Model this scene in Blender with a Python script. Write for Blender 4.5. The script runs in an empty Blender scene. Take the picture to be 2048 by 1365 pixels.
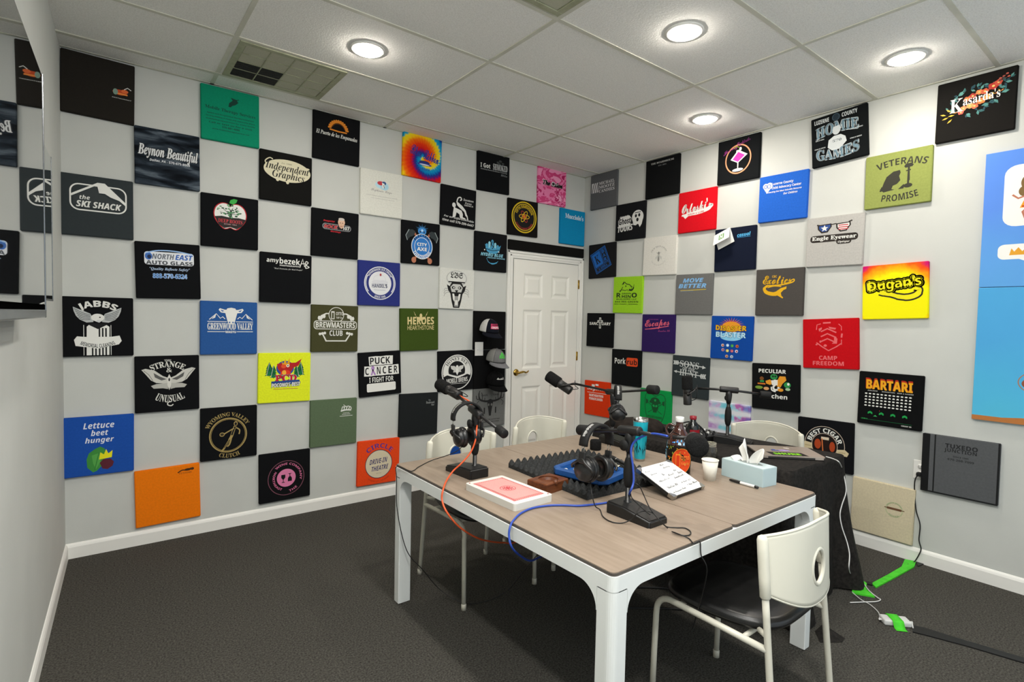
import bpy, bmesh, math, random
from mathutils import Vector, Matrix
from math import sin, cos, pi, radians, sqrt, atan2
scene = bpy.context.scene
COL = scene.collection
random.seed(7)

FILL_DAYLIGHT = 1.4
# ------------------------------------------------------------------ camera, world, exposure
CAMP = Vector((0.172, -4.1018, 1.483)); YAW, PITCH, ROLL, FPX = 0.6603, -0.0400, 0.0213, 1079.0
_d = Vector((sin(YAW)*cos(PITCH), cos(YAW)*cos(PITCH), sin(PITCH)))
_r = Vector((cos(YAW), -sin(YAW), 0.0)); _u = _r.cross(_d)
RGT = _r*cos(ROLL) + _u*sin(ROLL); UPV = _u*cos(ROLL) - _r*sin(ROLL); FWD = _d
cam = bpy.data.cameras.new('camera'); cam.sensor_width = 36.0; cam.lens = FPX/2048*36.0
cam.clip_start = 0.02; cam.clip_end = 60
camo = bpy.data.objects.new('camera', cam); COL.objects.link(camo)
camo.matrix_world = Matrix(((RGT.x, UPV.x, -FWD.x, CAMP.x), (RGT.y, UPV.y, -FWD.y, CAMP.y), (RGT.z, UPV.z, -FWD.z, CAMP.z), (0, 0, 0, 1)))
scene.camera = camo
world = bpy.data.worlds.new('world'); scene.world = world; world.use_nodes = True
world.node_tree.nodes['Background'].inputs[0].default_value = (0.84, 0.93, 1.0, 1)      # overcast daylight as fill, through the unseen added window
world.node_tree.nodes['Background'].inputs[1].default_value = FILL_DAYLIGHT
scene.view_settings.view_transform = 'Standard'; scene.view_settings.look = 'None'
scene.view_settings.gamma = 1.0; scene.view_settings.use_curve_mapping = False
scene.view_settings.exposure = 0.0
LAMP_POWER = 208.0          # radiance of the recessed lamps' diffusers
LAMP_COLOR = (1.0, 0.925, 0.83)
LAMP_POWER_FILL = 295.0     # stronger fill lamps added unseen over the viewer's end of the room
LAMP_COLOR_FILL = (1.0, 0.975, 0.93)
LAMPS = [(1.41, -1.12), (2.605, -2.37), (3.75, -1.76), (3.775, -3.0)]
LAMPS_FILL = [(0.41, -3.0), (0.41, -3.62), (0.41, -4.25), (1.41, -2.98), (1.41, -3.62), (1.41, -4.25)]  # out of view, added to even out the room's brightness

# unseen window added behind the viewer for fill: a light portal guides the sampling of the daylight through it
WX0, WX1, WZ0, WZ1 = 0.25, 3.95, 0.25, 2.75
pl = bpy.data.lights.new('fill_window_portal', 'AREA'); pl.shape = 'RECTANGLE'; pl.size = WX1-WX0; pl.size_y = WZ1-WZ0; pl.cycles.is_portal = True
plo = bpy.data.objects.new('fill_window_portal', pl); COL.objects.link(plo); plo.location = ((WX0+WX1)/2, -5.13, (WZ0+WZ1)/2); plo.rotation_euler = (radians(90), 0, 0)
# room numbers (metres)
W, ZC, YF = 4.289, 2.9945, -5.0
def lw(y): return 0.031 + 0.042*y          # the left wall is not quite square to the back wall
ZT = 0.72                                    # wooden table top
ZB = 0.745                                   # cloth covered table top

def ray(u, v): return RGT*((u-1024)/FPX) - UPV*((v-682.5)/FPX) + FWD
def onz(u, v, z): d = ray(u, v); return CAMP + d*((z-CAMP.z)/d.z)
def ony(u, v, y): d = ray(u, v); return CAMP + d*((y-CAMP.y)/d.y)
def onx(u, v, x): d = ray(u, v); return CAMP + d*((x-CAMP.x)/d.x)
def dep(u, v, d): return CAMP + ray(u, v)*d

# ------------------------------------------------------------------ materials
def lin(h):
    h = h.lstrip('#'); o = []
    for i in (0, 2, 4):
        c = int(h[i:i+2], 16)/255
        o.append(c/12.92 if c <= .04045 else ((c+.055)/1.055)**2.4)
    return tuple(o) + (1.0,)
_M = {}
def newmat(name):
    m = bpy.data.materials.new(name); m.use_nodes = True
    return m, m.node_tree, m.node_tree.nodes['Principled BSDF']
def N(nt, t, **kw):
    n = nt.nodes.new(t)
    for k, v in kw.items():
        if k.startswith('i_'): n.inputs[k[2:].replace('_', ' ')].default_value = v
        else: setattr(n, k, v)
    return n
def plain(hexc, rough=.5, metal=0.0, spec=.5, name=None, coat=0.0):
    key = ('p', hexc, rough, metal, spec, coat)
    if key in _M: return _M[key]
    m, nt, b = newmat(name or 'paint_'+hexc.strip('#'))
    # a faint procedural mottling keeps the surface from being a flat fill
    tc = N(nt, 'ShaderNodeTexCoord'); no = N(nt, 'ShaderNodeTexNoise', i_Scale=35.0, i_Detail=3.0)
    nt.links.new(tc.outputs['Object'], no.inputs['Vector'])
    mr = N(nt, 'ShaderNodeMapRange'); mr.inputs[3].default_value = max(0, rough-.05); mr.inputs[4].default_value = min(1, rough+.05)
    nt.links.new(no.outputs[0], mr.inputs[0]); nt.links.new(mr.outputs[0], b.inputs['Roughness'])
    b.inputs['Base Color'].default_value = lin(hexc); b.inputs['Metallic'].default_value = metal
    b.inputs['Specular IOR Level'].default_value = spec; b.inputs['Coat Weight'].default_value = coat
    _M[key] = m; return m
def noisy(hexa, hexb, scale, rough=.8, bump=0.0, detail=4.0, spec=.3, name='surface', lo=.35, hi=.65, sx=(1, 1, 1), metal=0.0, bscale=None):
    key = ('n', hexa, hexb, scale, rough, bump, sx, name)
    if key in _M: return _M[key]
    m, nt, b = newmat(name)
    tc = N(nt, 'ShaderNodeTexCoord'); mp = N(nt, 'ShaderNodeMapping'); mp.inputs['Scale'].default_value = sx
    no = N(nt, 'ShaderNodeTexNoise', i_Scale=scale, i_Detail=detail)
    cr = N(nt, 'ShaderNodeValToRGB'); cr.color_ramp.elements[0].position = lo; cr.color_ramp.elements[1].position = hi
    cr.color_ramp.elements[0].color = lin(hexa); cr.color_ramp.elements[1].color = lin(hexb)
    nt.links.new(tc.outputs['Object'], mp.inputs[0]); nt.links.new(mp.outputs[0], no.inputs['Vector'])
    nt.links.new(no.outputs[0], cr.inputs[0]); nt.links.new(cr.outputs[0], b.inputs['Base Color'])
    b.inputs['Roughness'].default_value = rough; b.inputs['Specular IOR Level'].default_value = spec; b.inputs['Metallic'].default_value = metal
    if bump:
        n2 = no
        if bscale:
            n2 = N(nt, 'ShaderNodeTexNoise', i_Scale=bscale, i_Detail=2.0); nt.links.new(mp.outputs[0], n2.inputs['Vector'])
        bp = N(nt, 'ShaderNodeBump'); bp.inputs['Strength'].default_value = bump; bp.inputs['Distance'].default_value = .004
        nt.links.new(n2.outputs[0], bp.inputs['Height']); nt.links.new(bp.outputs[0], b.inputs['Normal'])
    _M[key] = m; return m
def shade(h, f):
    h = h.lstrip('#'); return '#' + ''.join('%02x' % max(0, min(255, int(int(h[i:i+2], 16)*f+.5))) for i in (0, 2, 4))
def fabric(h): return noisy(shade(h, .975), shade(h, 1.02), 90.0, .95, .10, 3.0, .12, 'fabric_'+h.strip('#'), bscale=420.0)
def ink(h): return plain(h, .62, 0, .2, 'ink_'+h.strip('#'))
def ramp_mat(name, fac_builder, stops, interp='LINEAR', rough=.95):
    m, nt, b = newmat(name); f = fac_builder(nt)
    cr = N(nt, 'ShaderNodeValToRGB'); cr.color_ramp.interpolation = interp
    els = cr.color_ramp.elements
    while len(els) > 1: els.remove(els[0])
    els[0].position = stops[0][0]; els[0].color = lin(stops[0][1])
    for p, c in stops[1:]:
        e = els.new(p); e.color = lin(c)
    nt.links.new(f, cr.inputs[0]); nt.links.new(cr.outputs[0], b.inputs['Base Color'])
    b.inputs['Roughness'].default_value = rough; b.inputs['Specular IOR Level'].default_value = .12
    return m
def glass_mat(name, col=(1, 1, 1, 1), rough=0.0, ior=1.45):
    m, nt, b = newmat(name); b.inputs['Base Color'].default_value = col; b.inputs['Transmission Weight'].default_value = 1.0
    b.inputs['Roughness'].default_value = rough; b.inputs['IOR'].default_value = ior; return m

# ------------------------------------------------------------------ mesh builder
class MB:
    def __init__(s): s.v = []; s.f = []; s.m = []; s.sm = []
    def add(s, verts, faces, mi=0, smooth=False, M=None):
        b = len(s.v)
        s.v += [tuple(M @ Vector(v)) if M is not None else tuple(v) for v in verts]
        for f in faces: s.f.append(tuple(b+i for i in f)); s.m.append(mi); s.sm.append(smooth)
    def frombm(s, bm, mi=0, smooth=False, M=None):
        bm.verts.index_update()
        s.add([v.co[:] for v in bm.verts], [[v.index for v in f.verts] for f in bm.faces], mi, smooth, M); bm.free()
    def box(s, x0, x1, y0, y1, z0, z1, mi=0, bev=0.0, seg=2, M=None, smooth=False):
        bm = bmesh.new(); bmesh.ops.create_cube(bm, size=1.0)
        for v in bm.verts: v.co = Vector(((x0+x1)/2+v.co.x*(x1-x0), (y0+y1)/2+v.co.y*(y1-y0), (z0+z1)/2+v.co.z*(z1-z0)))
        if bev > 0: bmesh.ops.bevel(bm, geom=bm.edges[:], offset=bev, segments=seg, affect='EDGES', profile=.5)
        s.frombm(bm, mi, smooth or bev > 0 and seg > 2, M)
    def tube(s, pts, r, seg=10, mi=0, caps=True, closed=False, M=None):
        P = [Vector(p) for p in pts]; n = len(P)
        R = r if isinstance(r, (list, tuple)) else [r]*n
        T = []
        for i in range(n):
            a = P[(i-1) % n] if (closed or i > 0) else P[i]; b = P[(i+1) % n] if (closed or i < n-1) else P[i]
            t = (b-a); T.append(t.normalized() if t.length > 1e-9 else Vector((0, 0, 1)))
        u = T[0].orthogonal().normalized(); V = []; F = []
        for i in range(n):
            u = (u - T[i]*u.dot(T[i]))
            u = u.normalized() if u.length > 1e-6 else T[i].orthogonal().normalized()
            w = T[i].cross(u)
            for k in range(seg):
                a = 2*pi*k/seg; V.append(P[i] + (u*cos(a)+w*sin(a))*R[i])
        for i in range(n if closed else n-1):
            j = (i+1) % n
            for k in range(seg):
                k2 = (k+1) % seg; F.append((i*seg+k, i*seg+k2, j*seg+k2, j*seg+k))
        if caps and not closed:
            F.append(tuple(range(seg-1, -1, -1))); F.append(tuple((n-1)*seg+k for k in range(seg)))
        s.add(V, F, mi, True, M)
    def lathe(s, prof, seg=28, mi=0, M=None, smooth=True, mis=None, arc=None):
        V = []; F = []; n = len(prof); full = arc is None
        a0, a1 = (0, 2*pi) if full else arc
        cols = seg if full else seg+1
        for k in range(cols):
            a = a0+(a1-a0)*k/seg
            for r, z in prof: V.append((r*cos(a), r*sin(a), z))
        for k in range(seg):
            k2 = (k+1) % cols
            for i in range(n-1):
                F.append(((k*n+i, k2*n+i, k2*n+i+1, k*n+i+1), i))
        b = len(s.v)
        s.v += [tuple(M @ Vector(v)) if M is not None else v for v in V]
        for f, i in F: s.f.append(tuple(b+q for q in f)); s.m.append(mis[i] if mis else mi); s.sm.append(smooth)
    def prism(s, poly, z0, z1, mi=0, M=None, smooth=False):
        n = len(poly); V = [(x, y, z0) for x, y in poly] + [(x, y, z1) for x, y in poly]
        F = [tuple(range(n-1, -1, -1)), tuple(range(n, 2*n))] + [(i, (i+1) % n, n+(i+1) % n, n+i) for i in range(n)]
        s.add(V, F, mi, smooth, M)
    def grid(s, nu, nv, fn, mi=0, smooth=True, M=None, wrap=False):
        V = [fn(i/nu, j/nv) for i in range(nu if wrap else nu+1) for j in range(nv+1)]; F = []
        for i in range(nu):
            i2 = (i+1) % nu if wrap else i+1
            for j in range(nv): F.append((i*(nv+1)+j, i2*(nv+1)+j, i2*(nv+1)+j+1, i*(nv+1)+j+1))
        s.add(V, F, mi, smooth, M)
    def build(s, name, mats, parent=None, loc=None, rot=None, weld=False, fixn=True, sharp=None):
        me = bpy.data.meshes.new(name)
        me.from_pydata(s.v, [], s.f)
        for m in (mats if isinstance(mats, (list, tuple)) else [mats]): me.materials.append(m)
        me.polygons.foreach_set('material_index', s.m); me.polygons.foreach_set('use_smooth', s.sm)
        if weld or fixn:
            bm = bmesh.new(); bm.from_mesh(me)
            if weld: bmesh.ops.remove_doubles(bm, verts=bm.verts[:], dist=1e-5)
            if fixn: bmesh.ops.recalc_face_normals(bm, faces=bm.faces[:])
            bm.to_mesh(me); bm.free()
        me.update()
        if sharp: 
            try: me.set_sharp_from_angle(angle=radians(sharp))
            except Exception: pass
        o = bpy.data.objects.new(name, me); COL.objects.link(o)
        if parent: o.parent = parent
        if loc is not None: o.location = loc
        if rot is not None: o.rotation_euler = rot
        return o
def tag(o, label=None, cat=None, group=None, kind=None):
    if label: o['label'] = label
    if cat: o['category'] = cat
    if group: o['group'] = group
    if kind: o['kind'] = kind
    return o
def thing(name, label, cat, loc=(0, 0, 0), rotz=0.0, group=None):
    o = bpy.data.objects.new(name, None); COL.objects.link(o); o.empty_display_size = .05
    o.location = loc; o.rotation_euler = (0, 0, rotz)
    return tag(o, label, cat, group)
def copy_tree(root, loc, rotz, label, group=None):
    def rec(o, par):
        c = o.copy(); COL.objects.link(c)
        if par: c.parent = par
        for ch in list(o.children): rec(ch, c)
        return c
    r = rec(root, None); r.location = loc; r.rotation_euler = (0, 0, rotz); r['label'] = label
    if group: r['group'] = group
    return r
def spline(pts, n=8, closed=False):
    P = [Vector(p) for p in pts]; out = []; m = len(P)
    rng = range(m if closed else m-1)
    for i in rng:
        if closed: p0, p1, p2, p3 = P[(i-1) % m], P[i], P[(i+1) % m], P[(i+2) % m]
        else: p0, p1, p2, p3 = P[max(i-1, 0)], P[i], P[i+1], P[min(i+2, m-1)]
        for k in range(n):
            t = k/n
            out.append(.5*((2*p1)+(p2-p0)*t+(2*p0-5*p1+4*p2-p3)*t*t+(3*p1-p0-3*p2+p3)*t**3))
    if not closed: out.append(P[-1].copy())
    return out
def axisM(a, b):
    """matrix whose z axis runs from a to b, origin at a"""
    a = Vector(a); z = (Vector(b)-a).normalized(); x = z.orthogonal().normalized()
    if abs(z.z) < .98: x = Vector((0, 0, 1)).cross(z).normalized()
    y = z.cross(x)
    return Matrix(((x.x, y.x, z.x, a.x), (x.y, y.y, z.y, a.y), (x.z, y.z, z.z, a.z), (0, 0, 0, 1)))
def TR(x, y, z, rz=0.0): return Matrix.Translation((x, y, z)) @ Matrix.Rotation(rz, 4, 'Z')
def rrect(x0, x1, y0, y1, r, n=5):
    o = []
    for cx, cy, a in ((x1-r, y1-r, 0), (x0+r, y1-r, 90), (x0+r, y0+r, 180), (x1-r, y0+r, 270)):
        for k in range(n+1):
            t = radians(a+90*k/n); o.append((cx+r*cos(t), cy+r*sin(t)))
    return o

# ------------------------------------------------------------------ prints: flat designs laid on a surface
_ST = {'serif': (0x1D400, 0x1D41A, 0x1D7CE), 'serifi': (0x1D468, 0x1D482, 0x1D7CE), 'script': (0x1D4D0, 0x1D4EA, 0x1D7CE),
       'frak': (0x1D56C, 0x1D586, 0x1D7CE), 'bold': (0x1D5D4, 0x1D5EE, 0x1D7EC), 'bi': (0x1D63C, 0x1D656, 0x1D7EC)}
def styled(t, st):
    B = _ST.get(st); o = ''
    if not B: return t
    for c in t:
        if 'A' <= c <= 'Z': c = chr(B[0]+ord(c)-65)
        elif 'a' <= c <= 'z': c = chr(B[1]+ord(c)-97)
        elif '0' <= c <= '9': c = chr(B[2]+ord(c)-48)
        o += c
    return o
_TC = {}
def textmesh(t, st, res=2):
    key = (t, st, res)
    if key not in _TC:
        cu = bpy.data.curves.new('lettering', 'FONT'); cu.body = styled(t, st); cu.size = 1.0; cu.resolution_u = res
        ob = bpy.data.objects.new('lettering', cu); me = ob.to_mesh()
        V = [(v.co.x, v.co.y) for v in me.vertices]; F = [tuple(p.vertices) for p in me.polygons]
        ob.to_mesh_clear(); bpy.data.objects.remove(ob); bpy.data.curves.remove(cu)
        cnt = {}
        for f in F:
            for i in range(len(f)): e = (f[i], f[(i+1) % len(f)]); q = tuple(sorted(e)); cnt[q] = cnt.get(q, 0)+1
        E = [q for q, c in cnt.items() if c == 1]
        x0 = min(v[0] for v in V); x1 = max(v[0] for v in V); y0 = min(v[1] for v in V); y1 = max(v[1] for v in V)
        _TC[key] = ([((x-x0)/(x1-x0), (y-y0)/(y1-y0)) for x, y in V], F, E)
    return _TC[key]
class Print:
    """u runs right and v runs down, both 0..1 over the surface; fn(u, v, lift) gives the point"""
    def __init__(s, fn, lift=.0003): s.fn = fn; s.mb = MB(); s.mats = []; s.k = 1; s.dl = lift
    def mi(s, c):
        m = ink(c) if isinstance(c, str) else c
        if m not in s.mats: s.mats.append(m)
        return s.mats.index(m)
    def put(s, V, F, c):
        s.mb.add([s.fn(u, v, s.k*s.dl) for u, v in V], F, s.mi(c)); s.k += 1
    def p(s, pts, c): s.put(pts, [tuple(range(len(pts)))], c)
    def r(s, u0, u1, v0, v1, c, rad=0.0):
        s.p(rrect(u0, u1, v0, v1, rad) if rad else [(u0, v0), (u1, v0), (u1, v1), (u0, v1)], c)
    def e(s, cx, cy, rx, ry, c, n=36, a0=0, a1=360):
        s.p([(cx+rx*cos(radians(a0+(a1-a0)*k/n)), cy-ry*sin(radians(a0+(a1-a0)*k/n))) for k in range(n+(0 if a1-a0 == 360 else 1))], c)
    def ring(s, cx, cy, rx, ry, w, c, n=44, a0=0, a1=360):
        V = []; F = []
        for k in range(n+1):
            a = radians(a0+(a1-a0)*k/n)
            V += [(cx+rx*cos(a), cy-ry*sin(a)), (cx+(rx-w)*cos(a), cy-(ry-w)*sin(a))]
            if k: F.append((2*k-2, 2*k, 2*k+1, 2*k-1))
        s.put(V, F, c)
    def s(s, pts, w, c, closed=False, curve=0):
        if curve: pts = [(q.x, q.y) for q in spline([(a, b, 0) for a, b in pts], curve, closed)]
        n = len(pts); V = []; F = []
        for i in range(n):
            a = pts[(i-1) % n] if closed or i else pts[i]; b = pts[(i+1) % n] if closed or i < n-1 else pts[i]
            dx, dy = b[0]-a[0], b[1]-a[1]; L = sqrt(dx*dx+dy*dy) or 1
            ww = w[min(i*len(w)//n, len(w)-1)] if isinstance(w, (list, tuple)) else w
            V += [(pts[i][0]-dy/L*ww/2, pts[i][1]+dx/L*ww/2), (pts[i][0]+dy/L*ww/2, pts[i][1]-dx/L*ww/2)]
        for i in range(n if closed else n-1):
            j = (i+1) % n; F.append((2*i, 2*i+1, 2*j+1, 2*j))
        s.put(V, F, c)
    def rim(s, R, E, w, c):
        """a band of half width w along the outline edges E of a shape"""
        V = []; F = []
        for i, j in E:
            (x0, y0), (x1, y1) = R[i], R[j]; dx, dy = x1-x0, y1-y0; L = sqrt(dx*dx+dy*dy)
            if L < 1e-7: continue
            nx, ny = -dy/L*w, dx/L*w; b = len(V)
            V += [(x0+nx, y0+ny), (x1+nx, y1+ny), (x1+.7*dx/L*w+nx*.6, y1+.7*dy/L*w+ny*.6), (x1+.7*dx/L*w-nx*.6, y1+.7*dy/L*w-ny*.6), (x1-nx, y1-ny), (x0-nx, y0-ny), (x0-.7*dx/L*w-nx*.6, y0-.7*dy/L*w-ny*.6), (x0-.7*dx/L*w+nx*.6, y0-.7*dy/L*w+ny*.6)]
            F.append(tuple(range(b, b+8)))
        s.put(V, F, c)
    def t(s, txt, cx, cy, w, h, c, st='bold', rot=0.0, off=0.0, shear=0.0, o=None, ow=.05, warp=None):
        V, F, E = textmesh(txt, st); R = []; hw = h*off*.55
        w -= 2*hw; h -= 2*hw
        ca, sa = cos(radians(rot)), sin(radians(rot))
        for x, y in V:
            a = (x-.5)*w + shear*(y-.5)*h; b = -(y-.5)*h
            if warp: b += warp*((x-.5)**2*4)
            R.append((cx+a*ca+b*sa, cy-a*sa+b*ca))
        if o: s.rim(R, E, hw+h*ow*1.3, o)
        if hw > 0: s.rim(R, E, hw, c)
        s.put(R, F, c)
    def arc(s, txt, cx, cy, R, mid, span, h, c, st='bold', off=0.0, ry=None):
        V, F, E = textmesh(txt, st); k = (ry or R)/R; O = []
        low = sin(radians(mid)) < 0
        for x, y in V:
            a = radians(mid-span/2+span*x if low else mid+span/2-span*x); rr = R-y*h if low else R+y*h
            O.append((cx+rr*cos(a), cy-rr*sin(a)*k))
        if off: s.rim(O, E, h*off*.55, c)
        s.put(O, F, c)
    def star(s, cx, cy, r, c, n=5, inner=.42, rot=90):
        s.p([(cx+(r if k % 2 == 0 else r*inner)*cos(radians(rot+k*180/n)), cy-(r if k % 2 == 0 else r*inner)*sin(radians(rot+k*180/n))) for k in range(2*n)], c)
    def build(s, name, parent=None): return s.mb.build(name, s.mats, parent, fixn=False)

# ------------------------------------------------------------------ the setting
WALL = noisy('#c4c6c1', '#c8cac5', 3.0, .82, .06, 3.0, .25, 'wall_paint', bscale=160.0)
WHITE = plain('#ecebe5', .45, 0, .5, 'white_trim_paint')
CARPET = noisy('#312f2b', '#5d5b55', 130.0, .98, .9, 6.0, .05, 'charcoal_carpet', .3, .72, bscale=260.0)
def slab(name, pts, z0, z1, mat):
    mb = MB(); mb.prism(pts, z0, z1); return tag(mb.build(name, mat), kind='structure')
slab('floor', [(lw(YF)-.15, YF-.12), (W+.12, YF-.12), (W+.12, .12), (lw(.12)-.12, .12)], -.1, 0, CARPET)
TILE = noisy('#e4e3dd', '#f6f5f0', 150.0, .95, .35, 3.0, .1, 'ceiling_tile', .25, .6, bscale=120.0)
slab('ceiling', [(lw(YF)-.15, YF-.12), (W+.12, YF-.12), (W+.12, .12), (lw(.12)-.12, .12)], ZC, ZC+.1, TILE)
slab('wall_back', [(lw(0)-.1, 0), (W+.12, 0), (W+.12, .12), (lw(0)-.1, .12)], 0, ZC, WALL)
slab('wall_right', [(W, 0), (W, YF), (W+.12, YF), (W+.12, 0)], 0, ZC, WALL)
slab('wall_left', [(lw(0), 0), (lw(0)-.1, 0), (lw(YF)-.1, YF), (lw(YF), YF)], 0, ZC, WALL)
mb = MB()
for x0, x1, z0, z1 in ((lw(YF)-.1, WX0, 0, ZC), (WX1, W+.12, 0, ZC), (WX0, WX1, 0, WZ0), (WX0, WX1, WZ1, ZC)): mb.box(x0, x1, YF-.12, YF, z0, z1)
tag(mb.build('wall_front', WALL), kind='structure')
win = bpy.data.objects.new('fill_window_1', None); COL.objects.link(win); win.location = (0, YF-.06, 0); tag(win, kind='structure')  # unseen window, added to let fill light into the room
mb = MB()
for x0, x1, z0, z1 in ((WX0, WX0+.05, WZ0, WZ1), (WX1-.05, WX1, WZ0, WZ1), (WX0+.05, WX1-.05, WZ0, WZ0+.05), (WX0+.05, WX1-.05, WZ1-.05, WZ1), (1.45, 1.5, WZ0+.05, WZ1-.05), (2.7, 2.75, WZ0+.05, WZ1-.05)): mb.box(x0, x1, -.03, .03, z0, z1)
mb.build('fill_window_frame', WHITE, win)
tg, tnt, tb = newmat('fill_window_glass'); tnt.nodes.remove(tb)
ta = tnt.nodes.new('ShaderNodeBsdfTransparent'); tq = tnt.nodes.new('ShaderNodeBsdfGlossy'); tq.inputs['Roughness'].default_value = 0.0; tm = tnt.nodes.new('ShaderNodeMixShader'); tm.inputs[0].default_value = .06
tnt.links.new(ta.outputs[0], tm.inputs[1]); tnt.links.new(tq.outputs[0], tm.inputs[2]); tnt.links.new(tm.outputs[0], tnt.nodes['Material Output'].inputs[0])
mb = MB(); mb.add([(WX0+.05, 0, WZ0+.05), (WX1-.05, 0, WZ0+.05), (WX1-.05, 0, WZ1-.05), (WX0+.05, 0, WZ1-.05)], [(0, 1, 2, 3)]); mb.build('fill_window_pane', tg, win)
def baseboard(name, a, b):
    a = Vector((a[0], a[1], 0)); b = Vector((b[0], b[1], 0)); d = (b-a).normalized(); n = Vector((-d.y, d.x, 0))
    prof = [(0, 0), (.013, 0), (.013, .068), (.009, .08), (.004, .088), (0, .09)]
    mb = MB(); V = [p + n*x + Vector((0, 0, z)) for p in (a, b) for x, z in prof]; k = len(prof)
    mb.add(V, [(i, (i+1) % k, k+(i+1) % k, k+i) for i in range(k)] + [tuple(range(k)), tuple(range(k, 2*k))])
    return tag(mb.build(name, WHITE), kind='structure')
baseboard('baseboard_left', (lw(0), 0), (lw(YF), YF))
baseboard('baseboard_back', (3.27, 0), (lw(0), 0))
baseboard('baseboard_right', (W, YF), (W, 0))
# suspended ceiling: T bars
mb = MB()
for x in (.80, 2.02, 3.20):
    mb.box(x-.012, x+.012, YF, 0, ZC-.004, ZC)
for y in (-.21, -.785, -1.447, -2.035, -2.69, -3.3, -3.91, -4.52):
    mb.box(lw(y)-.02, W, y-.012, y+.012, ZC-.0045, ZC)
for y0, y1 in ((0, YF),): mb.box(W-.02, W, y1, y0, ZC-.004, ZC)
mb.box(lw(0), W, -.02, 0, ZC-.004, ZC)
mb.box(lw(0)-.01, 2.0, -.225, -.195, ZC-.007, ZC)
tag(mb.build('trim_1', noisy('#cbcabb', '#d6d5c6', 6.0, .6, 0, 3, .4, 'ceiling_bar')), kind='structure')
# door
DX0, DX1, DZ = 3.345, 4.215, 2.07
door = bpy.data.objects.new('door_1', None); COL.objects.link(door); door.location = ((DX0+DX1)/2, 0, 0); tag(door, kind='structure')
DM = plain('#efede5', .42, 0, .5, 'door_paint')
def dpart(mb, name, mat, par=None): 
    o = mb.build(name, mat, par or door); 
    if par is None: o.matrix_parent_inverse = Matrix.Translation((-(DX0+DX1)/2, 0, 0))
    return o
mb = MB()
def casing(mb, x0, x1, z0, z1, vert):
    prof = [(0, 0), (0, .02), (.012, .022), (.03, .014), (.052, .011), (.062, .006), (.062, 0)]
    return prof
def case_strip(mb, ax, x0, z0, x1, z1, side):
    # stepped casing: outer thick band, inner thin band
    pass
for (x0, x1, z0, z1) in ((3.275, DX0, 0, DZ+.07), (DX1, 4.283, 0, DZ+.07), (DX0, DX1, DZ, DZ+.07)):
    mb.box(x0, x1, -.012, -.0005, z0, z1, bev=.003)
for (x0, x1, z0, z1) in ((3.275, 3.297, 0, DZ+.07), (4.261, 4.283, 0, DZ+.07), (3.275, 4.283, DZ+.048, DZ+.07)):
    mb.box(x0, x1, -.022, -.0115, z0, z1, bev=.004)
for (x0, x1, z0, z1) in ((3.31, 3.325, 0, DZ+.035), (4.233, 4.248, 0, DZ+.035), (3.31, 4.248, DZ+.02, DZ+.035)):
    mb.box(x0, x1, -.016, -.0115, z0, z1, bev=.002)
dpart(mb, 'door_casing', WHITE)
# leaf with six raised panels
mb = MB(); y = -.0128
st, mid = .125, .115; pw = (DX1-DX0-.01-2*st-mid)/2
cols = [(DX0+.005+st, DX0+.005+st+pw), (DX1-.005-st-pw, DX1-.005-st)]
rows = [(1.70, 1.935), (1.00, 1.585), (.235, .83)]
xs = sorted({DX0+.006, DX1-.006} | {c for r in cols for c in r}); zs = sorted({.008, DZ-.006} | {c for r in rows for c in r})
for i in range(len(xs)-1):
    for j in range(len(zs)-1):
        x0, x1, z0, z1 = xs[i], xs[i+1], zs[j], zs[j+1]
        if any(abs(x0-a) < 1e-6 for a, b in cols) and any(abs(z0-a) < 1e-6 for a, b in rows):
            L = [(0, y), (.006, y+.002), (.022, y+.0105), (.036, y+.0105), (.056, y+.003)]
            ring = [[(x0+k, yy, z0+k), (x1-k, yy, z0+k), (x1-k, yy, z1-k), (x0+k, yy, z1-k)] for k, yy in L]
            V = [p for q in ring for p in q]; F = []
            for a in range(len(L)-1):
                for b in range(4): F.append((4*a+b, 4*a+(b+1) % 4, 4*a+4+(b+1) % 4, 4*a+4+b))
            F.append((16, 17, 18, 19)); mb.add(V, F)
        else: mb.add([(x0, y, z0), (x1, y, z0), (x1, y, z1), (x0, y, z1)], [(0, 1, 2, 3)])
dpart(mb, 'door_leaf', DM)
BRASS = plain('#c9a552', .18, 1.0, .5, 'polished_brass')
h = MB()
h.lathe([(0, .012), (.014, .012), (.026, .008), (.033, .003), (.034, 0)], 24, M=Matrix.Translation((3.405, -.0135, .97)) @ Matrix.Rotation(pi/2, 4, 'X'))
h.tube([(3.405, -.014, .97), (3.405, -.055, .97)], [.012, .011], 14)
h.tube(spline([(3.398, -.055, .97), (3.42, -.06, .972), (3.46, -.062, .978), (3.49, -.06, .970), (3.515, -.056, .976), (3.53, -.05, .985)], 5), [.0125]*4+[.011]*6+[.009]*6+[.0075]*6+[.006]*4, 12)
dpart(h, 'door_handle', BRASS)
for z in (1.865, 1.11, .2):
    h = MB(); h.box(DX1-.006, DX1+.024, -.0155, -.0125, z-.045, z+.045, bev=.001); h.tube([(DX1, -.018, z-.047), (DX1, -.016, z+.047)], .006, 10)
    dpart(h, 'door_hinge', BRASS)

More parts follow.
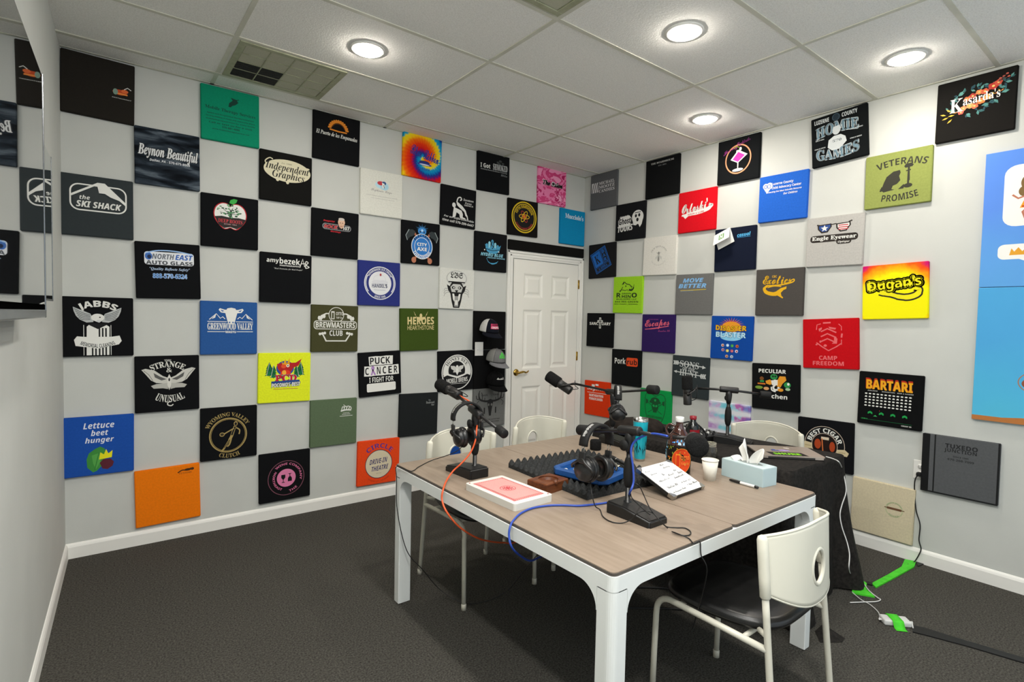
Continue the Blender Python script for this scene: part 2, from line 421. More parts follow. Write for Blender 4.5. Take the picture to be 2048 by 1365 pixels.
# recessed lamps, then the unseen ones added for fill
def emis(name, col, st):
    m, nt, b = newmat(name); b.inputs['Base Color'].default_value = (.9, .9, .9, 1)
    b.inputs['Emission Color'].default_value = col + (1,); b.inputs['Emission Strength'].default_value = st; return m
LAMPM = emis('lamp_diffuser', LAMP_COLOR, LAMP_POWER); LAMPFILL = emis('fill_lamp_diffuser', LAMP_COLOR_FILL, LAMP_POWER_FILL)
lamp_lab = ['recessed round ceiling lamp nearest the back wall, beside the square air vent', 'recessed round ceiling lamp over the middle of the room, highest in the photo',
            'recessed round ceiling lamp above the cocktail glass panel', 'recessed round ceiling lamp above the baseball player panel on the right wall',
            'recessed ceiling lamp by the left wall, farthest forward of the row', 'recessed ceiling lamp by the left wall, middle of the row', 'recessed ceiling lamp by the left wall, nearest the window',
            'recessed ceiling lamp over the near end of the table', 'recessed ceiling lamp over the viewer', 'recessed ceiling lamp behind the viewer near the window']
for k, ((x, y), lb) in enumerate(zip(LAMPS+LAMPS_FILL, lamp_lab)):
    t = thing('ceiling_light', lb, 'ceiling light', (x, y, ZC-.012), 0, 'recessed round ceiling lamps')
    a = MB(); a.lathe([(.076, .012), (.096, .0115), (.098, .009), (.094, .005), (.080, .001), (.076, .004)], 40); a.build('trim_ring', WHITE, t)
    a = MB(); a.lathe([(0, -.012), (.03, -.0115), (.055, -.009), (.069, -.004), (.0765, .004)], 40); a.build('diffuser', LAMPM if k < 4 else LAMPFILL, t)
# ceiling vents: olive louvred squares
VM = noisy('#9a9c80', '#a9ab90', 20.0, .6, 0, 3, .4, 'olive_vent_metal'); VD = plain('#2b2c28', .8); VC = noisy('#aeae98', '#c2c2ae', 400.0, .8, .3, 2, .3, 'perforated_vent')
def vent(x0, x1, y0, y1, label, dark):
    t = thing('ceiling_vent', label, 'vent', ((x0+x1)/2, (y0+y1)/2, ZC-.008), 0, 'olive ceiling vents')
    hx, hy = (x1-x0)/2, (y1-y0)/2
    a = MB(); w = .035
    for (p, q, r, s) in ((-hx, hx, -hy, -hy+w), (-hx, hx, hy-w, hy), (-hx, -hx+w, -hy+w, hy-w), (hx-w, hx, -hy+w, hy-w)): a.box(p, q, r, s, -.002, .008, bev=.002)
    a.build('frame', VM, t)
    a = MB(); mi = 0; nx = 4; ny = 4; cx = (2*hx-2*w)/nx; cy = (2*hy-2*w)/ny
    for i in range(nx):
        for j in range(ny):
            d = 1 if (dark and i < 2 and j >= 2) else 0
            X0 = -hx+w+i*cx; Y0 = -hy+w+j*cy
            a.box(X0+.003, X0+cx-.003, Y0+.003, Y0+cy-.003, .003, .006, mi=d)
            if d:
                for k in range(7): a.box(X0+.006, X0+cx-.006, Y0+.012+k*cy/7.5, Y0+.018+k*cy/7.5, .0, .003, mi=1)
    a.build('grille', [VC, VD], t)
    a = MB()
    for i in range(1, nx): a.box(-hx+w+i*cx-.003, -hx+w+i*cx+.003, -hy+w, hy-w, -.001, .006)
    for j in range(1, ny): a.box(-hx+w, hx-w, -hy+w+j*cy-.003, -hy+w+j*cy+.003, -.001, .006)
    a.build('divider_bars', VM, t)
vent(.825, 1.43, -.77, -.225, 'square olive ceiling vent with a dark open corner above the green panel', True)
vent(1.42, 2.0, -2.66, -2.06, 'olive ceiling vent cut by the top edge of the photo', False)
# outlet and switch
PL = plain('#e3e2dd', .35); DK = plain('#2a2a2a', .5)
t = thing('wall_outlet', 'white double socket plate on the right wall, half behind the grey panel', 'outlet', (W, -3.03, .53))
a = MB(); a.box(-.006, 0, -.036, .036, 0, .118, bev=.002); a.build('cover_plate', PL, t)
for z in (.036, .082):
    a = MB(); a.lathe([(0, .004), (.014, .004), (.0155, .0)], 20, M=Matrix.Translation((-.006, 0, z)) @ Matrix.Rotation(-pi/2, 4, 'Y'))
    s_ = a.build('socket', PL, t)
    a = MB()
    for yy in (-.006, .006): a.box(-.0107, -.0098, yy-.001, yy+.001, z-.004, z+.006)
    a.build('slots', DK, s_)
t = thing('light_switch', 'white double light switch plate beside the door, left of the caps', 'switch', (2.955, -.027, 1.145))
a = MB(); a.box(-.045, .045, -.006, 0, 0, .125, bev=.002); a.build('cover_plate', PL, t)
for x in (-.02, .02):
    a = MB(); a.box(x-.004, x+.004, -.014, -.006, .055, .072, bev=.001); a.build('toggle', PL, t)

# ------------------------------------------------------------------ printed fabric panels
PT = .022
WH, BK, GY = '#e6e6e0', '#111214', '#c9c9c4'
def block_mesh(s, h):
    bm = bmesh.new(); bmesh.ops.create_cube(bm, size=1.0)
    for v in bm.verts: v.co = Vector((v.co.x*s, -PT/2+v.co.y*PT, v.co.z*h))
    bmesh.ops.bevel(bm, geom=[e for e in bm.edges if any(v.co.y < -PT*.9 for v in e.verts)], offset=.0035, segments=3, affect='EDGES')
    return bm
def panel(wall, a, z, s, h, rot, mat, label, draw=None, group=None):
    """a: distance along the wall from its left end as one faces it"""
    s -= .004; h -= .004
    loc = (a, -.0008, z) if wall == 'A' else (W-.0008, -a, z)
    rz = 0.0 if wall == 'A' else -pi/2
    m = fabric(mat) if isinstance(mat, str) else mat
    mb = MB(); mb.frombm(block_mesh(s, h), 0, True)
    grp = group or ('printed fabric panels on the back wall' if wall == 'A' else 'printed fabric panels on the right wall')
    if draw is None:
        o = mb.build('fabric_panel', m, sharp=40); o.location = loc; o.rotation_euler = (0, radians(-rot), rz)
        return tag(o, label, 'wall panel', grp)
    t = thing('fabric_panel', label, 'wall panel', loc, rz, grp); t.rotation_euler = (0, radians(-rot), rz)
    mb.build('padded_block', m, t, sharp=40)
    pr = Print(lambda u, v, k: ((u-.5)*s, -PT-.00015-k, (.5-v)*h), .00003)
    draw(pr); pr.build('printed_design', t); return t

def scribble(p, u0, u1, v, h, c, n=14, seed=0):
    """a line of lettering too small to read"""
    r = random.Random(seed+int(v*997)); x = u0
    while x < u1:
        w = r.uniform(.5, 1.1)*h; p.r(x, min(x+w, u1), v-h/2*r.uniform(.6, 1), v+h/2*r.uniform(.6, 1), c); x += w+h*r.uniform(.25, .7 if r.random() < .8 else 1.2)
# --- special fabrics
def tie_spiral(cx, cz, stops, name, turns=1.0, wob=.12, rs=5.5):
    def f(nt):
        tc = N(nt, 'ShaderNodeTexCoord'); sp = N(nt, 'ShaderNodeSeparateXYZ'); nt.links.new(tc.outputs['Object'], sp.inputs[0])
        def mth(op, a, b=None):
            n = N(nt, 'ShaderNodeMath', operation=op)
            for i, q in enumerate((a, b)):
                if q is None: continue
                if isinstance(q, (int, float)): n.inputs[i].default_value = q
                else: nt.links.new(q, n.inputs[i])
            return n.outputs[0]
        x = mth('SUBTRACT', sp.outputs[0], cx); z = mth('SUBTRACT', sp.outputs[2], cz)
        rr = mth('SQRT', mth('ADD', mth('MULTIPLY', x, x), mth('MULTIPLY', z, z)))
        ang = mth('DIVIDE', mth('ARCTAN2', z, x), 2*pi)
        no = N(nt, 'ShaderNodeTexNoise', i_Scale=45.0, i_Detail=2.0); nt.links.new(tc.outputs['Object'], no.inputs['Vector'])
        ridge = mth('MULTIPLY', mth('SINE', mth('MULTIPLY', ang, 2*pi*38)), .018)
        w = mth('ADD', mth('MULTIPLY', mth('SUBTRACT', no.outputs[0], .5), wob), ridge)
        return mth('FRACT', mth('ADD', mth('ADD', mth('MULTIPLY', ang, turns), mth('MULTIPLY', rr, rs)), w))
    return ramp_mat(name, f, stops)
def streaks(name, scale, sx, stops, rot=0.0, dist=2.0, interp='LINEAR'):
    def f(nt):
        tc = N(nt, 'ShaderNodeTexCoord'); mp = N(nt, 'ShaderNodeMapping'); mp.inputs['Scale'].default_value = sx; mp.inputs['Rotation'].default_value = (0, rot, 0)
        no = N(nt, 'ShaderNodeTexNoise', i_Scale=scale, i_Detail=4.0, i_Distortion=dist)
        nt.links.new(tc.outputs['Object'], mp.inputs[0]); nt.links.new(mp.outputs[0], no.inputs['Vector']); return no.outputs[0]
    return ramp_mat(name, f, stops, interp)
RAINBOW = [(0, '#c9141f'), (.18, '#e83a10'), (.33, '#f0700f'), (.45, '#f4c81c'), (.55, '#e9d81e'), (.62, '#1f9fc0'), (.74, '#0b7fc0'), (.82, '#173a8c'), (.9, '#5d1a70'), (1, '#c9141f')]
M_TIE = tie_spiral(0.02, -.0, RAINBOW, 'rainbow_tie_dye', -1.0, .10, 4.2)
M_DARKDYE = streaks('slate_tie_dye', 9.0, (.55, 1, 2.6), [(.34, '#0d1116'), (.46, '#20272f'), (.54, '#343d47'), (.66, '#5c666f')], radians(40), .5)
M_CAMO = streaks('pink_camouflage', 5.0, (.7, 1, 1.7), [(0, '#f09ac0'), (.42, '#d2487e'), (.5, '#e880ae'), (.57, '#b52a62'), (.63, '#f0a0c4')], radians(25), 1.6, 'CONSTANT')
def _dug(nt):
    tc = N(nt, 'ShaderNodeTexCoord'); mp = N(nt, 'ShaderNodeMapping'); mp.inputs['Location'].default_value = (.0, 0, .075); mp.inputs['Scale'].default_value = (1, .0, 1)
    nt.links.new(tc.outputs['Object'], mp.inputs[0]); ln = N(nt, 'ShaderNodeVectorMath', operation='LENGTH'); nt.links.new(mp.outputs[0], ln.inputs[0])
    no = N(nt, 'ShaderNodeTexNoise', i_Scale=26.0, i_Detail=3.0); nt.links.new(tc.outputs['Object'], no.inputs['Vector'])
    a = N(nt, 'ShaderNodeMath', operation='MULTIPLY_ADD'); nt.links.new(no.outputs[0], a.inputs[0]); a.inputs[1].default_value = .05
    nt.links.new(ln.outputs['Value'], a.inputs[2]); return a.outputs[0]
M_DUG = ramp_mat('yellow_tie_dye', _dug, [(.215, '#f2ea12'), (.25, '#f6b016'), (.285, '#f3641a'), (.30, '#ee4a20'), (.32, '#c81a6a')])
def _pastel():
    def f(nt):
        tc = N(nt, 'ShaderNodeTexCoord'); sp = N(nt, 'ShaderNodeSeparateXYZ'); nt.links.new(tc.outputs['Object'], sp.inputs[0])
        no = N(nt, 'ShaderNodeTexNoise', i_Scale=14.0, i_Detail=3.0); nt.links.new(tc.outputs['Object'], no.inputs['Vector'])
        a = N(nt, 'ShaderNodeMath', operation='MULTIPLY_ADD'); nt.links.new(sp.outputs[0], a.inputs[0]); a.inputs[1].default_value = 2.75; nt.links.new(no.outputs[0], a.inputs[2])
        return a.outputs[0]
    m = ramp_mat('pastel_tie_dye', f, [(0, '#b58ac8'), (.16, '#c9b4d8'), (.32, '#8accdc'), (.52, '#74c6d8'), (.66, '#9ccfe0'), (.76, '#c070b0'), (.9, '#8a64b4'), (1, '#7a8ac8')])
    nt = m.node_tree; b = nt.nodes['Principled BSDF']; cr = b.inputs['Base Color'].links[0].from_socket
    tc = N(nt, 'ShaderNodeTexCoord'); sp = N(nt, 'ShaderNodeSeparateXYZ'); nt.links.new(tc.outputs['Object'], sp.inputs[0])
    mp = N(nt, 'ShaderNodeMapping'); mp.inputs['Scale'].default_value = (9, 1, 26); nt.links.new(tc.outputs['Object'], mp.inputs[0])
    no = N(nt, 'ShaderNodeTexNoise', i_Scale=1.0, i_Detail=4.0); nt.links.new(mp.outputs[0], no.inputs['Vector'])
    w = N(nt, 'ShaderNodeMath', operation='MULTIPLY_ADD'); nt.links.new(sp.outputs[2], w.inputs[0]); w.inputs[1].default_value = 70.0; nt.links.new(no.outputs[0], w.inputs[2])
    s_ = N(nt, 'ShaderNodeMath', operation='SINE'); nt.links.new(w.outputs[0], s_.inputs[0])
    a = N(nt, 'ShaderNodeMath', operation='MULTIPLY_ADD'); nt.links.new(s_.outputs[0], a.inputs[0]); a.inputs[1].default_value = .30; nt.links.new(no.outputs[0], a.inputs[2])
    mr = N(nt, 'ShaderNodeMapRange'); mr.inputs[1].default_value = .30; mr.inputs[2].default_value = .78; nt.links.new(a.outputs[0], mr.inputs[0])
    mx = N(nt, 'ShaderNodeMix', data_type='RGBA'); nt.links.new(mr.outputs[0], mx.inputs['Factor']); nt.links.new(cr, mx.inputs[6]); mx.inputs[7].default_value = lin('#e0e2ea'); nt.links.new(mx.outputs[2], b.inputs['Base Color'])
    return m
M_PASTEL = _pastel()
G_ = 'printed fabric panels'
# ------------------------------------------------------------------ back wall
def d(p):
    p.e(.79, .50, .10, .045, '#c4481e'); p.e(.86, .47, .05, .03, '#e06a34'); p.r(.72, .9, .51, .535, '#e8893c'); p.e(.73, .50, .035, .05, '#7f9a8a'); p.s([(.85, .44), (.90, .40), (.95, .43)], .012, WH)
    p.t('RESTAURANT', .82, .60, .27, .014, GY)
panel('A', .207, 2.801, .353, .359, -.8, '#26231f', 'dark brown fabric panel with a tiny orange logo, top left corner of the back wall', d)
def d(p):
    o = [(a, b) for a, b in rrect(.135, .895, .155, .575, .12, 7)]
    p.s(o, .022, WH, True); p.p([(.15, .36), (.135, .33), (.5, .10), (.60, .10), (.90, .40), (.89, .44), (.80, .36), (.68, .32), (.60, .27), (.52, .27), (.50, .17), (.48, .15)], WH)
    p.p([(.17, .365), (.48, .165), (.52, .29), (.60, .30), (.67, .35), (.80, .39), (.86, .43), (.86, .50), (.17, .50)], '#343a3c')
    p.t('the', .325, .365, .14, .07, WH, 'bi'); p.t('SKI SHACK', .52, .475, .62, .105, WH, 'bi', off=.04)
panel('A', .198, 2.1, .351, .359, .1, '#343a3c', 'slate grey fabric panel with a white mountain outline logo, by the left wall', d)
def d(p):
    p.arc('JABBS', .5, .62, .43, 90, 62, .13, WH, 'bold', .05)
    for s in (-1, 1):
        X = lambda x: .5+s*x
        p.p([(X(.06), .36), (X(.1), .28), (X(.18), .24), (X(.33), .17), (X(.32), .24), (X(.29), .32), (X(.24), .38), (X(.15), .43), (X(.06), .42)], '#b9bdbc')
        for k in range(5): p.s([(X(.10), .30+.02*k), (X(.2), .27+.028*k), (X(.315-.015*k), .20+.036*k)], .007, BK, curve=3)
    p.e(.5, .345, .09, .065, WH); p.p([(.50, .38), (.56, .40), (.52, .43), (.47, .41)], '#cfd2d0'); p.e(.53, .34, .012, .01, BK)
    p.p([(.38, .47), (.5, .54), (.62, .47), (.66, .50), (.655, .98), (.345, .98), (.35, .50)], WH)
    p.p([(.36, .45), (.5, .53), (.64, .45), (.60, .44), (.4, .44)], BK)
    for x in (.415, .46, .51, .555, .60): p.r(x, x+.022, .52 if x > .5 else .78, .98, BK)
    for x in (.31, .68): p.s([(x, .47), (x, .98)], .008, WH)
    p.p([(.18, .72), (.22, .66), (.32, .67), (.68, .67), (.8, .65), (.83, .74), (.79, .80), (.5, .87), (.2, .82)], WH)
    p.arc('MEMORIAL CLEANING', .5, .30, .555, -90, 52, .065, '#33383a', 'bold')
panel('A', .193, 1.386, .354, .359, .1, BK, 'black fabric panel with a white spread winged eagle over a striped shield', d)
def d(p):
    w = '#dfe3ea'
    p.t('Lettuce', .50, .155, .43, .10, w, 'bi'); p.t('beet', .51, .28, .24, .10, w, 'bi'); p.t('hunger', .51, .415, .40, .12, w, 'bi')
    p.p([(.36, .62), (.33, .72), (.34, .86), (.42, .95), (.47, .93), (.55, .84), (.60, .70), (.58, .56), (.52, .52), (.45, .55)], '#3d8a3c')
    p.p([(.40, .66), (.42, .80), (.46, .90), (.52, .78), (.53, .62)], '#55a24a')
    p.s([(.44, .92), (.50, .62)], .012, '#2f7a34')
    p.p([(.50, .74), (.52, .62), (.57, .66), (.60, .57), (.63, .65), (.69, .60), (.68, .72)], '#e6e01e')
    p.p([(.51, .80), (.56, .74), (.66, .74), (.71, .80), (.69, .87), (.62, .92), (.55, .90)], '#5a2230')
panel('A', .193, .667, .352, .361, -.4, '#1f4fa6', 'blue fabric panel with a lettuce and a beet drawing, near the left corner', d)
def d(p):
    p.t('Beynon Beautiful', .51, .42, .92, .25, '#e4e6e6', 'serifi', rot=-1, off=.02, o='#20262c', ow=.03); p.t('Dallas, PA - 570-675-8008', .53, .56, .62, .05, '#dfe2e4', 'bi')
panel('A', .554, 2.451, .354, .355, .4, M_DARKDYE, 'slate streaked tie dye panel with white script lettering', d)
def d(p):
    p.p(rrect(.135, .90, .17, .40, .05), '#e1e4e8'); p.e(.20, .25, .055, .065, '#3f6db8'); p.e(.21, .26, .03, .035, '#1c2a4a')
    p.s([(.15, .20), (.35, .145), (.62, .145), (.88, .19)], .02, '#9cc0ee', curve=6)
    p.t('NORTH', .42, .25, .34, .095, '#6c727c', 'bi', off=.03); p.t('EAST', .745, .25, .28, .095, '#2c5fb0', 'bi', off=.03)
    p.t('AUTO GLASS', .52, .36, .72, .07, '#4a4e54', 'bold', off=.05)
    p.t('"Quality Reflects Safety"', .52, .475, .62, .06, '#bcd2ee', 'serifi'); p.t('888-570-6324', .52, .595, .53, .085, '#7fb0ee', 'bold', off=.02, o='#dfe8f4', ow=.035)
panel('A', .555, 1.746, .355, .357, 1.2, BK, 'black fabric panel with blue and white car glass lettering and phone number', d)
def d(p):
    w = '#d9d8d0'
    p.arc('THE', .5, .60, .50, 90, 12, .035, w, 'serif'); p.arc('STRANGE', .5, .66, .46, 90, 62, .105, w, 'serif', .02); p.t('&', .52, .255, .09, .085, w, 'serif')
    for s in (-1, 1):
        X = lambda x: .52+s*x
        p.p([(X(.01), .40), (X(.10), .36), (X(.22), .26), (X(.36), .22), (X(.42), .24), (X(.36), .32), (X(.28), .43), (X(.2), .48), (X(.06), .50), (X(.01), .48)], '#c9c8c0')
        p.p([(X(.04), .42), (X(.14), .37), (X(.24), .30), (X(.22), .38), (X(.12), .44)], '#5a5a58')
        p.s([(X(.39), .25), (X(.31), .33), (X(.25), .44)], .008, '#55554f')
        p.p([(X(.01), .49), (X(.2), .50), (X(.28), .53), (X(.24), .58), (X(.1), .58), (X(.02), .60)], '#b4b3ac')
    p.p([(.52, .33), (.55, .40), (.55, .52), (.52, .62), (.49, .52), (.49, .40)], '#dad8d0'); p.e(.52, .43, .014, .03, '#3b3b3a')
    p.arc('UNUSUAL', .53, .34, .50, -90, 58, .13, w, 'serif', .02); p.s([(.545, .83), (.50, .84), (.495, .885), (.545, .905), (.58, .88)], .018, w, curve=5)
panel('A', .548, 1.024, .355, .361, .2, BK, 'black fabric panel with a pale death moth drawing', d)
def d(p):
    p.s([(.65, .13), (.72, .09), (.80, .10), (.86, .07)], .02, '#3b2411', curve=4); p.e(.81, .09, .055, .022, '#3b2411'); p.e(.88, .085, .03, .025, '#4a2c14'); p.t('CUSTOMS', .77, .145, .2, .03, '#6b3c14', 'serifi')
panel('A', .549, .299, .361, .365, 1.1, '#ee7a0e', 'bright orange fabric panel with a tiny dark logo, lowest in its column', d)
def d(p):
    c = '#083c30'
    p.p([(.47, .26), (.53, .20), (.50, .15), (.60, .17), (.63, .22), (.58, .27), (.52, .30), (.50, .33), (.46, .33)], c); p.s([(.58, .18), (.64, .16)], .012, c)
    p.t('Mobile Therapy Services', .5, .42, .86, .075, c, 'serif', rot=-1.5); 
    for k, (w, h) in enumerate(((.80, .03), (.84, .03), (.84, .03), (.74, .03))): p.t(['Speech and Occupational Therapy Evaluations', 'Serving children in home and community places', 'mobiletherapyservices for every family', 'Call or text us for a visit'][k], .5, .51+.055*k, w, h, c)
    p.t('570-881-4886', .5, .73, .3, .035, c); p.t('www.mobiletherapyservices.net', .5, .79, .64, .03, c)
panel('A', .912, 2.804, .357, .357, .5, '#0f8a68', 'green fabric panel with dark lettering and a small bird mark under the ceiling', d)
def d(p):
    def apple(c, k, col):
        P = [(.5, .20), (.56, .15), (.66, .15), (.75, .22), (.79, .34), (.77, .46), (.70, .57), (.62, .645), (.56, .645), (.50, .62), (.44, .645), (.38, .645), (.30, .57), (.23, .46), (.21, .34), (.25, .22), (.34, .15), (.44, .15)]
        return [(q.x, q.y) for q in spline([(.5+(x-.5)*k, .40+(y-.40)*k, 0) for x, y in P], 4, True)]
    p.p(apple(0, 1.0, 0), '#b3202a'); p.p(apple(0, .94, 0), WH)
    p.p([(.23, .42), (.35, .40), (.5, .42), (.65, .41), (.78, .43), (.70, .57), (.61, .63), (.5, .60), (.39, .63), (.30, .57)], '#2a2423')
    p.p([(.48, .44), (.495, .30), (.47, .22), (.51, .28), (.55, .21), (.52, .32), (.535, .44)], '#2c3a30')
    r = random.Random(3)
    for k in range(34):
        a = r.uniform(0, 2*pi); q = r.uniform(.05, .22); x, y = .5+q*cos(a), .29+q*.55*sin(a); p.e(x, y, r.uniform(.012, .028), r.uniform(.008, .018), r.choice(['#4d8a5a', '#6aa874', '#375f45']), 10)
    for x, y in ((.36, .25), (.64, .25), (.32, .33), (.68, .33)): p.s([(.5, .36), (x, y)], .008, '#2c3a30')
    p.t('DEEP ROOTS', .5, .49, .42, .07, '#c8434a', 'serif'); p.t('KITCHEN - TABLE', .5, .55, .22, .02, '#c9a0a0')
    p.p([(.48, .14), (.50, .08), (.56, .05), (.625, .06), (.60, .12), (.55, .16)], '#3aa845')
panel('A', .909, 2.101, .353, .352, -.1, BK, 'black fabric panel with a red apple holding a tree', d)
def d(p):
    for s in (-1, 1):
        X = lambda x: .53+s*x
        p.p([(X(.06), .16), (X(.12), .155), (X(.2), .13), (X(.22), .16), (X(.18), .21), (X(.1), .22)], WH); p.p([(X(.12), .18), (X(.19), .155), (X(.16), .195)], '#2f5ea8')
        p.s([(X(.38), .345), (X(.26), .235), (X(.19), .32), (X(.15), .29), (X(.11), .33)], .014, WH); p.p([(X(.26), .235), (X(.34), .335), (X(.28), .31)], WH)
    p.p([(.46, .13), (.53, .115), (.60, .13), (.64, .20), (.615, .30), (.595, .38), (.57, .43), (.49, .43), (.465, .38), (.445, .30), (.42, .20)], WH)
    p.r(.12, .45, .375, .387, WH); p.r(.61, .92, .375, .387, WH); p.t('GREENWOOD VALLEY', .52, .47, .80, .13, WH, 'serif', off=.02)
    p.r(.12, .42, .565, .577, WH); p.r(.63, .92, .565, .577, WH); p.t('WAGYU', .52, .575, .19, .045, WH, 'bold', off=.04); p.e(.50, .395, .012, .016, '#2f5ea8'); p.e(.56, .395, .012, .016, '#2f5ea8')
panel('A', .904, 1.384, .353, .363, -.2, '#2c5796', 'blue fabric panel with a white cow head between mountains', d)
def d(p):
    g = '#a8925a'
    p.ring(.48, .54, .335, .335, .022, g); p.ring(.48, .54, .305, .305, .007, g); p.arc('WYOMING VALLEY', .48, .54, .365, 93, 128, .075, g, 'serif', .01); p.arc('CLUTCH', .50, .54, .44, -90, 52, .08, g, 'serif', .01)
    p.e(.61, .33, .035, .045, g); p.e(.61, .335, .022, .03, BK)
    p.s([(.60, .38), (.57, .46), (.54, .56), (.50, .64)], .05, g, curve=4); p.s([(.60, .39), (.57, .46), (.54, .55)], .03, BK, curve=4)
    p.s([(.58, .42), (.50, .46), (.41, .51)], .022, g, curve=4); p.s([(.62, .41), (.68, .46), (.67, .54)], .022, g, curve=4); p.e(.37, .52, .045, .04, g); p.e(.37, .52, .032, .026, '#3a3322')
    p.s([(.51, .62), (.46, .70), (.40, .80), (.36, .84)], .03, g, curve=4); p.s([(.53, .62), (.50, .72), (.46, .76)], .026, g, curve=4); p.s([(.51, .63), (.46, .70), (.41, .78)], .012, BK, curve=4)
panel('A', .904, .664, .353, .361, -.2, BK, 'black fabric panel with a gold ring around a ball player', d)
def d(p):
    p.e(.52, .36, .45, .225, '#d9d2b4'); p.t('Est. 1980', .5, .215, .2, .03, '#8a8468', 'serifi')
    p.t('Independent', .52, .32, .84, .19, '#22201c', 'serifi', rot=-2); p.t('Graphics', .54, .47, .62, .19, '#22201c', 'serifi', rot=-2)
    p.s([(.12, .28), (.10, .22), (.18, .15), (.24, .17)], .02, '#d9d2b4', curve=4); p.e(.52, .59, .03, .035, '#d9d2b4'); p.e(.33, .56, .03, .035, '#d9d2b4'); p.e(.90, .25, .05, .02, '#d9d2b4')
panel('A', 1.27, 2.459, .36, .351, -.2, '#161614', 'black fabric panel with a cream oval and dark lettering', d)
def d(p):
    p.t('amy', .235, .175, .23, .095, WH); p.t('bezek', .565, .15, .40, .125, WH, 'bold', off=.01); p.t('PHOTOGRAPHY', .56, .245, .38, .03, WH, off=.02)
    p.s([(.76, .26), (.82, .08), (.86, .24)], .018, WH); p.s([(.79, .18), (.87, .17)], .014, WH); p.s([(.88, .27), (.88, .13), (.93, .15), (.89, .20), (.95, .24), (.88, .27)], .016, WH, curve=4)
    p.t('"Real Portraits, for Real People"', .54, .315, .56, .035, GY, 'serifi')
panel('A', 1.272, 1.744, .358, .357, -.5, BK, 'black fabric panel with a white photographer name across its top', d)
def d(p):
    for s in (-1, 1):
        for x, y, k in ((.30, .30, 1.0), (.22, .34, .85)):
            X = lambda a: .5+s*a
            p.r(X(x)-.008, X(x)+.008, y+.12, y+.17, '#3a2a1a')
            for q in range(4): p.p([(X(x), y-.12*k+.06*q), (X(x-.06*k-.008*q), y+.02+.045*q), (X(x+.06*k+.008*q), y+.02+.045*q)], ['#0c5a34', '#14703f', '#0c5a34', '#14703f'][q])
            p.s([(X(x+.05), y+.16), (X(x), y-.1)], .006, WH)
    p.e(.5, .31, .17, .15, '#274a9a'); p.p([(.34, .22), (.45, .20), (.50, .25), (.56, .20), (.70, .20), (.82, .12), (.76, .26), (.66, .30), (.60, .40), (.42, .40), (.36, .32)], '#b31f24')
    p.p([(.42, .14), (.46, .22), (.50, .12), (.53, .22), (.58, .10), (.585, .24), (.45, .26)], '#e2a21e'); p.e(.47, .27, .05, .04, '#e3512a'); p.e(.55, .26, .03, .03, '#f2e6d0'); p.e(.55, .26, .012, .014, BK)
    p.p([(.40, .44), (.44, .36), (.50, .34), (.58, .36), (.62, .44)], '#e0381e'); p.e(.48, .40, .04, .05, '#f0b03a')
    p.t('PCD', .52, .51, .42, .135, '#c2202c', 'serif', off=.05, o=WH, ow=.05)
    p.p([(.24, .57), (.78, .55), (.80, .63), (.24, .66)], '#274a8c'); p.t("POCONO'S BEST", .52, .645, .56, .085, WH, 'bi', off=.05, rot=2, o='#1b1c22', ow=.05); p.r(.28, .75, .72, .735, '#c99a3a')
panel('A', 1.266, 1.027, .364, .361, -.7, '#e4ee2a', 'fluorescent yellow fabric panel with a red crest between fir trees', d)
def d(p):
    c = '#7a4a58'; p.ring(.52, .54, .36, .36, .014, c); k = '#d8759b'
    p.arc('WINE COMPANY', .52, .54, .27, 60, 150, .045, k, 'bold'); p.arc('NORTHEAST', .52, .54, .27, 197, 105, .045, k, 'bold'); p.arc('THE', .52, .54, .31, -62, 34, .045, k, 'bold')
    p.e(.52, .54, .185, .185, '#de7fa8')
    p.p([(.42, .47), (.50, .47), (.50, .53), (.47, .57), (.45, .57), (.42, .53)], BK); p.r(.453, .467, .56, .63, BK); p.r(.43, .49, .62, .635, BK)
    p.p([(.55, .62), (.63, .62), (.63, .56), (.61, .52), (.57, .52), (.55, .56)], BK); p.r(.583, .597, .46, .53, BK); p.r(.56, .62, .455, .467, BK)
panel('A', 1.271, .305, .359, .359, .2, BK, 'black fabric panel with a pink disc and ring of pink letters', d)
def d(p):
    o = '#d98324'
    A = [(.335+.18*cos(radians(a))+.19, .34-.19*sin(radians(a))) for a in range(8, 173, 6)]
    p.s(A, .05, o); p.s([(.34, .335), (.53, .35), (.71, .345)], .03, o)
    for a in range(12, 170, 13): p.e(.525+.205*cos(radians(a)), .34-.215*sin(radians(a)), .022, .022, o, 12)
    p.s([(.525+.14*cos(radians(a)), .33-.14*sin(radians(a))) for a in range(15, 165, 8)], .008, '#7a4312')
    p.t('El Puerto de las Empanadas', .50, .45, .88, .11, WH, 'serifi', rot=-1)
panel('A', 1.632, 2.817, .36, .354, -.6, BK, 'black fabric panel with an orange empanada drawing near the ceiling', d)
def d(p):
    c = '#c02832'
    p.p(rrect(.22, .83, .29, .42, .06), '#8a8a8c'); p.p(rrect(.235, .815, .305, .405, .05), '#1a1a1c')
    p.t('ROCK', .40, .355, .30, .075, c, 'bi', off=.06, o=WH, ow=.03); p.t('107', .72, .355, .15, .075, WH, 'bi', off=.03)
    p.t('Prospector', .36, .245, .24, .05, c, 'bi', off=.05); p.t('Mornings', .50, .455, .22, .045, c, 'bi', off=.05)
    p.e(.62, .235, .075, .085, '#d8b49a'); p.p([(.555, .25), (.685, .25), (.665, .34), (.62, .375), (.575, .34)], '#d3ab90'); p.e(.62, .17, .065, .03, '#c9c0b8'); p.e(.595, .25, .012, .008, '#40302a'); p.e(.645, .25, .012, .008, '#40302a'); p.r(.59, .65, .315, .325, '#8a4a40')
panel('A', 1.627, 2.101, .363, .356, -.6, BK, 'black fabric panel with a red and white radio logo and small face', d)
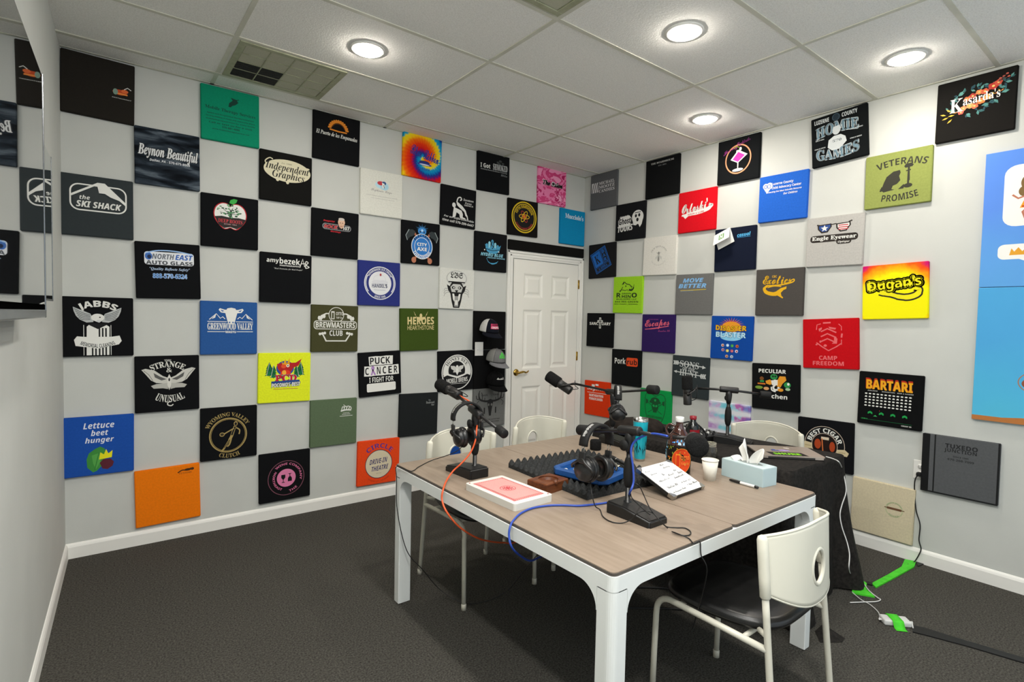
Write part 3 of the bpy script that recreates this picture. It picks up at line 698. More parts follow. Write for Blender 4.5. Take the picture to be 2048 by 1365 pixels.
def d(p):
    w = '#dcdcd4'; k = '#45452a'
    p.p([(.18, .33), (.20, .22), (.30, .17), (.74, .17), (.84, .22), (.86, .33)], w); p.p([(.21, .33), (.23, .24), (.31, .195), (.73, .195), (.81, .24), (.83, .33)], k)
    p.e(.52, .205, .165, .165, w); p.e(.52, .205, .152, .152, k); p.r(.41, .48, .13, .30, w); p.r(.425, .465, .16, .285, k); p.t('OTTO', .59, .18, .16, .07, w); p.t('TAP Co', .58, .265, .13, .04, w)
    p.p([(.22, .62), (.30, .78), (.74, .78), (.84, .62)], w); p.p([(.25, .62), (.32, .755), (.72, .755), (.81, .62)], k)
    p.p(rrect(.05, .97, .335, .52, .06), w); p.p(rrect(.065, .955, .35, .505, .05), k); p.t('BREWMASTERS', .51, .425, .84, .125, w, 'bold', off=.02); p.t('CLUB', .52, .60, .28, .12, w, 'bold', off=.02, o=k, ow=.06)
    for s in (-1, 1):
        for q in range(3): p.e(.52+s*(.26+.05*q), .24+.02*q, .03, .045, w, 14); p.e(.52+s*(.24+.05*q), .60+.01*q, .028, .03, w, 14)
panel('A', 1.63, 1.385, .364, .358, -.5, '#45452a', 'dark olive fabric panel with a white beer club badge', d)
def d(p):
    w = '#dfe0da'
    for k, pts in enumerate(([(.66, .25), (.68, .18), (.72, .20), (.70, .26)], [(.71, .25), (.73, .17), (.77, .19), (.76, .25)], [(.76, .24), (.79, .17), (.83, .19), (.81, .25)], [(.81, .25), (.84, .18), (.87, .22), (.85, .26)])): p.s(pts, .018, w, curve=4)
    p.s([(.64, .27), (.75, .25), (.87, .26)], .03, w, curve=4); p.s([(.73, .17), (.70, .13)], .012, w); p.t('COFFEE', .76, .315, .14, .018, w); p.t('ROASTERS', .76, .345, .18, .018, w); p.r(.62, .90, .375, .385, w)
panel('A', 1.627, .664, .364, .36, -.4, '#5b6d52', 'sage green fabric panel with a tiny white mark in its top right corner', d)
def d(p):
    p.e(.50, .31, .16, .085, '#b9dce8'); p.e(.56, .34, .1, .07, '#a8d2e2'); p.e(.47, .27, .08, .045, '#c03c44'); p.e(.55, .26, .05, .04, '#3a5a8a'); p.p([(.50, .25), (.56, .27), (.57, .36), (.51, .38)], WH); p.s([(.54, .30), (.56, .37)], .012, '#26324a')
    p.t('Stephanie Lingo', .49, .45, .50, .075, '#8a8684', 'script', rot=-1); p.t('A local children author and illustrator of books', .50, .565, .76, .026, '#a9a7a2', 'serifi'); p.t('www.stephanielingobooks.com', .52, .62, .56, .022, '#b1afa9', 'serifi')
panel('A', 1.996, 2.461, .359, .357, .1, '#dcdcd2', 'white fabric panel with a small pale blue picture and thin script', d)
def d(p):
    w = '#dfe0e2'; n = '#2c3478'
    p.e(.51, .49, .375, .375, w); p.e(.51, .49, .355, .355, n); p.ring(.51, .49, .345, .345, .02, w, a0=150, a1=215); p.ring(.51, .49, .345, .345, .02, w, a0=-35, a1=30)
    p.arc('HOMEMADE ICE CREAM', .51, .49, .29, 90, 120, .05, w, 'bold'); p.arc('SINCE 1945', .51, .49, .34, -90, 48, .05, w, 'bold'); p.e(.51, .49, .27, .27, w)
    p.e(.50, .40, .15, .10, '#d2d3d8'); p.e(.50, .40, .14, .09, w); p.e(.44, .47, .12, .05, '#d4d5da'); p.e(.58, .47, .12, .05, '#d4d5da'); p.t("HANDEL'S", .50, .55, .36, .085, '#5a5e78', 'bold', o=w, ow=.05); p.r(.36, .64, .64, .648, '#9a9cb0'); p.e(.52, .30, .022, .03, '#a83a40')
panel('A', 1.986, 1.747, .361, .357, .2, '#2c3478', 'navy fabric panel with a white ice cream seal', d)
def d(p):
    def lab(u0, u1, v0, v1, rot):
        c, s = cos(radians(rot)), sin(radians(rot)); cx, cy = (u0+u1)/2, (v0+v1)/2
        p.p([(cx+(x-cx)*c-(y-cy)*s, cy+(x-cx)*s+(y-cy)*c) for x, y in ((u0, v0), (u1, v0), (u1, v1), (u0, v1))], WH)
    for i, ch in enumerate('PUCK'): lab(.235+.14*i, .385+.14*i, .10, .30, [-3, 4, -4, 3][i])
    for i in range(6): lab(.12+.135*i, .27+.135*i, .315, .54, [3, -4, 2, -3, 5, -2][i])
    p.t('PUCK', .50, .20, .48, .155, '#161618'); 
    for i, ch in enumerate('C NCER'):
        if ch != ' ': p.t(ch, .185+.137*i, .425, .085, .165, '#161618')
    p.s([(.285, .52), (.32, .42), (.345, .36), (.325, .33), (.30, .36), (.33, .43), (.375, .52)], .032, '#a87cc0', curve=5)
    p.t('I FIGHT FOR', .52, .63, .58, .115, WH, 'bold', off=.0); p.p(rrect(.17, .86, .71, .90, .03), WH)
panel('A', 2.002, 1.023, .364, .359, 2.3, BK, 'black fabric panel with ransom note style white lettering and a purple ribbon, hanging askew', d)
def d(p):
    p.e(.5, .55, .315, .315, '#d9cdb0'); p.ring(.5, .55, .325, .325, .014, '#2c2440'); p.arc('CIRCLE', .5, .55, .365, 88, 92, .105, '#5a3a8a', 'bold', .0)
    p.t('DRIVE-IN', .49, .48, .42, .11, '#33336a', 'bi', rot=4, shear=.1); p.t('THEATRE', .53, .64, .40, .105, '#33336a', 'bi', rot=4, shear=.1); p.t('SINCE 1949', .5, .76, .12, .02, '#a89a80'); p.arc('DICKSON CITY - THE SHOPS', .5, .55, .41, -90, 78, .032, '#b83818')
panel('A', 1.997, .304, .365, .364, -.9, '#ea4a1c', 'orange red fabric panel with a cream disc and purple arched word', d)
def d(p):
    b = '#2a3a96'
    p.t('Blue Ribbon', .56, .42, .74, .24, b, 'script', rot=-9, off=.025); p.e(.55, .62, .14, .045, '#24306e'); p.e(.55, .66, .19, .03, b); p.e(.55, .665, .13, .014, '#d9dce4'); p.t('DAIRY', .55, .77, .3, .05, b, 'bold')
panel('A', 2.355, 2.821, .365, .361, -.9, M_TIE, 'rainbow spiral tie dye panel under the ceiling', d)
def d(p):
    bl = '#2f78c4'
    for k in range(11):
        a = 90-75+15*k; p.p([(.52+.05*cos(radians(a-8)), .20-.05*sin(radians(a-8))), (.52+(.19 if k % 2 else .15)*cos(radians(a)), .21-(.17 if k % 2 else .13)*sin(radians(a))), (.52+.05*cos(radians(a+8)), .20-.05*sin(radians(a+8)))], '#4a9ade')
    p.e(.52, .22, .11, .085, '#3a86cc'); p.e(.52, .20, .03, .03, '#bcdcf4'); p.e(.47, .235, .016, .02, BK); p.e(.57, .235, .016, .02, BK)
    for s in (-1, 1):
        X = lambda x: .52+s*x
        p.s([(X(-.20), .90), (X(.22), .24)], .05, '#a8664a'); p.p([(X(.17), .26), (X(.24), .20), (X(.34), .21), (X(.42), .35), (X(.38), .46), (X(.31), .38), (X(.23), .35)], '#30383a'); p.s([(X(.34), .21), (X(.42), .35), (X(.38), .46)], .016, '#9aa4a4'); p.e(X(-.21), .91, .06, .07, '#b8765a')
    p.e(.52, .58, .28, .30, '#dde4ea'); p.e(.52, .58, .262, .28, bl); p.ring(.52, .58, .20, .215, .012, '#dde4ea')
    p.arc('ELECTRIC', .52, .58, .215, 90, 110, .055, BK, 'bold', .0, .23); p.arc('THROWING', .52, .58, .262, -90, 125, .06, WH, 'bold', .0, .28); p.t('CITY', .52, .53, .26, .075, WH, 'bold', off=.03); p.t('AXE', .52, .64, .26, .085, WH, 'bold', off=.03)
panel('A', 2.353, 2.107, .362, .357, .2, BK, 'black fabric panel with crossed axes behind a blue shield', d)
def d(p):
    c = '#d8c68e'
    for s in (-1, 1):
        X = lambda x: .53+s*x
        for k in range(4): p.p([(X(.02+.02*k), .26-.01*k), (X(.10+.035*k), .16-.035*k+.05), (X(.19-.025*k), .06+.045*k), (X(.17-.02*k), .11+.045*k), (X(.06), .27)], c)
    p.e(.53, .17, .035, .05, c); p.p([(.50, .18), (.56, .18), (.57, .26), (.53, .30), (.49, .26)], c)
    p.t('HEROES', .53, .29, .70, .185, c, 'bold', off=.03); p.t('HEARTHSTONE', .53, .455, .70, .105, c, 'sans')
panel('A', 2.351, 1.381, .362, .359, 1.1, '#3d4f1c', 'moss green fabric panel with tan winged lettering', d)
def d(p):
    w = '#9a9e9c'; p.t('The', .77, .175, .06, .03, w, 'serif'); p.t('Boulevard', .79, .23, .22, .055, w, 'serif'); p.t('Bar', .86, .29, .08, .04, w, 'serif')
panel('A', 2.355, .659, .368, .363, -1.0, '#212425', 'charcoal fabric panel with tiny grey lettering at its top right, above the left chair', d)
def d(p):
    w = '#dadad6'
    p.s([(.44, .38), (.47, .28), (.54, .25), (.57, .30), (.53, .33)], .03, w, curve=5); p.p([(.42, .36), (.50, .40), (.60, .46), (.70, .56), (.76, .72), (.70, .70), (.66, .60), (.58, .55), (.50, .50), (.45, .46)], w)
    p.e(.36, .47, .05, .06, w); p.p([(.36, .52), (.44, .54), (.58, .58), (.62, .66), (.62, .74), (.70, .76), (.70, .79), (.54, .77), (.52, .68), (.44, .64), (.41, .76), (.33, .79), (.34, .66)], w); p.s([(.74, .68), (.77, .80)], .03, w)
    p.t('Downtown', .77, .29, .30, .06, w, 'serifi'); p.t('Farms', .77, .37, .2, .05, w, 'serifi'); p.t('SCRANTON, PA', .78, .43, .26, .04, w, 'bi')
    p.t('For an unforGOATable', .52, .80, .86, .065, w, 'bi', rot=-3); p.t('time call 570-299-6447', .50, .89, .90, .065, w, 'bi', rot=-3)
panel('A', 2.717, 2.46, .364, .349, -1.0, BK, 'black fabric panel with white animal silhouettes above a phone number', d)
def d(p):
    k = '#1c1c1c'
    p.e(.48, .24, .30, .20, '#b9bab6'); p.e(.48, .235, .27, .17, '#d9dad4'); p.t('LBS', .48, .16, .36, .15, k, 'frak', off=.02); p.r(.24, .72, .315, .345, k)
    p.p([(.20, .40), (.28, .44), (.34, .34), (.62, .34), (.68, .44), (.76, .40), (.72, .54), (.66, .62), (.30, .62), (.24, .54)], k); p.p([(.30, .46), (.38, .38), (.58, .38), (.66, .46), (.62, .58), (.34, .58)], '#c4c5c0')
    p.e(.39, .47, .05, .035, k); p.e(.57, .47, .05, .035, k); p.e(.40, .47, .02, .018, WH); p.e(.56, .47, .02, .018, WH); p.p([(.43, .53), (.53, .53), (.50, .58), (.46, .58)], k)
    p.p([(.30, .60), (.66, .60), (.62, .80), (.57, .97), (.39, .97), (.34, .80)], k); p.p([(.36, .62), (.41, .62), (.44, .72), (.42, .82), (.38, .76)], WH); p.p([(.60, .62), (.55, .62), (.52, .72), (.54, .82), (.58, .76)], WH); p.p([(.43, .68), (.53, .68), (.54, .94), (.42, .94)], '#9a9b97'); p.p([(.44, .90), (.44, .78), (.52, .78), (.52, .90)], '#e0e0da')
    for s in (-1, 1):
        for q in range(3): p.s([(.48+s*.2, .52+.03*q), (.48+s*.32, .50+.06*q), (.48+s*.36, .56+.07*q)], .007, k, curve=3)
panel('A', 2.715, 1.741, .36, .357, -.4, '#d8d9d2', 'white fabric panel with a black roaring big cat head', d)
def d(p):
    p.e(.53, .54, .44, .44, WH); p.e(.53, .54, .415, .415, '#202122'); p.e(.53, .54, .40, .40, WH)
    p.p([(.53+.40*cos(radians(a)), .54-.40*sin(radians(a))) for a in range(-172, -7, 6)], '#161718'); p.p([(.14, .62), (.25, .58), (.38, .62), (.53, .66), (.70, .62), (.82, .58), (.92, .62), (.92, .66), (.14, .66)], '#161718')
    p.e(.52, .50, .24, .24, '#161718'); p.arc('HONEY BEE', .53, .54, .30, 90, 118, .085, '#3a3a38', 'serif'); p.p([(.14, .64), (.25, .60), (.38, .645), (.53, .69), (.70, .645), (.82, .60), (.92, .64), (.9, .60), (.82, .56), (.70, .60), (.53, .64), (.38, .60), (.25, .555), (.15, .60)], WH)
    for s in (-1, 1): p.p([(.53, .44), (.53+s*.08, .38), (.53+s*.19, .37), (.53+s*.17, .45), (.53+s*.08, .50)], '#d2d2cc'); p.p([(.53, .48), (.53+s*.10, .49), (.53+s*.12, .54), (.53+s*.05, .54)], '#c9c9c3')
    p.e(.53, .40, .035, .035, WH); p.p([(.49, .44), (.57, .44), (.575, .53), (.53, .62), (.485, .53)], WH); p.t('MOBILE BREWS', .53, .74, .60, .115, WH, 'bold', rot=2); p.r(.25, .8, .82, .828, WH)
panel('A', 2.718, 1.017, .367, .36, 1.2, BK, 'black fabric panel with a round white bee badge', d)
panel('A', 2.72, .30, .358, .358, 0, '#1d4da0', 'plain blue fabric panel almost hidden behind the left white chair')
def d(p):
    p.t('I Got', .235, .355, .30, .11, WH, 'bold'); p.t('SHMOKED', .70, .34, .46, .16, '#b9bcbc', 'serif', off=.0); p.t('Shmokey Bones Barbecue & Catering', .50, .455, .82, .04, '#9a9d9d')
    for k, (x, y, r) in enumerate(((.62, .21, .05), (.70, .17, .06), (.66, .25, .07), (.78, .22, .05))): p.e(x, y, r*.8, r*.5, '#3a3d3e', 14)
    p.t('SHMOKED', .70, .34, .46, .16, '#c6c9c9', 'serif', off=.0); p.t('Pittston', .82, .52, .2, .06, '#8a8e8e', 'script')
panel('A', 3.089, 2.824, .365, .354, .8, BK, 'black fabric panel with smoky grey lettering under the ceiling', d)
def d(p):
    b, l = '#4a9cc4', '#8ccade'
    for k, (x, h) in enumerate(((.36, .14), (.44, .20), (.53, .25), (.62, .18), (.70, .13))): p.p([(x-.035, .42), (x-.035, .42-h+.03), (x, .42-h), (x+.035, .42-h+.03), (x+.035, .42)], l if k % 2 else b)
    p.p([(.30, .30), (.42, .40), (.54, .36), (.66, .40), (.80, .30), (.74, .48), (.62, .54), (.46, .54), (.36, .48)], b); p.s([(.34, .42), (.54, .46), (.74, .42)], .016, BK, curve=4); p.s([(.53, .22), (.50, .30), (.56, .36), (.52, .42)], .02, BK, curve=4)
    p.t('HYDRO BLUE', .53, .57, .70, .085, l, 'bi', off=.04, o='#163040', ow=.04); p.t('PRESSURE WASHING', .66, .645, .56, .035, l, 'bi')
    p.s([(.36, .66), (.42, .76), (.54, .80), (.66, .77), (.72, .72)], [.01, .02, .034, .03, .012], b, curve=5); p.r(.28, .31, .44, .47, WH); p.r(.72, .75, .46, .49, WH)
panel('A', 3.075, 2.099, .367, .357, -.3, '#141517', 'black fabric panel with a light blue water crown logo, left of the door top', d)
panel('A', 3.08, 1.377, .362, .358, 0, '#0f0f10', 'plain black fabric panel behind the two upper hanging caps')
panel('A', 3.085, 1.017, .362, .358, 0, '#0f0f10', 'plain black fabric panel behind the lowest, black cap')
def d(p):
    k = '#2a2a2a'
    for s in (-1, 1):
        X = lambda x: .52+s*x
        p.s([(X(.10), .34), (X(.22), .32), (X(.33), .27), (X(.36), .14), (X(.33), .05)], [.05, .05, .045, .035, .02], k, curve=5); p.s([(X(.26), .31), (X(.25), .18), (X(.28), .10)], .02, k, curve=4); p.s([(X(.33), .27), (X(.42), .26), (X(.44), .17)], .022, k, curve=4); p.s([(X(.18), .33), (X(.17), .24)], .018, k); p.s([(X(.34), .30), (X(.42), .38), (X(.38), .46)], .014, k, curve=4)
        p.r(X(.18)-.02, X(.18)+.02, .50, .66, k)
    p.p([(.42, .32), (.52, .28), (.62, .32), (.60, .44), (.57, .58), (.55, .72), (.49, .72), (.47, .58), (.44, .44)], k); p.e(.475, .43, .025, .035, '#70716f'); p.e(.565, .43, .025, .035, '#70716f'); p.t('CHASIN', .33, .175, .20, .04, k); p.t('TINES', .70, .175, .20, .04, k); p.r(.35, .69, .31, .36, k)
    p.t('HUNTING AND OUTFITTERS', .52, .82, .64, .03, k); p.t('NORTHEAST PENNSYLVANIA', .52, .88, .6, .03, k)
panel('A', 3.089, .658, .362, .361, -.3, '#6f706e', 'grey fabric panel with a dark deer skull and antlers beside the door', d)
def d(p):
    y, r = '#d8b820', '#a8322c'
    p.e(.53, .48, .42, .44, y); p.e(.53, .48, .385, .405, '#141313'); p.ring(.53, .48, .355, .375, .02, y); p.arc('FIFTH DIMENSION', .53, .48, .245, 90, 140, .075, y, 'bold', .0, .26); p.arc('COMICS CARDS GAMES', .53, .48, .33, -90, 120, .05, r, 'bold', .0, .345)
    for a, c in ((0, y), (60, r), (120, y)):
        P = [(.53+cos(radians(t))*.17*cos(radians(a))-sin(radians(t))*.06*sin(radians(a)), .46+cos(radians(t))*.17*sin(radians(a))+sin(radians(t))*.06*cos(radians(a))) for t in range(0, 360, 10)]; p.s(P, .018, c, True)
    p.e(.53, .46, .045, .045, '#d8702a')
panel('A', 3.446, 2.46, .372, .345, .5, '#151312', 'black fabric panel with a yellow ringed atom above the door', d)
def d(p):
    p.t('The Salon', .51, .42, .70, .13, '#201418', 'serifi', off=.05, rot=-2, o='#dadada', ow=.05); p.e(.53, .41, .07, .06, '#dadada'); p.e(.53, .41, .05, .04, '#3a3034')
panel('A', 3.811, 2.815, .379, .358, .4, M_CAMO, 'pink camouflage fabric panel near the right corner', d)
def d(p): p.t("Mucciolo's", .56, .20, .74, .14, '#dfe6ea', 'serif', rot=-1)
panel('A', 4.105, 2.45, .356, .362, -.1, '#0f86b8', 'sky blue fabric panel with one white word in the right corner', d)
# long black strip over the door
mb = MB(); mb.frombm(block_mesh(1.0, .093), 0, True)
tag(mb.build('foam_strip', fabric('#131211'), loc=(3.779, -.0008, 2.195), sharp=40), 'long thin black strip fixed above the white door', 'wall strip')

# ------------------------------------------------------------------ right wall
def d(p):
    w = '#d6d7d6'
    p.r(.05, .30, .24, .52, w)
    for k in range(3): p.s([(.08+.08*k, .54), (.11+.08*k, .34), (.17+.08*k, .22)], .03, '#5c5e60', curve=4)
    for t, v in (('MICHAEL', .28), ('MOOTZ', .39), ('CANDIES', .50)): p.t(t, .62, v, .58, .085, w, 'serif')
panel('B', .286, 2.81, .364, .357, 0, '#5c5e60', 'mid grey fabric panel with white candy shop lettering, right of the room corner', d)
def d(p):
    b = '#1c62b4'; k = '#1b1b1d'
    def q(x, y): 
        a = radians(-24); X, Y = x-.5, y-.52; return (.47+X*cos(a)-Y*sin(a), .48+X*sin(a)+Y*cos(a))
    def rr(a, b_, c, d_, col): p.p([q(a, c), q(b_, c), q(b_, d_), q(a, d_)], col)
    rr(.20, .80, .20, .84, b); rr(.22, .78, .22, .82, k); rr(.24, .56, .24, .66, b); rr(.58, .76, .24, .66, b); rr(.595, .745, .255, .645, k); rr(.24, .76, .68, .80, b); rr(.255, .745, .69, .79, k)
    for i, ch in enumerate('BAR'): x, y = q(.67, .32+.13*i); p.t(ch, x, y, .09, .10, b, 'bold', rot=24)
    x, y = q(.5, .74); p.t('& GRILL', x, y, .34, .06, b, 'bold', rot=24); x, y = q(.40, .45); p.t('K', x, y, .18, .26, k, 'serif', rot=24)
panel('B', .287, 2.101, .367, .352, .8, '#1b1b1d', 'charcoal fabric panel with a tilted blue bar logo beside the door top', d)
def d(p):
    p.t('SANC', .28, .31, .33, .085, WH, 'bold', off=.01); p.t('UARY', .75, .31, .33, .085, WH, 'bold', off=.01)
    p.r(.485, .555, .13, .45, WH); p.r(.42, .62, .21, .27, WH); p.r(.505, .535, .15, .43, BK); p.r(.44, .60, .23, .25, BK)
panel('B', .284, 1.393, .366, .35, -.3, '#101113', 'black fabric panel with a white cross in the middle of a word', d)
def d(p):
    p.t('Keystone', .5, .24, .78, .13, WH, 'script', off=.02); p.r(.12, .88, .335, .348, WH); p.t('NORTHEASTERN', .48, .42, .56, .075, WH, 'bold', off=.02); p.t('PENNSYLVANIA', .47, .52, .54, .075, WH, 'bold', off=.02); p.r(.3, .42, .10, .17, WH); p.r(.45, .57, .08, .13, WH)
panel('B', .272, .686, .355, .36, 1.0, '#dc3a12', 'orange red fabric panel with white lettering low beside the door', d)
def d(p):
    w = '#dcdcd8'; k = '#17181a'
    p.t('Nepa', .30, .36, .30, .06, w, 'bi', rot=6); p.p([(.10, .46), (.20, .36), (.48, .34), (.55, .42), (.52, .62), (.12, .66)], w); p.t('Ghost', .33, .48, .42, .17, k, 'bi', rot=3, off=.03); p.t('TOURS', .35, .68, .52, .17, w, 'bi', rot=4, off=.05)
    p.e(.76, .42, .19, .19, w); p.p([(.60, .50), (.94, .46), (.90, .62), (.84, .70), (.78, .60), (.70, .64), (.62, .62)], w); p.e(.70, .38, .035, .045, k); p.e(.81, .37, .035, .045, k); p.e(.755, .49, .04, .05, k); p.s([(.66, .30), (.86, .29)], .02, k)
panel('B', .641, 2.455, .366, .354, -.6, '#17181a', 'black fabric panel with a white ghost logo', d)
def d(p):
    k = '#203016'
    p.s([(.34, .28), (.27, .38), (.24, .42)], .02, k, curve=3); p.s([(.31, .22), (.38, .15), (.46, .20), (.56, .22), (.64, .28)], .022, k, curve=4); p.p([(.33, .21), (.35, .14), (.38, .16), (.37, .21)], k); p.s([(.22, .40), (.31, .36), (.42, .38), (.50, .36), (.53, .40)], .016, k, curve=4)
    p.s([(.55, .36), (.64, .37), (.70, .32), (.72, .22)], [.05, .05, .04, .015], k, curve=5); p.s([(.60, .28), (.66, .27), (.63, .33)], .018, k, curve=3); p.e(.44, .26, .02, .02, k)
    p.t('R', .20, .51, .15, .13, k, 'bold', off=.03); p.t('HIN', .47, .545, .31, .075, k, 'bold', off=.03); p.t('O', .74, .51, .18, .13, k, 'bold', off=.04); p.t('GREEN', .47, .465, .32, .04, k)
    p.t('BUILDERS LLC', .48, .62, .70, .04, k); p.t('844-905-GREEN', .48, .69, .80, .045, k); p.t('NEW HOMES | REMODEL', .47, .76, .82, .035, k)
panel('B', .636, 1.745, .364, .357, -.9, '#98cc2a', 'lime green fabric panel with a dark rhino outline', d)
def d(p):
    p.t('Pork', .30, .32, .38, .17, WH, 'bold'); p.p(rrect(.52, .90, .215, .45, .045), '#dd4a1c'); p.t('rub', .71, .33, .33, .155, '#141416', 'bold')
panel('B', .644, 1.036, .367, .355, .4, '#111315', 'black fabric panel with one white word beside an orange box', d)
def d(p):
    p.t('THE BOARDHOUSE', .50, .105, .68, .045, GY, 'serif'); p.t('EST. 2021', .50, .185, .24, .03, '#8a8a88', 'serif')
panel('B', .999, 2.807, .372, .354, 0, '#101112', 'black fabric panel with one small white line under the ceiling, right wall', d)
def d(p):
    k = '#8a8a84'; p.arc('OLD MAN LYON', .48, .50, .235, 90, 130, .035, k, 'serif'); p.arc('MEAD COMPANY', .48, .50, .255, -90, 120, .02, '#b4b4ae', 'serif')
    p.ring(.48, .50, .225, .225, .004, '#c2c2bc'); p.e(.48, .43, .03, .04, k); p.e(.48, .50, .035, .05, '#a5a59e'); p.e(.48, .585, .028, .065, k)
    for s in (-1, 1): p.p([(.48, .47), (.48+s*.10, .53), (.48+s*.09, .60), (.48+s*.04, .56)], '#c6c6c0'); p.s([(.48, .45), (.48+s*.07, .41)], .008, k)
panel('B', .998, 2.093, .367, .353, -1.2, '#dcdad2', 'white fabric panel with a faint grey bee in a ring', d)
def d(p):
    c = '#e0627a'; p.t('Escapes', .47, .255, .76, .26, c, 'script', rot=5, off=.025); p.s([(.10, .40), (.4, .37), (.83, .30)], [.02, .03, .02], c, curve=4); p.t('Scranton, PA', .69, .43, .36, .06, '#b24a82', 'script', rot=3); p.t('ESCAPE ROOMS', .36, .135, .3, .025, '#8a3a82')
panel('B', 1.007, 1.383, .365, .354, .1, '#2f1d56', 'purple fabric panel with coral script lettering', d)
def d(p):
    k = '#17502c'
    S = [(.20, .14), (.34, .10), (.5, .17), (.66, .10), (.80, .16), (.83, .34), (.80, .62), (.70, .84), (.5, .98), (.30, .84), (.20, .62), (.17, .34)]
    p.s(S, .018, k, True, 4); p.e(.5, .30, .15, .10, k); p.r(.32, .68, .30, .36, k); p.e(.5, .45, .11, .12, k); p.e(.455, .43, .035, .035, '#12a04e'); p.e(.545, .43, .035, .035, '#12a04e'); p.r(.44, .56, .55, .60, k); p.e(.5, .28, .03, .03, '#12a04e')
    for s in (-1, 1): p.s([(.5+s*.22, .62), (.5-s*.25, .34)], .016, k); p.p([(.5+s*.22, .30), (.5+s*.30, .26), (.5+s*.30, .40), (.5+s*.24, .38)], k)
    p.t('WILKES-BARRE', .5, .72, .48, .06, k); p.t('FIRE DEPT', .5, .80, .32, .05, k)
panel('B', 1.004, .686, .351, .355, 0, '#10964a', 'green fabric panel with a dark skull in a shield, above the black cloth', d)
def d(p):
    p.t("Orloski's", .48, .38, .78, .25, WH, 'script', rot=4, off=.045); p.s([(.10, .58), (.24, .56), (.5, .545), (.78, .50), (.90, .42), (.84, .40)], [.03, .09, .10, .09, .07, .05], WH, curve=6); p.p([(.10, .55), (.20, .66), (.30, .59), (.2, .54)], WH); p.t('WASH & LUBE', .48, .555, .44, .045, '#c01420', 'bold', rot=4)
panel('B', 1.37, 2.449, .368, .357, -.1, '#d0101e', 'red fabric panel with white baseball style script and tail', d)
def d(p):
    b = '#7fb6e6'; p.t('MOVE', .48, .155, .56, .105, b, 'bi', off=.05); p.t('BETTER', .46, .29, .76, .105, b, 'bi', off=.05); p.s([(.14, .405), (.84, .385)], .016, '#d0b432'); p.s([(.14, .42), (.5, .41)], .01, '#6a8ab0')
panel('B', 1.366, 1.733, .365, .354, -.5, '#6f6f6d', 'grey fabric panel with light blue slanted lettering', d)
def d(p):
    w = '#c9ccca'; k = '#32393b'
    p.s([(.06, .175), (.90, .235)], .022, w); p.p([(.84, .195), (.93, .245), (.83, .28)], w); p.s([(.10, .40), (.90, .455)], .022, w); p.p([(.14, .365), (.05, .395), (.13, .44)], w)
    for q in range(3): p.p([(.03+.05*q, .13), (.07+.05*q, .13), (.09+.05*q, .18), (.07+.05*q, .23), (.03+.05*q, .23), (.05+.05*q, .18)], w); p.p([(.80+.05*q, .40), (.84+.05*q, .40), (.82+.05*q, .455), (.84+.05*q, .51), (.80+.05*q, .51), (.78+.05*q, .455)], w)
    p.t('SONS', .48, .205, .52, .155, w, 'serif', rot=-3); p.t('OF THE', .47, .315, .34, .07, w, 'serif', rot=-3); p.t('HUNT', .47, .42, .50, .15, w, 'serif', rot=-3)
panel('B', 1.358, 1.016, .366, .362, -.4, '#32393b', 'dark slate fabric panel with white arrows through lettering, behind a microphone', d)
def d(p):
    p.ring(.50, .49, .31, .335, .03, '#d88a5c'); p.ring(.50, .49, .30, .325, .012, '#e8b08a'); p.t("Jenny's", .34, .24, .44, .10, '#a83a94', 'script', rot=18); p.t('Cocktails', .62, .12, .3, .08, '#8a2e7a', 'script', rot=14)
    p.p([(.32, .48), (.50, .28), (.72, .42), (.50, .58)], WH); p.p([(.37, .48), (.50, .33), (.66, .43), (.50, .555)], '#e23cab'); p.e(.55, .27, .03, .04, WH); p.e(.47, .32, .02, .04, WH); p.p([(.485, .56), (.515, .56), (.51, .72), (.49, .72)], WH); p.e(.50, .735, .13, .035, WH); p.s([(.40, .24), (.44, .20), (.52, .23)], .014, '#9ab82a', curve=3)
panel('B', 1.733, 2.804, .361, .354, -.2, '#121416', 'black fabric panel with a pink cocktail glass in an orange ring', d)
def d(p): p.t('casual', .72, .185, .32, .085, '#58b4e6', 'bi', off=.04, rot=2); p.r(.56, .88, .24, .25, '#3a86b8')
panel('B', 1.73, 2.09, .356, .351, .4, '#141a2c', 'dark navy fabric panel with a folded white card hanging on it', d)
def d(p):
    for k in range(13): a = 15+12.5*k; p.p([(.50+.12*cos(radians(a-7)), .22-.08*sin(radians(a-7))), (.50+.33*cos(radians(a)), .26-.23*sin(radians(a))), (.50+.12*cos(radians(a+7)), .22-.08*sin(radians(a+7)))], '#e0782a' if k % 2 else '#d8521e')
    p.e(.50, .25, .23, .12, '#e89a2a'); p.e(.50, .47, .27, .10, '#8ccef0')
    p.t('DISASTER', .49, .29, .74, .115, '#e8b41c', 'bold', off=.05, o='#7a3412', ow=.05, warp=-.02); p.t('BLASTER', .49, .43, .72, .125, '#bfe6f8', 'bold', off=.05, o='#2a78b8', ow=.05)
    for i, (x, y, c, c2) in enumerate(((.31, .68, '#c9c2b8', '#c04030'), (.43, .675, '#a8d0ee', '#e8f2f8'), (.54, .68, '#3f9a4a', '#5cb85c'), (.66, .685, '#c8642e', '#8a4a2a'), (.32, .785, '#c99aa8', '#7a4a6a'), (.43, .80, '#d8c84a', '#e8e8a0'), (.54, .80, '#b84a5a', '#d88a8a'), (.65, .80, '#d8d8e8', '#a83a4a'), (.42, .93, '#c8a08a', '#8a5a3a'), (.54, .93, '#b8c8d8', '#7a94b0'))):
        p.e(x, y, .038, .036, c, 14); p.e(x+.005, y+.004, .02, .02, c2, 10)
panel('B', 1.729, 1.371, .365, .358, -.4, '#12489e', 'blue fabric panel with a sunburst title over ten tiny round icons', d)
panel('B', 1.733, .66, .365, .362, 0, M_PASTEL, 'pastel pink, white and turquoise tie dye panel behind the microphone stand')
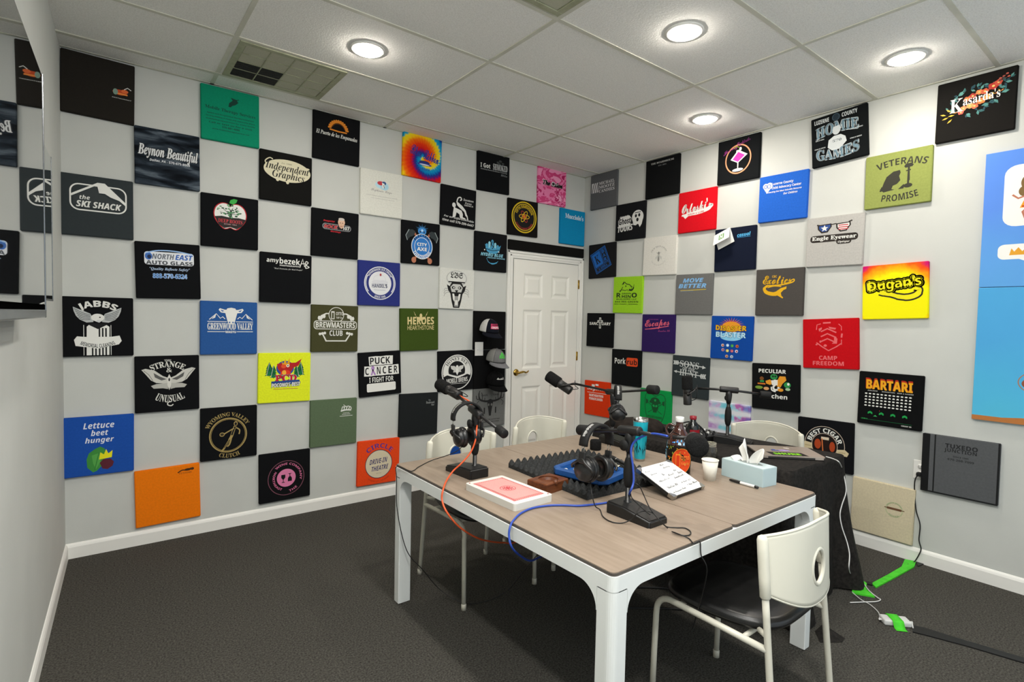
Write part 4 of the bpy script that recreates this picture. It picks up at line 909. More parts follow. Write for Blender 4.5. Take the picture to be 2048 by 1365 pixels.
def d(p):
    p.e(.14, .22, .06, .06, WH); p.e(.22, .22, .065, .07, WH); p.p([(.09, .25), (.27, .25), (.17, .38)], WH); p.ring(.14, .23, .035, .04, .012, '#2460bc'); p.ring(.21, .23, .04, .045, .012, '#2460bc')
    p.t('Luzerne County', .49, .20, .44, .07, WH, 'bold'); p.t('Child Advocacy Center', .57, .285, .60, .07, WH, 'bold'); p.t('Protecting Our Most Valuable Resource', .52, .365, .72, .045, WH, 'bi'); p.t('Our Children', .66, .43, .28, .045, WH, 'bi')
panel('B', 2.1, 2.446, .367, .354, -.5, '#2660c2', 'bright blue fabric panel with white hearts and small lettering', d)
def d(p):
    c = '#e0ac1c'; p.t('CBC', .40, .165, .10, .05, c, 'bold'); p.t('Exotics', .45, .235, .60, .19, c, 'script', off=.04); p.s([(.72, .28), (.80, .24), (.78, .30), (.5, .355), (.24, .36)], [.02, .025, .03, .035], c, curve=5)
    p.s([(.25, .36), (.19, .42), (.24, .50), (.38, .54), (.50, .52)], [.05, .065, .075, .08, .09], c, curve=6); p.p([(.44, .49), (.54, .42), (.66, .385), (.655, .44), (.60, .46), (.545, .52), (.56, .58), (.60, .62), (.585, .64), (.47, .57)], c); p.s([(.26, .40), (.40, .37), (.55, .385)], .02, c, curve=4)
panel('B', 2.102, 1.733, .363, .359, .2, '#4c4946', 'grey brown fabric panel with yellow script and a striking snake', d)
def d(p):
    o, g = '#e0962a', '#2f8f4a'
    p.t('PECULIAR', .44, .16, .58, .085, WH, 'bold', off=.03); p.t('Kitchen', .50, .70, .52, .10, WH, 'bold', off=.02)
    p.p([(.30, .38), (.40, .34), (.46, .42), (.40, .46), (.32, .44)], o); p.p([(.56, .34), (.60, .26), (.72, .26), (.74, .34), (.66, .42), (.62, .50), (.54, .48)], o); p.p([(.42, .36), (.56, .34), (.56, .46), (.44, .46)], '#e8e4da')
    p.e(.48, .28, .075, .06, g); p.e(.46, .27, .022, .022, '#14301c'); p.e(.51, .27, .022, .022, '#14301c'); p.s([(.50, .34), (.51, .44), (.47, .50), (.50, .56), (.60, .54), (.56, .50)], .04, WH, curve=5); p.s([(.43, .50), (.44, .57), (.52, .60)], .03, WH, curve=4)
    p.e(.76, .44, .07, .06, g); p.e(.78, .42, .025, .03, WH); p.e(.22, .33, .045, .04, '#7a4a24'); p.r(.18, .27, .37, .41, g); p.r(.13, .30, .43, .46, '#d8782a'); p.e(.16, .53, .085, .035, '#7a9a3a'); p.e(.32, .545, .06, .035, '#d8a06a'); p.e(.62, .555, .06, .035, o); p.e(.77, .53, .05, .03, '#a8c8a0')
panel('B', 2.102, 1.011, .366, .356, 1.9, '#101112', 'black fabric panel with a green haired cartoon cook between food plates', d)
def d(p):
    s_ = '#6d8794'; w = '#cdd2d2'
    p.t('LUZERNE', .20, .10, .27, .085, w, 'bold', off=.02); p.t('COUNTY', .70, .09, .27, .085, w, 'bold', off=.02); p.e(.46, .095, .07, .075, '#22303a'); p.ring(.46, .095, .07, .075, .015, '#3a4c58')
    p.t('HOMIE', .47, .29, .76, .22, s_, 'serif', off=.02, o=w, ow=.03, warp=.05)
    p.t('GAMES', .47, .81, .76, .21, s_, 'serif', off=.02, o=w, ow=.03, warp=-.05)
    p.p([(.30, .66), (.32, .52), (.42, .46), (.54, .46), (.62, .52), (.64, .62), (.56, .70), (.50, .74), (.38, .74)], w); p.e(.46, .37, .065, .075, w); p.p([(.39, .35), (.41, .28), (.51, .27), (.55, .34), (.50, .355)], w); p.t('570', .47, .56, .16, .05, '#5a646a', 'serif')
    for x0, x1, v in ((.08, .24, .47), (.06, .26, .64), (.70, .92, .42), (.70, .90, .60)): p.t('HOME OF HEROES', (x0+x1)/2, v, x1-x0, .022, w)
panel('B', 2.473, 2.799, .361, .354, 3.6, '#101314', 'black fabric panel with a white baseball player between two grey words', d)
def d(p):
    k = '#2c2622'; n = '#2c4a8a'
    for cx, col in ((.32, n), (.65, WH)):
        p.p([(cx-.13, .16), (cx+.12, .145), (cx+.13, .21), (cx+.06, .32), (cx-.05, .33), (cx-.12, .25)], k); p.p([(cx-.10, .18), (cx+.10, .165), (cx+.105, .21), (cx+.045, .295), (cx-.04, .30), (cx-.095, .24)], col)
    for y in (.19, .23, .27): p.r(.565, .735, y, y+.02, '#b8404a')
    p.star(.32, .235, .07, WH); p.s([(.43, .17), (.53, .16)], .02, k); p.s([(.18, .155), (.24, .17)], .025, k); p.s([(.80, .125), (.74, .15)], .025, k)
    p.p(rrect(.07, .91, .37, .51, .06), k); p.p(rrect(.54, .80, .44, .57, .05), k); p.t('Engle Eyewear', .49, .44, .78, .10, WH, 'serif', off=.03); p.t('Optique', .67, .53, .2, .05, WH, 'serifi')
panel('B', 2.473, 2.08, .371, .354, -.4, '#b3b1ad', 'light grey fabric panel with stars and stripes sunglasses', d)
def d(p):
    c = '#e0666a'
    H = [(.5, .07), (.70, .14), (.72, .46), (.5, .63), (.27, .46), (.25, .14)]
    p.s([(.26, .22), (.27, .12), (.34, .10)], .016, c); p.s([(.38, .085), (.52, .08)], .03, c); p.s([(.66, .11), (.71, .16), (.71, .24)], .014, c); p.s([(.72, .30), (.71, .38)], .03, c); p.s([(.26, .48), (.36, .56), (.48, .64), (.62, .56), (.70, .50)], .022, c); p.s([(.71, .42), (.71, .52)], .014, c)
    for k in range(3): v = .20+.10*k; p.s([(.34, v+.06), (.46, v), (.56, v+.05), (.62, v+.08)], .026, c)
    p.p([(.30, .20), (.36, .17), (.36, .21), (.31, .26)], c); p.p([(.58, .36), (.64, .40), (.63, .50), (.54, .50), (.58, .46)], c); p.e(.42, .54, .03, .025, c); p.e(.33, .46, .016, .025, c); p.e(.26, .52, .02, .016, c); p.p([(.48, .16), (.62, .19), (.60, .22), (.5, .20)], c)
    p.t('CAMP', .47, .785, .33, .085, c, 'bold', off=.03); p.t('FREEDOM', .47, .895, .56, .085, c, 'bold', off=.03)
panel('B', 2.475, 1.36, .367, .357, 2.6, '#bd0d17', 'red fabric panel with a pale worn chevron shield', d)
def d(p):
    t = '#cfc09a'
    p.e(.50, .50, .36, .37, '#c9b8a8'); p.e(.50, .50, .35, .36, BK); p.e(.50, .52, .235, .25, '#c9b8a8'); p.e(.50, .52, .225, .24, '#1a1210'); p.arc('BEST CIGAR', .50, .52, .245, 90, 150, .085, WH, 'bold', .02, .26)
    p.r(.30, .70, .76, .95, BK); p.e(.38, .50, .06, .10, '#a8421e'); p.e(.64, .52, .05, .10, '#a8421e'); p.p([(.44, .36), (.58, .36), (.56, .70), (.47, .70)], '#241410'); p.r(.44, .58, .345, .40, '#d8c8b0'); p.s([(.455, .38), (.48, .68)], .02, '#d0703a'); p.r(.34, .68, .66, .72, '#a83a18')
    p.p([(.10, .56), (.14, .48), (.28, .50), (.28, .62), (.10, .62)], t); p.p([(.72, .56), (.86, .54), (.93, .60), (.90, .67), (.72, .66)], t); p.t('PREMIUM', .20, .56, .11, .02, '#8a7440'); p.t('LOUNGE', .81, .605, .12, .02, '#8a7440')
panel('B', 2.47, .641, .373, .358, 1.2, '#101114', 'black fabric panel with a beer glass badge, right of the half hidden chair', d)
def d(p):
    k = '#34342a'
    p.arc('VETERANS', .52, 1.35, 1.10, 88, 38, .125, k, 'bold', .0); p.arc('PROMISE', .50, -.45, 1.36, -88, 24, .125, k, 'bold', .0)
    p.p([(.27, .64), (.30, .54), (.34, .44), (.44, .36), (.54, .35), (.55, .40), (.53, .46), (.55, .54), (.50, .60), (.44, .62), (.42, .68), (.47, .70), (.36, .71)], k); p.p([(.24, .66), (.27, .63), (.36, .67), (.44, .70), (.30, .72)], k); p.s([(.25, .70), (.28, .62)], .03, k)
    p.p([(.60, .30), (.62, .26), (.70, .25), (.74, .29), (.72, .32), (.62, .33)], k); p.s([(.67, .32), (.665, .66)], .03, k); p.s([(.63, .385), (.70, .375)], .02, k); p.e(.665, .655, .065, .04, k); p.p([(.52, .70), (.60, .62), (.62, .64), (.60, .70)], k); p.p([(.655, .40), (.685, .40), (.69, .56), (.66, .60)], k)
panel('B', 2.833, 2.442, .369, .351, .3, '#8a9450', 'olive green fabric panel with a kneeling soldier silhouette', d)
def d(p):
    k = '#2a2218'
    T_ = [(.28, .50), (.36, .53), (.46, .555), (.58, .60), (.72, .615), (.84, .57), (.87, .49), (.80, .46)]
    p.s(T_, [.13, .12, .12, .13, .14, .14, .12, .10], k, curve=6); p.t("Dugan's", .50, .385, .90, .32, k, 'bold', rot=5, off=.27)
    p.s(T_, [.08, .07, .065, .075, .085, .085, .07, .05], '#e9df14', curve=6); p.t("Dugan's", .50, .385, .845, .265, '#ece214', 'bold', rot=5, off=.155)
panel('B', 2.847, 1.717, .368, .36, 2.0, M_DUG, 'yellow tie dye panel with orange and magenta corners and bubble lettering', d)
def d(p):
    p.t('BARTARI', .48, .215, .76, .20, '#b02a14', 'bi', off=.05, shear=-.18); p.t('BARTARI', .485, .235, .75, .18, '#e8a41c', 'bi', off=.04, shear=-.18)
    for i, (x, w_) in enumerate(((.23, .16), (.48, .2), (.74, .24))): p.t(['ARCADE', 'SCRANTON', 'BAR & GAMES'][i], x, .355, w_, .018, GY)
    for r_ in range(5):
        for c_ in range(12):
            x, y = .13+.0625*c_, .415+.057*r_
            if r_ % 2: p.p([(x-.02, y+.012), (x-.012, y-.014), (x+.012, y-.014), (x+.02, y+.012)], WH)
            else: p.e(x, y, .022, .013, WH, 10)
    for k in range(4): x = .21+.18*k; p.p([(x-.04, .80), (x-.035, .765), (x, .745), (x+.035, .765), (x+.04, .80), (x+.02, .80), (x+.012, .785), (x-.012, .785), (x-.02, .80)], '#1f9a4a')
    p.p([(.26, .84), (.28, .825), (.295, .81), (.31, .825), (.33, .84)], '#3aa85a'); p.r(.08, .86, .905, .911, '#1c6a3c'); p.t('LIVES 3', .12, .90, .10, .022, '#3aa85a'); p.t('CREDIT 00', .78, .945, .15, .022, WH); p.e(.36, .725, .006, .006, '#c04030', 8)
panel('B', 2.85, 1.009, .365, .354, -.2, '#0d0e0f', 'black fabric panel with orange title over rows of white game shapes', d)
def d(p):
    p.ring(.70, .44, .14, .14, .02, '#b9bb96'); p.arc('MAMMA JENNIES', .70, .44, .105, 90, 130, .03, '#8a9a72'); p.arc('PIZZERIA', .70, .44, .135, -90, 80, .03, '#8a9a72'); p.r(.585, .815, .405, .445, '#6a4a34'); p.r(.545, .59, .418, .432, '#6a4a34'); p.r(.81, .86, .418, .432, '#6a4a34')
panel('B', 2.836, .28, .358, .362, -.6, '#cfc3a6', 'cream panel with a tiny rolling pin emblem, resting near the baseboard', d)
def d(p):
    r = random.Random(5)
    def leaf(x, y, L, b, c, k=.24): p.p([(x, y), (x+L*.5*cos(b)+L*k*sin(b), y-L*.5*sin(b)+L*k*cos(b)), (x+L*cos(b), y-L*sin(b)), (x+L*.5*cos(b)-L*k*sin(b), y-L*.5*sin(b)-L*k*cos(b))], c)
    G = [(.20, .32), (.28, .27), (.36, .24), (.44, .22), (.52, .20), (.60, .18), (.86, .22), (.92, .17), (.88, .30), (.82, .38), (.74, .46), (.62, .54), (.54, .58), (.40, .60), (.16, .48), (.22, .54), (.68, .50), (.78, .22)]
    for i, (x, y) in enumerate(G):
        for k in range(3): leaf(x, y, r.uniform(.06, .10), r.uniform(0, 6.28), ['#2c5a5c', '#1f4450', '#4a807c', '#5a948c'][(i+k) % 4])
    for i in range(9): x, y = .25+.07*i, .555-.025*i; leaf(x, y, .05, 2.2, '#c8a23a', .2); leaf(x, y, .05, .6, '#c87a3a', .2)
    for k, (x, y, q, c) in enumerate(((.72, .245, .065, '#b03428'), (.78, .205, .05, '#c4503a'), (.47, .33, .05, '#a83a2c'), (.40, .36, .045, '#c86a3a'), (.55, .29, .045, '#d08048'), (.62, .30, .05, '#c85a3a'), (.66, .40, .05, '#d89a48'), (.58, .44, .055, '#d8783a'), (.50, .50, .05, '#d86a48'), (.44, .48, .05, '#c89a5a'), (.36, .50, .045, '#d8885a'), (.33, .56, .04, '#c8584a'))):
        for j in range(5): a_ = j*1.257+k; p.e(x+q*.55*cos(a_), y+q*.5*sin(a_), q*.5, q*.46, c, 9)
        p.e(x, y, q*.3, q*.28, '#e8c06a', 8)
    for (x, y) in ((.84, .13), (.88, .10), (.80, .15), (.90, .15)): p.s([(.78, .20), (x, y)], .008, '#6a3a34'); p.e(x, y, .018, .014, '#b85a4a', 8)
    for (x, y, b) in ((.09, .58, 2.8), (.12, .62, 3.4), (.15, .54, 2.4), (.17, .66, 3.9), (.20, .60, 3.2)): leaf(x+.05, y-.02, .09, b, '#c8a83a', .16)
    p.t('K', .27, .43, .17, .22, WH, 'serif'); p.t('asarda\'s', .58, .375, .46, .15, WH, 'serif', rot=2)
panel('B', 3.205, 2.792, .368, .358, -.3, '#191816', 'black fabric panel with a colourful flower spray, top right of the right wall', d)
def d(p):
    k = '#232426'
    p.r(0, .105, .0, 1.0, '#121314'); p.r(.165, .185, 0, 1, '#1b1c1d'); p.t('TUXEDO', .52, .155, .42, .075, k, 'bold', off=.03); p.t('JUNCTION', .51, .235, .42, .075, k); p.t('SINCE 1985', .52, .325, .2, .025, k); p.t('570-208-7099', .52, .38, .34, .035, k, 'bi')
    p.r(.975, 1.0, 0, 1, '#1b1c1d'); p.r(.0, 1, .975, 1.0, '#1b1c1d')
panel('B', 3.223, .649, .371, .364, .2, '#56585a', 'grey shirt panel with black left band and dark lettering, over the wall socket', d)

# folded white card stuck on the navy panel
t = thing('folded_card', 'folded white card with a green letter mark hanging on the navy panel', 'card', (W-.0255, -1.64, 2.19), -pi/2)
t.rotation_euler = (0, radians(-22), -pi/2)
a = MB(); a.add([(-.075, -.002, .055), (.075, -.002, .055), (.075, -.075, -.045), (-.075, -.075, -.045)], [(0, 1, 2, 3)]); a.add([(-.075, -.0005, .055), (.075, -.0005, .055), (.075, -.012, -.075), (-.075, -.012, -.075)], [(0, 1, 2, 3)])
o = a.build('card_leaf', plain('#e6e6e2', .6), t); sm = o.modifiers.new('thickness', 'SOLIDIFY'); sm.thickness = .0012
pr = Print(lambda u, v, k: ((u-.5)*.15, -.0045-.073*v-k, .055-.1*v+.0005), .0003); pr.r(.34, .66, .28, .74, '#5a9a4a'); pr.t('N', .5, .51, .2, .36, WH, 'bold', off=.04); pr.build('printed_mark', t)

# blue picture boards on the far right
def grad(nt):
    tc = N(nt, 'ShaderNodeTexCoord'); sp = N(nt, 'ShaderNodeSeparateXYZ'); nt.links.new(tc.outputs['Object'], sp.inputs[0])
    no = N(nt, 'ShaderNodeTexNoise', i_Scale=2.5, i_Detail=2.0); nt.links.new(tc.outputs['Object'], no.inputs['Vector'])
    a = N(nt, 'ShaderNodeMath', operation='MULTIPLY_ADD'); nt.links.new(no.outputs[0], a.inputs[0]); a.inputs[1].default_value = .5
    b = N(nt, 'ShaderNodeMath', operation='MULTIPLY_ADD'); nt.links.new(sp.outputs[2], b.inputs[0]); b.inputs[1].default_value = .8; b.inputs[2].default_value = .2
    nt.links.new(b.outputs[0], a.inputs[2]); return a.outputs[0]
PB1 = ramp_mat('painted_sky', grad, [(.2, '#5aa6d8'), (.5, '#5f9fe0'), (.85, '#5a8ade')], rough=.5)
PB2 = ramp_mat('painted_water', grad, [(.2, '#5cc4d4'), (.5, '#52b4dc'), (.85, '#4fa4da')], rough=.5)
def board(z0, z1, mat, label, draw):
    y0, y1 = -3.27, -4.1; h = z1-z0; w = y0-y1
    t = thing('picture_board', label, 'picture', (W-.001, (y0+y1)/2, z0), -pi/2, 'blue picture boards')
    a = MB(); a.box(-w/2, w/2, -.022, 0, 0, h, bev=.002); a.build('board', mat, t)
    pr = Print(lambda u, v, k: (-w/2+u*w, -.0222-k, h*(1-v)), .00005); draw(pr); pr.build('painted_picture', t)
def d(p):
    w = '#ecebe6'
    p.p(rrect(.105, .9, .115, .56, .07), w); p.p(rrect(.09, .36, .69, .80, .035), w); p.p([(.18, .79), (.26, .79), (.36, .88)], w)
    p.p([(.15, .77), (.16, .72), (.175, .745), (.195, .715), (.215, .745), (.235, .72), (.24, .77)], '#e0a030')
    # girl in an orange dress
    p.e(.245, .25, .055, .065, '#7a6038'); p.e(.215, .31, .035, .04, '#7a6038'); p.e(.28, .26, .035, .045, '#d89a7a')
    p.p([(.23, .32), (.30, .31), (.34, .43), (.19, .43)], '#e89a28'); p.r(.21, .325, .385, .395, '#b83a24'); p.r(.20, .33, .415, .425, '#b83a24'); p.s([(.23, .34), (.18, .36), (.15, .33)], .012, '#b8735a'); p.s([(.23, .43), (.205, .46), (.22, .51)], .012, '#b8735a'); p.s([(.29, .43), (.31, .48), (.29, .53)], .012, '#b8735a')
board(1.7285, 2.497, PB1, 'upper blue picture board with a girl in an orange dress in a speech bubble', d)
def d(p):
    p.r(0, 1, .965, 1, '#b5733c'); p.p([(0, .985), (1, .86), (1, 1), (0, 1)], '#b5733c')
    p.ring(.36, .56, .10, .07, .012, '#b8825a'); p.ring(.35, .70, .10, .055, .02, '#8a5038'); p.ring(.36, .69, .13, .09, .006, '#a8785a'); p.e(.37, .565, .05, .05, '#a86a4a')
board(.955, 1.7255, PB2, 'lower turquoise picture board with orange brown bottom edge and swirls', d)

# ------------------------------------------------------------------ screens on the left wall
TVB = plain('#050505', 1.0, 0, .0); CHR = plain('#85888a', .2, 1.0); 
SCR = plain('#2a2d2e', .03, 0, 1.0, 'screen_glass', 1.0)
def mirror_glass(name, col, refl):
    m, nt, b = newmat(name); b.inputs['Base Color'].default_value = lin(col); b.inputs['Roughness'].default_value = .02
    b.inputs['Coat Weight'].default_value = 1.0; b.inputs['Coat Roughness'].default_value = .01; b.inputs['Metallic'].default_value = refl; return m
def on_left(y, off): return Vector((lw(y)+off, y, 0))
ang = -atan2(.042, 1.0)
t = thing('television', 'large dark glossy television on the left wall with a chrome lower edge', 'television', (lw(-2.365)+.004, -2.365, 1.455), ang)
a = MB(); a.box(.0, .075, -.725, .725, .02, .825, bev=.006); a.build('casing', TVB, t)
a = MB(); a.box(.0752, .0765, -.712, .712, .045, .812); a.build('screen', mirror_glass('television_screen', '#6f7374', .95), t)
a = MB(); a.box(.0, .078, -.725, .725, .0, .028, bev=.004); a.box(.0, .0785, .717, .726, .0, .825, bev=.002); a.build('chrome_edge', CHR, t)
a = MB(); a.box(-.0035, .001, -.2, .2, .25, .55); a.build('wall_bracket', TVB, t)
t = thing('glass_board', 'smaller glossy glass board on the left wall, just beyond the television', 'glass board', (lw(-1.235)+.001, -1.235, 1.525), ang)
a = MB(); a.box(0, .03, -.36, .36, 0, .645, bev=.003); a.build('backing', plain('#8d9590', .4), t)
a = MB(); a.box(.0302, .032, -.358, .358, .004, .641); a.build('glass_pane', mirror_glass('green_glass', '#6e7a70', .9), t)
a = MB(); a.box(.0, .0335, .356, .364, 0, .645, bev=.001); a.box(.0, .0335, -.364, .364, -.004, .004, bev=.001); a.build('metal_edge', CHR, t)

# ------------------------------------------------------------------ wooden table
TX0, TX1, TY0, TY1 = 1.403, 2.79, -3.04, -1.54
TAUPE = noisy('#887868', '#968676', 7.0, .42, .05, 6.0, .45, 'taupe_wood_grain', .3, .7, (7.0, .8, 1.0))
TMET = plain('#eef1ee', .35, 0, .5, 'white_powder_coat'); TEDGE = plain('#4c4640', .5)
t = thing('conference_table', 'square taupe topped table with white metal legs in the middle of the room', 'table', ((TX0+TX1)/2, (TY0+TY1)/2, 0))
hx, hy = (TX1-TX0)/2, (TY1-TY0)/2
a = MB(); mid = 2.09-(TX0+TX1)/2
a.prism(rrect(-hx+.004, mid-.0007, -hy+.004, hy-.004, .02), ZT-.012, ZT-.0025, 1); a.prism(rrect(mid+.0007, hx-.004, -hy+.004, hy-.004, .02), ZT-.012, ZT-.0025, 1)
a.prism(rrect(-hx+.007, mid-.0012, -hy+.007, hy-.007, .02), ZT-.003, ZT, 0); a.prism(rrect(mid+.0012, hx-.007, -hy+.007, hy-.007, .02), ZT-.003, ZT, 0)
a.build('tabletop', [TAUPE, TEDGE], t)
a = MB(); az0, az1 = ZT-.062, ZT-.0115; lgw = .068
outer = rrect(-hx, hx, -hy, hy, .026, 6); inner = rrect(-hx+.026, hx-.026, -hy+.026, hy-.026, .01, 6); n = len(outer)
V = [(x, y, z) for z in (az0, az1) for L in (outer, inner) for x, y in L]
F = []
for i in range(n):
    j = (i+1) % n; F += [(i, j, 2*n+j, 2*n+i), (n+i, 3*n+i, 3*n+j, n+j), (i, n+i, n+j, j), (2*n+i, 2*n+j, 3*n+j, 3*n+i)]
a.add(V, F)
R_ = .075; arc = [(R_-R_*cos(radians(q)), -R_+R_*sin(radians(q))) for q in range(90, -1, -10)]   # concave corner
for sx in (-1, 1):
    for sy in (-1, 1):
        poly = [(0, 0)] + [(x, z) for x, z in arc[::-1]]
        prof = [(0.0, 0.0), (0, -R_)] + [(R_-R_*cos(radians(q)), -R_+R_*sin(radians(q))) for q in range(0, 91, 9)]
        for axis in (0, 1):
            Vp = []
            for th in (0.0, .034):
                for x, z in prof:
                    if axis == 0: Vp.append((sx*(hx-lgw-x), sy*(hy-th), az0+z))
                    else: Vp.append((sx*(hx-th), sy*(hy-lgw-x), az0+z))
            m = len(prof); a.add(Vp, [tuple(range(m)), tuple(range(m, 2*m))] + [(i, (i+1) % m, m+(i+1) % m, m+i) for i in range(m)])
a.build('apron_frame', TMET, t)
def legsec(x0, x1, y0, y1, sx, sy):
    o = []
    for cx, cy, q0 in ((1, 1, 0), (-1, 1, 90), (-1, -1, 180), (1, -1, 270)):
        r = .026 if (cx, cy) == (sx, sy) else .004; X = x1-r if cx > 0 else x0+r; Y = y1-r if cy > 0 else y0+r
        o += [(X+r*cos(radians(q0+15*k)), Y+r*sin(radians(q0+15*k))) for k in range(7)]
    return o
for sx in (-1, 1):
    for sy in (-1, 1):
        a = MB(); x0, x1 = sorted((sx*(hx-lgw), sx*hx)); y0, y1 = sorted((sy*(hy-lgw), sy*hy))
        P = legsec(x0, x1, y0, y1, sx, sy); a.prism(P, 0.004, az0+.003); a.prism(rrect(x0+.006, x1-.006, y0+.006, y1-.006, .01, 5), 0, .005, 0)
        a.build('leg', TMET, t)

# ------------------------------------------------------------------ black cloth over the second table
CLOTH = noisy('#171513', '#282522', 60.0, .92, .15, 4.0, .2, 'black_table_cloth', bscale=300.0)
CX0, CX1, CY0, CY1 = 2.94, 3.59, -2.845, -1.50
t = thing('tablecloth', 'black floor length cloth over the table next to the right wall', 'tablecloth', ((CX0+CX1)/2, (CY0+CY1)/2, 0))
ccx, ccy = (CX0+CX1)/2, (CY0+CY1)/2
loop = []
base = rrect(CX0, CX1, CY0, CY1, .02, 4)
for i in range(len(base)):
    A_, B_ = Vector(base[i]), Vector(base[(i+1) % len(base)]); L = (B_-A_).length; k = max(1, int(L/.022))
    for q in range(k): loop.append(A_.lerp(B_, q/k))
for P_ in loop:      # the covered table stands a little askew along the wall side
    P_.x -= .17*(P_.y-CY0)/(CY1-CY0)*max(0, (P_.x-CX0)/(CX1-CX0))
NL = len(loop); cum = [0]
for i in range(NL): cum.append(cum[-1]+(loop[(i+1) % NL]-loop[i]).length)
nor = []
for i in range(NL):
    d_ = (loop[(i+1) % NL]-loop[i-1]).normalized(); nor.append(Vector((d_.y, -d_.x)))
rows_ = [(0, .745), (.02, .740), (.06, .715), (.15, .65), (.3, .54), (.45, .43), (.6, .32), (.75, .21), (.88, .11), (.97, .035), (1, .012)]
V = []
for q, z in rows_:
    for i in range(NL):
        s_ = cum[i]; P_ = loop[i]
        corner = min((P_-Vector(c)).length for c in ((CX0, CY0), (CX1, CY0), (CX0, CY1), (CX1, CY1)))
        amp = .030*sin(s_*21)+.016*sin(s_*47+1.3)+.01*sin(s_*9)
        out = .006*(q > 0) + .035*q + q*amp*(1-.3*q) + .085*q*q*math.exp(-(corner/.10)**2)
        X = P_ + nor[i]*out
        if P_.x < CX0+.03: X.x = max(min(X.x - .13*min(1, q*1.6), CX0+.0), 2.835+.015*sin(s_*23))
        if nor[i].x > .5: X.x = min(X.x, P_.x+.02+.010*sin(s_*23))
        if P_.y < CY0+.03 and P_.x < CX0+.3: X.y = max(X.y, CY0-.14*q)
        V.append((X.x-ccx, X.y-ccy, z+.008*sin(s_*13+q)*q*(1 if .03 < q < .96 else 0)))
F = []
for r_ in range(len(rows_)-1):
    for i in range(NL): j = (i+1) % NL; F.append((r_*NL+i, r_*NL+j, (r_+1)*NL+j, (r_+1)*NL+i))
a = MB(); a.add(V, F, 0, True); a.add([(p.x-ccx, p.y-ccy, .745) for p in loop], [tuple(range(NL))], 0, False)
o = a.build('draped_cloth', CLOTH, t); 
tri = [onz(1646, 1247, .006), onz(1690, 1276, .006), onz(1684, 1284, .006), onz(1640, 1284, .006), onz(1630, 1262, .006)]
a = MB(); cen = sum(tri, Vector())/5; V = [(p.x-ccx, p.y-ccy, .003) for p in tri] + [(cen.x-ccx, cen.y-ccy, .028)] ; a.add(V, [(i, (i+1) % 5, 5) for i in range(5)] + [(4, 3, 2, 1, 0)], 0, False); a.build('trailing_corner', CLOTH, t)

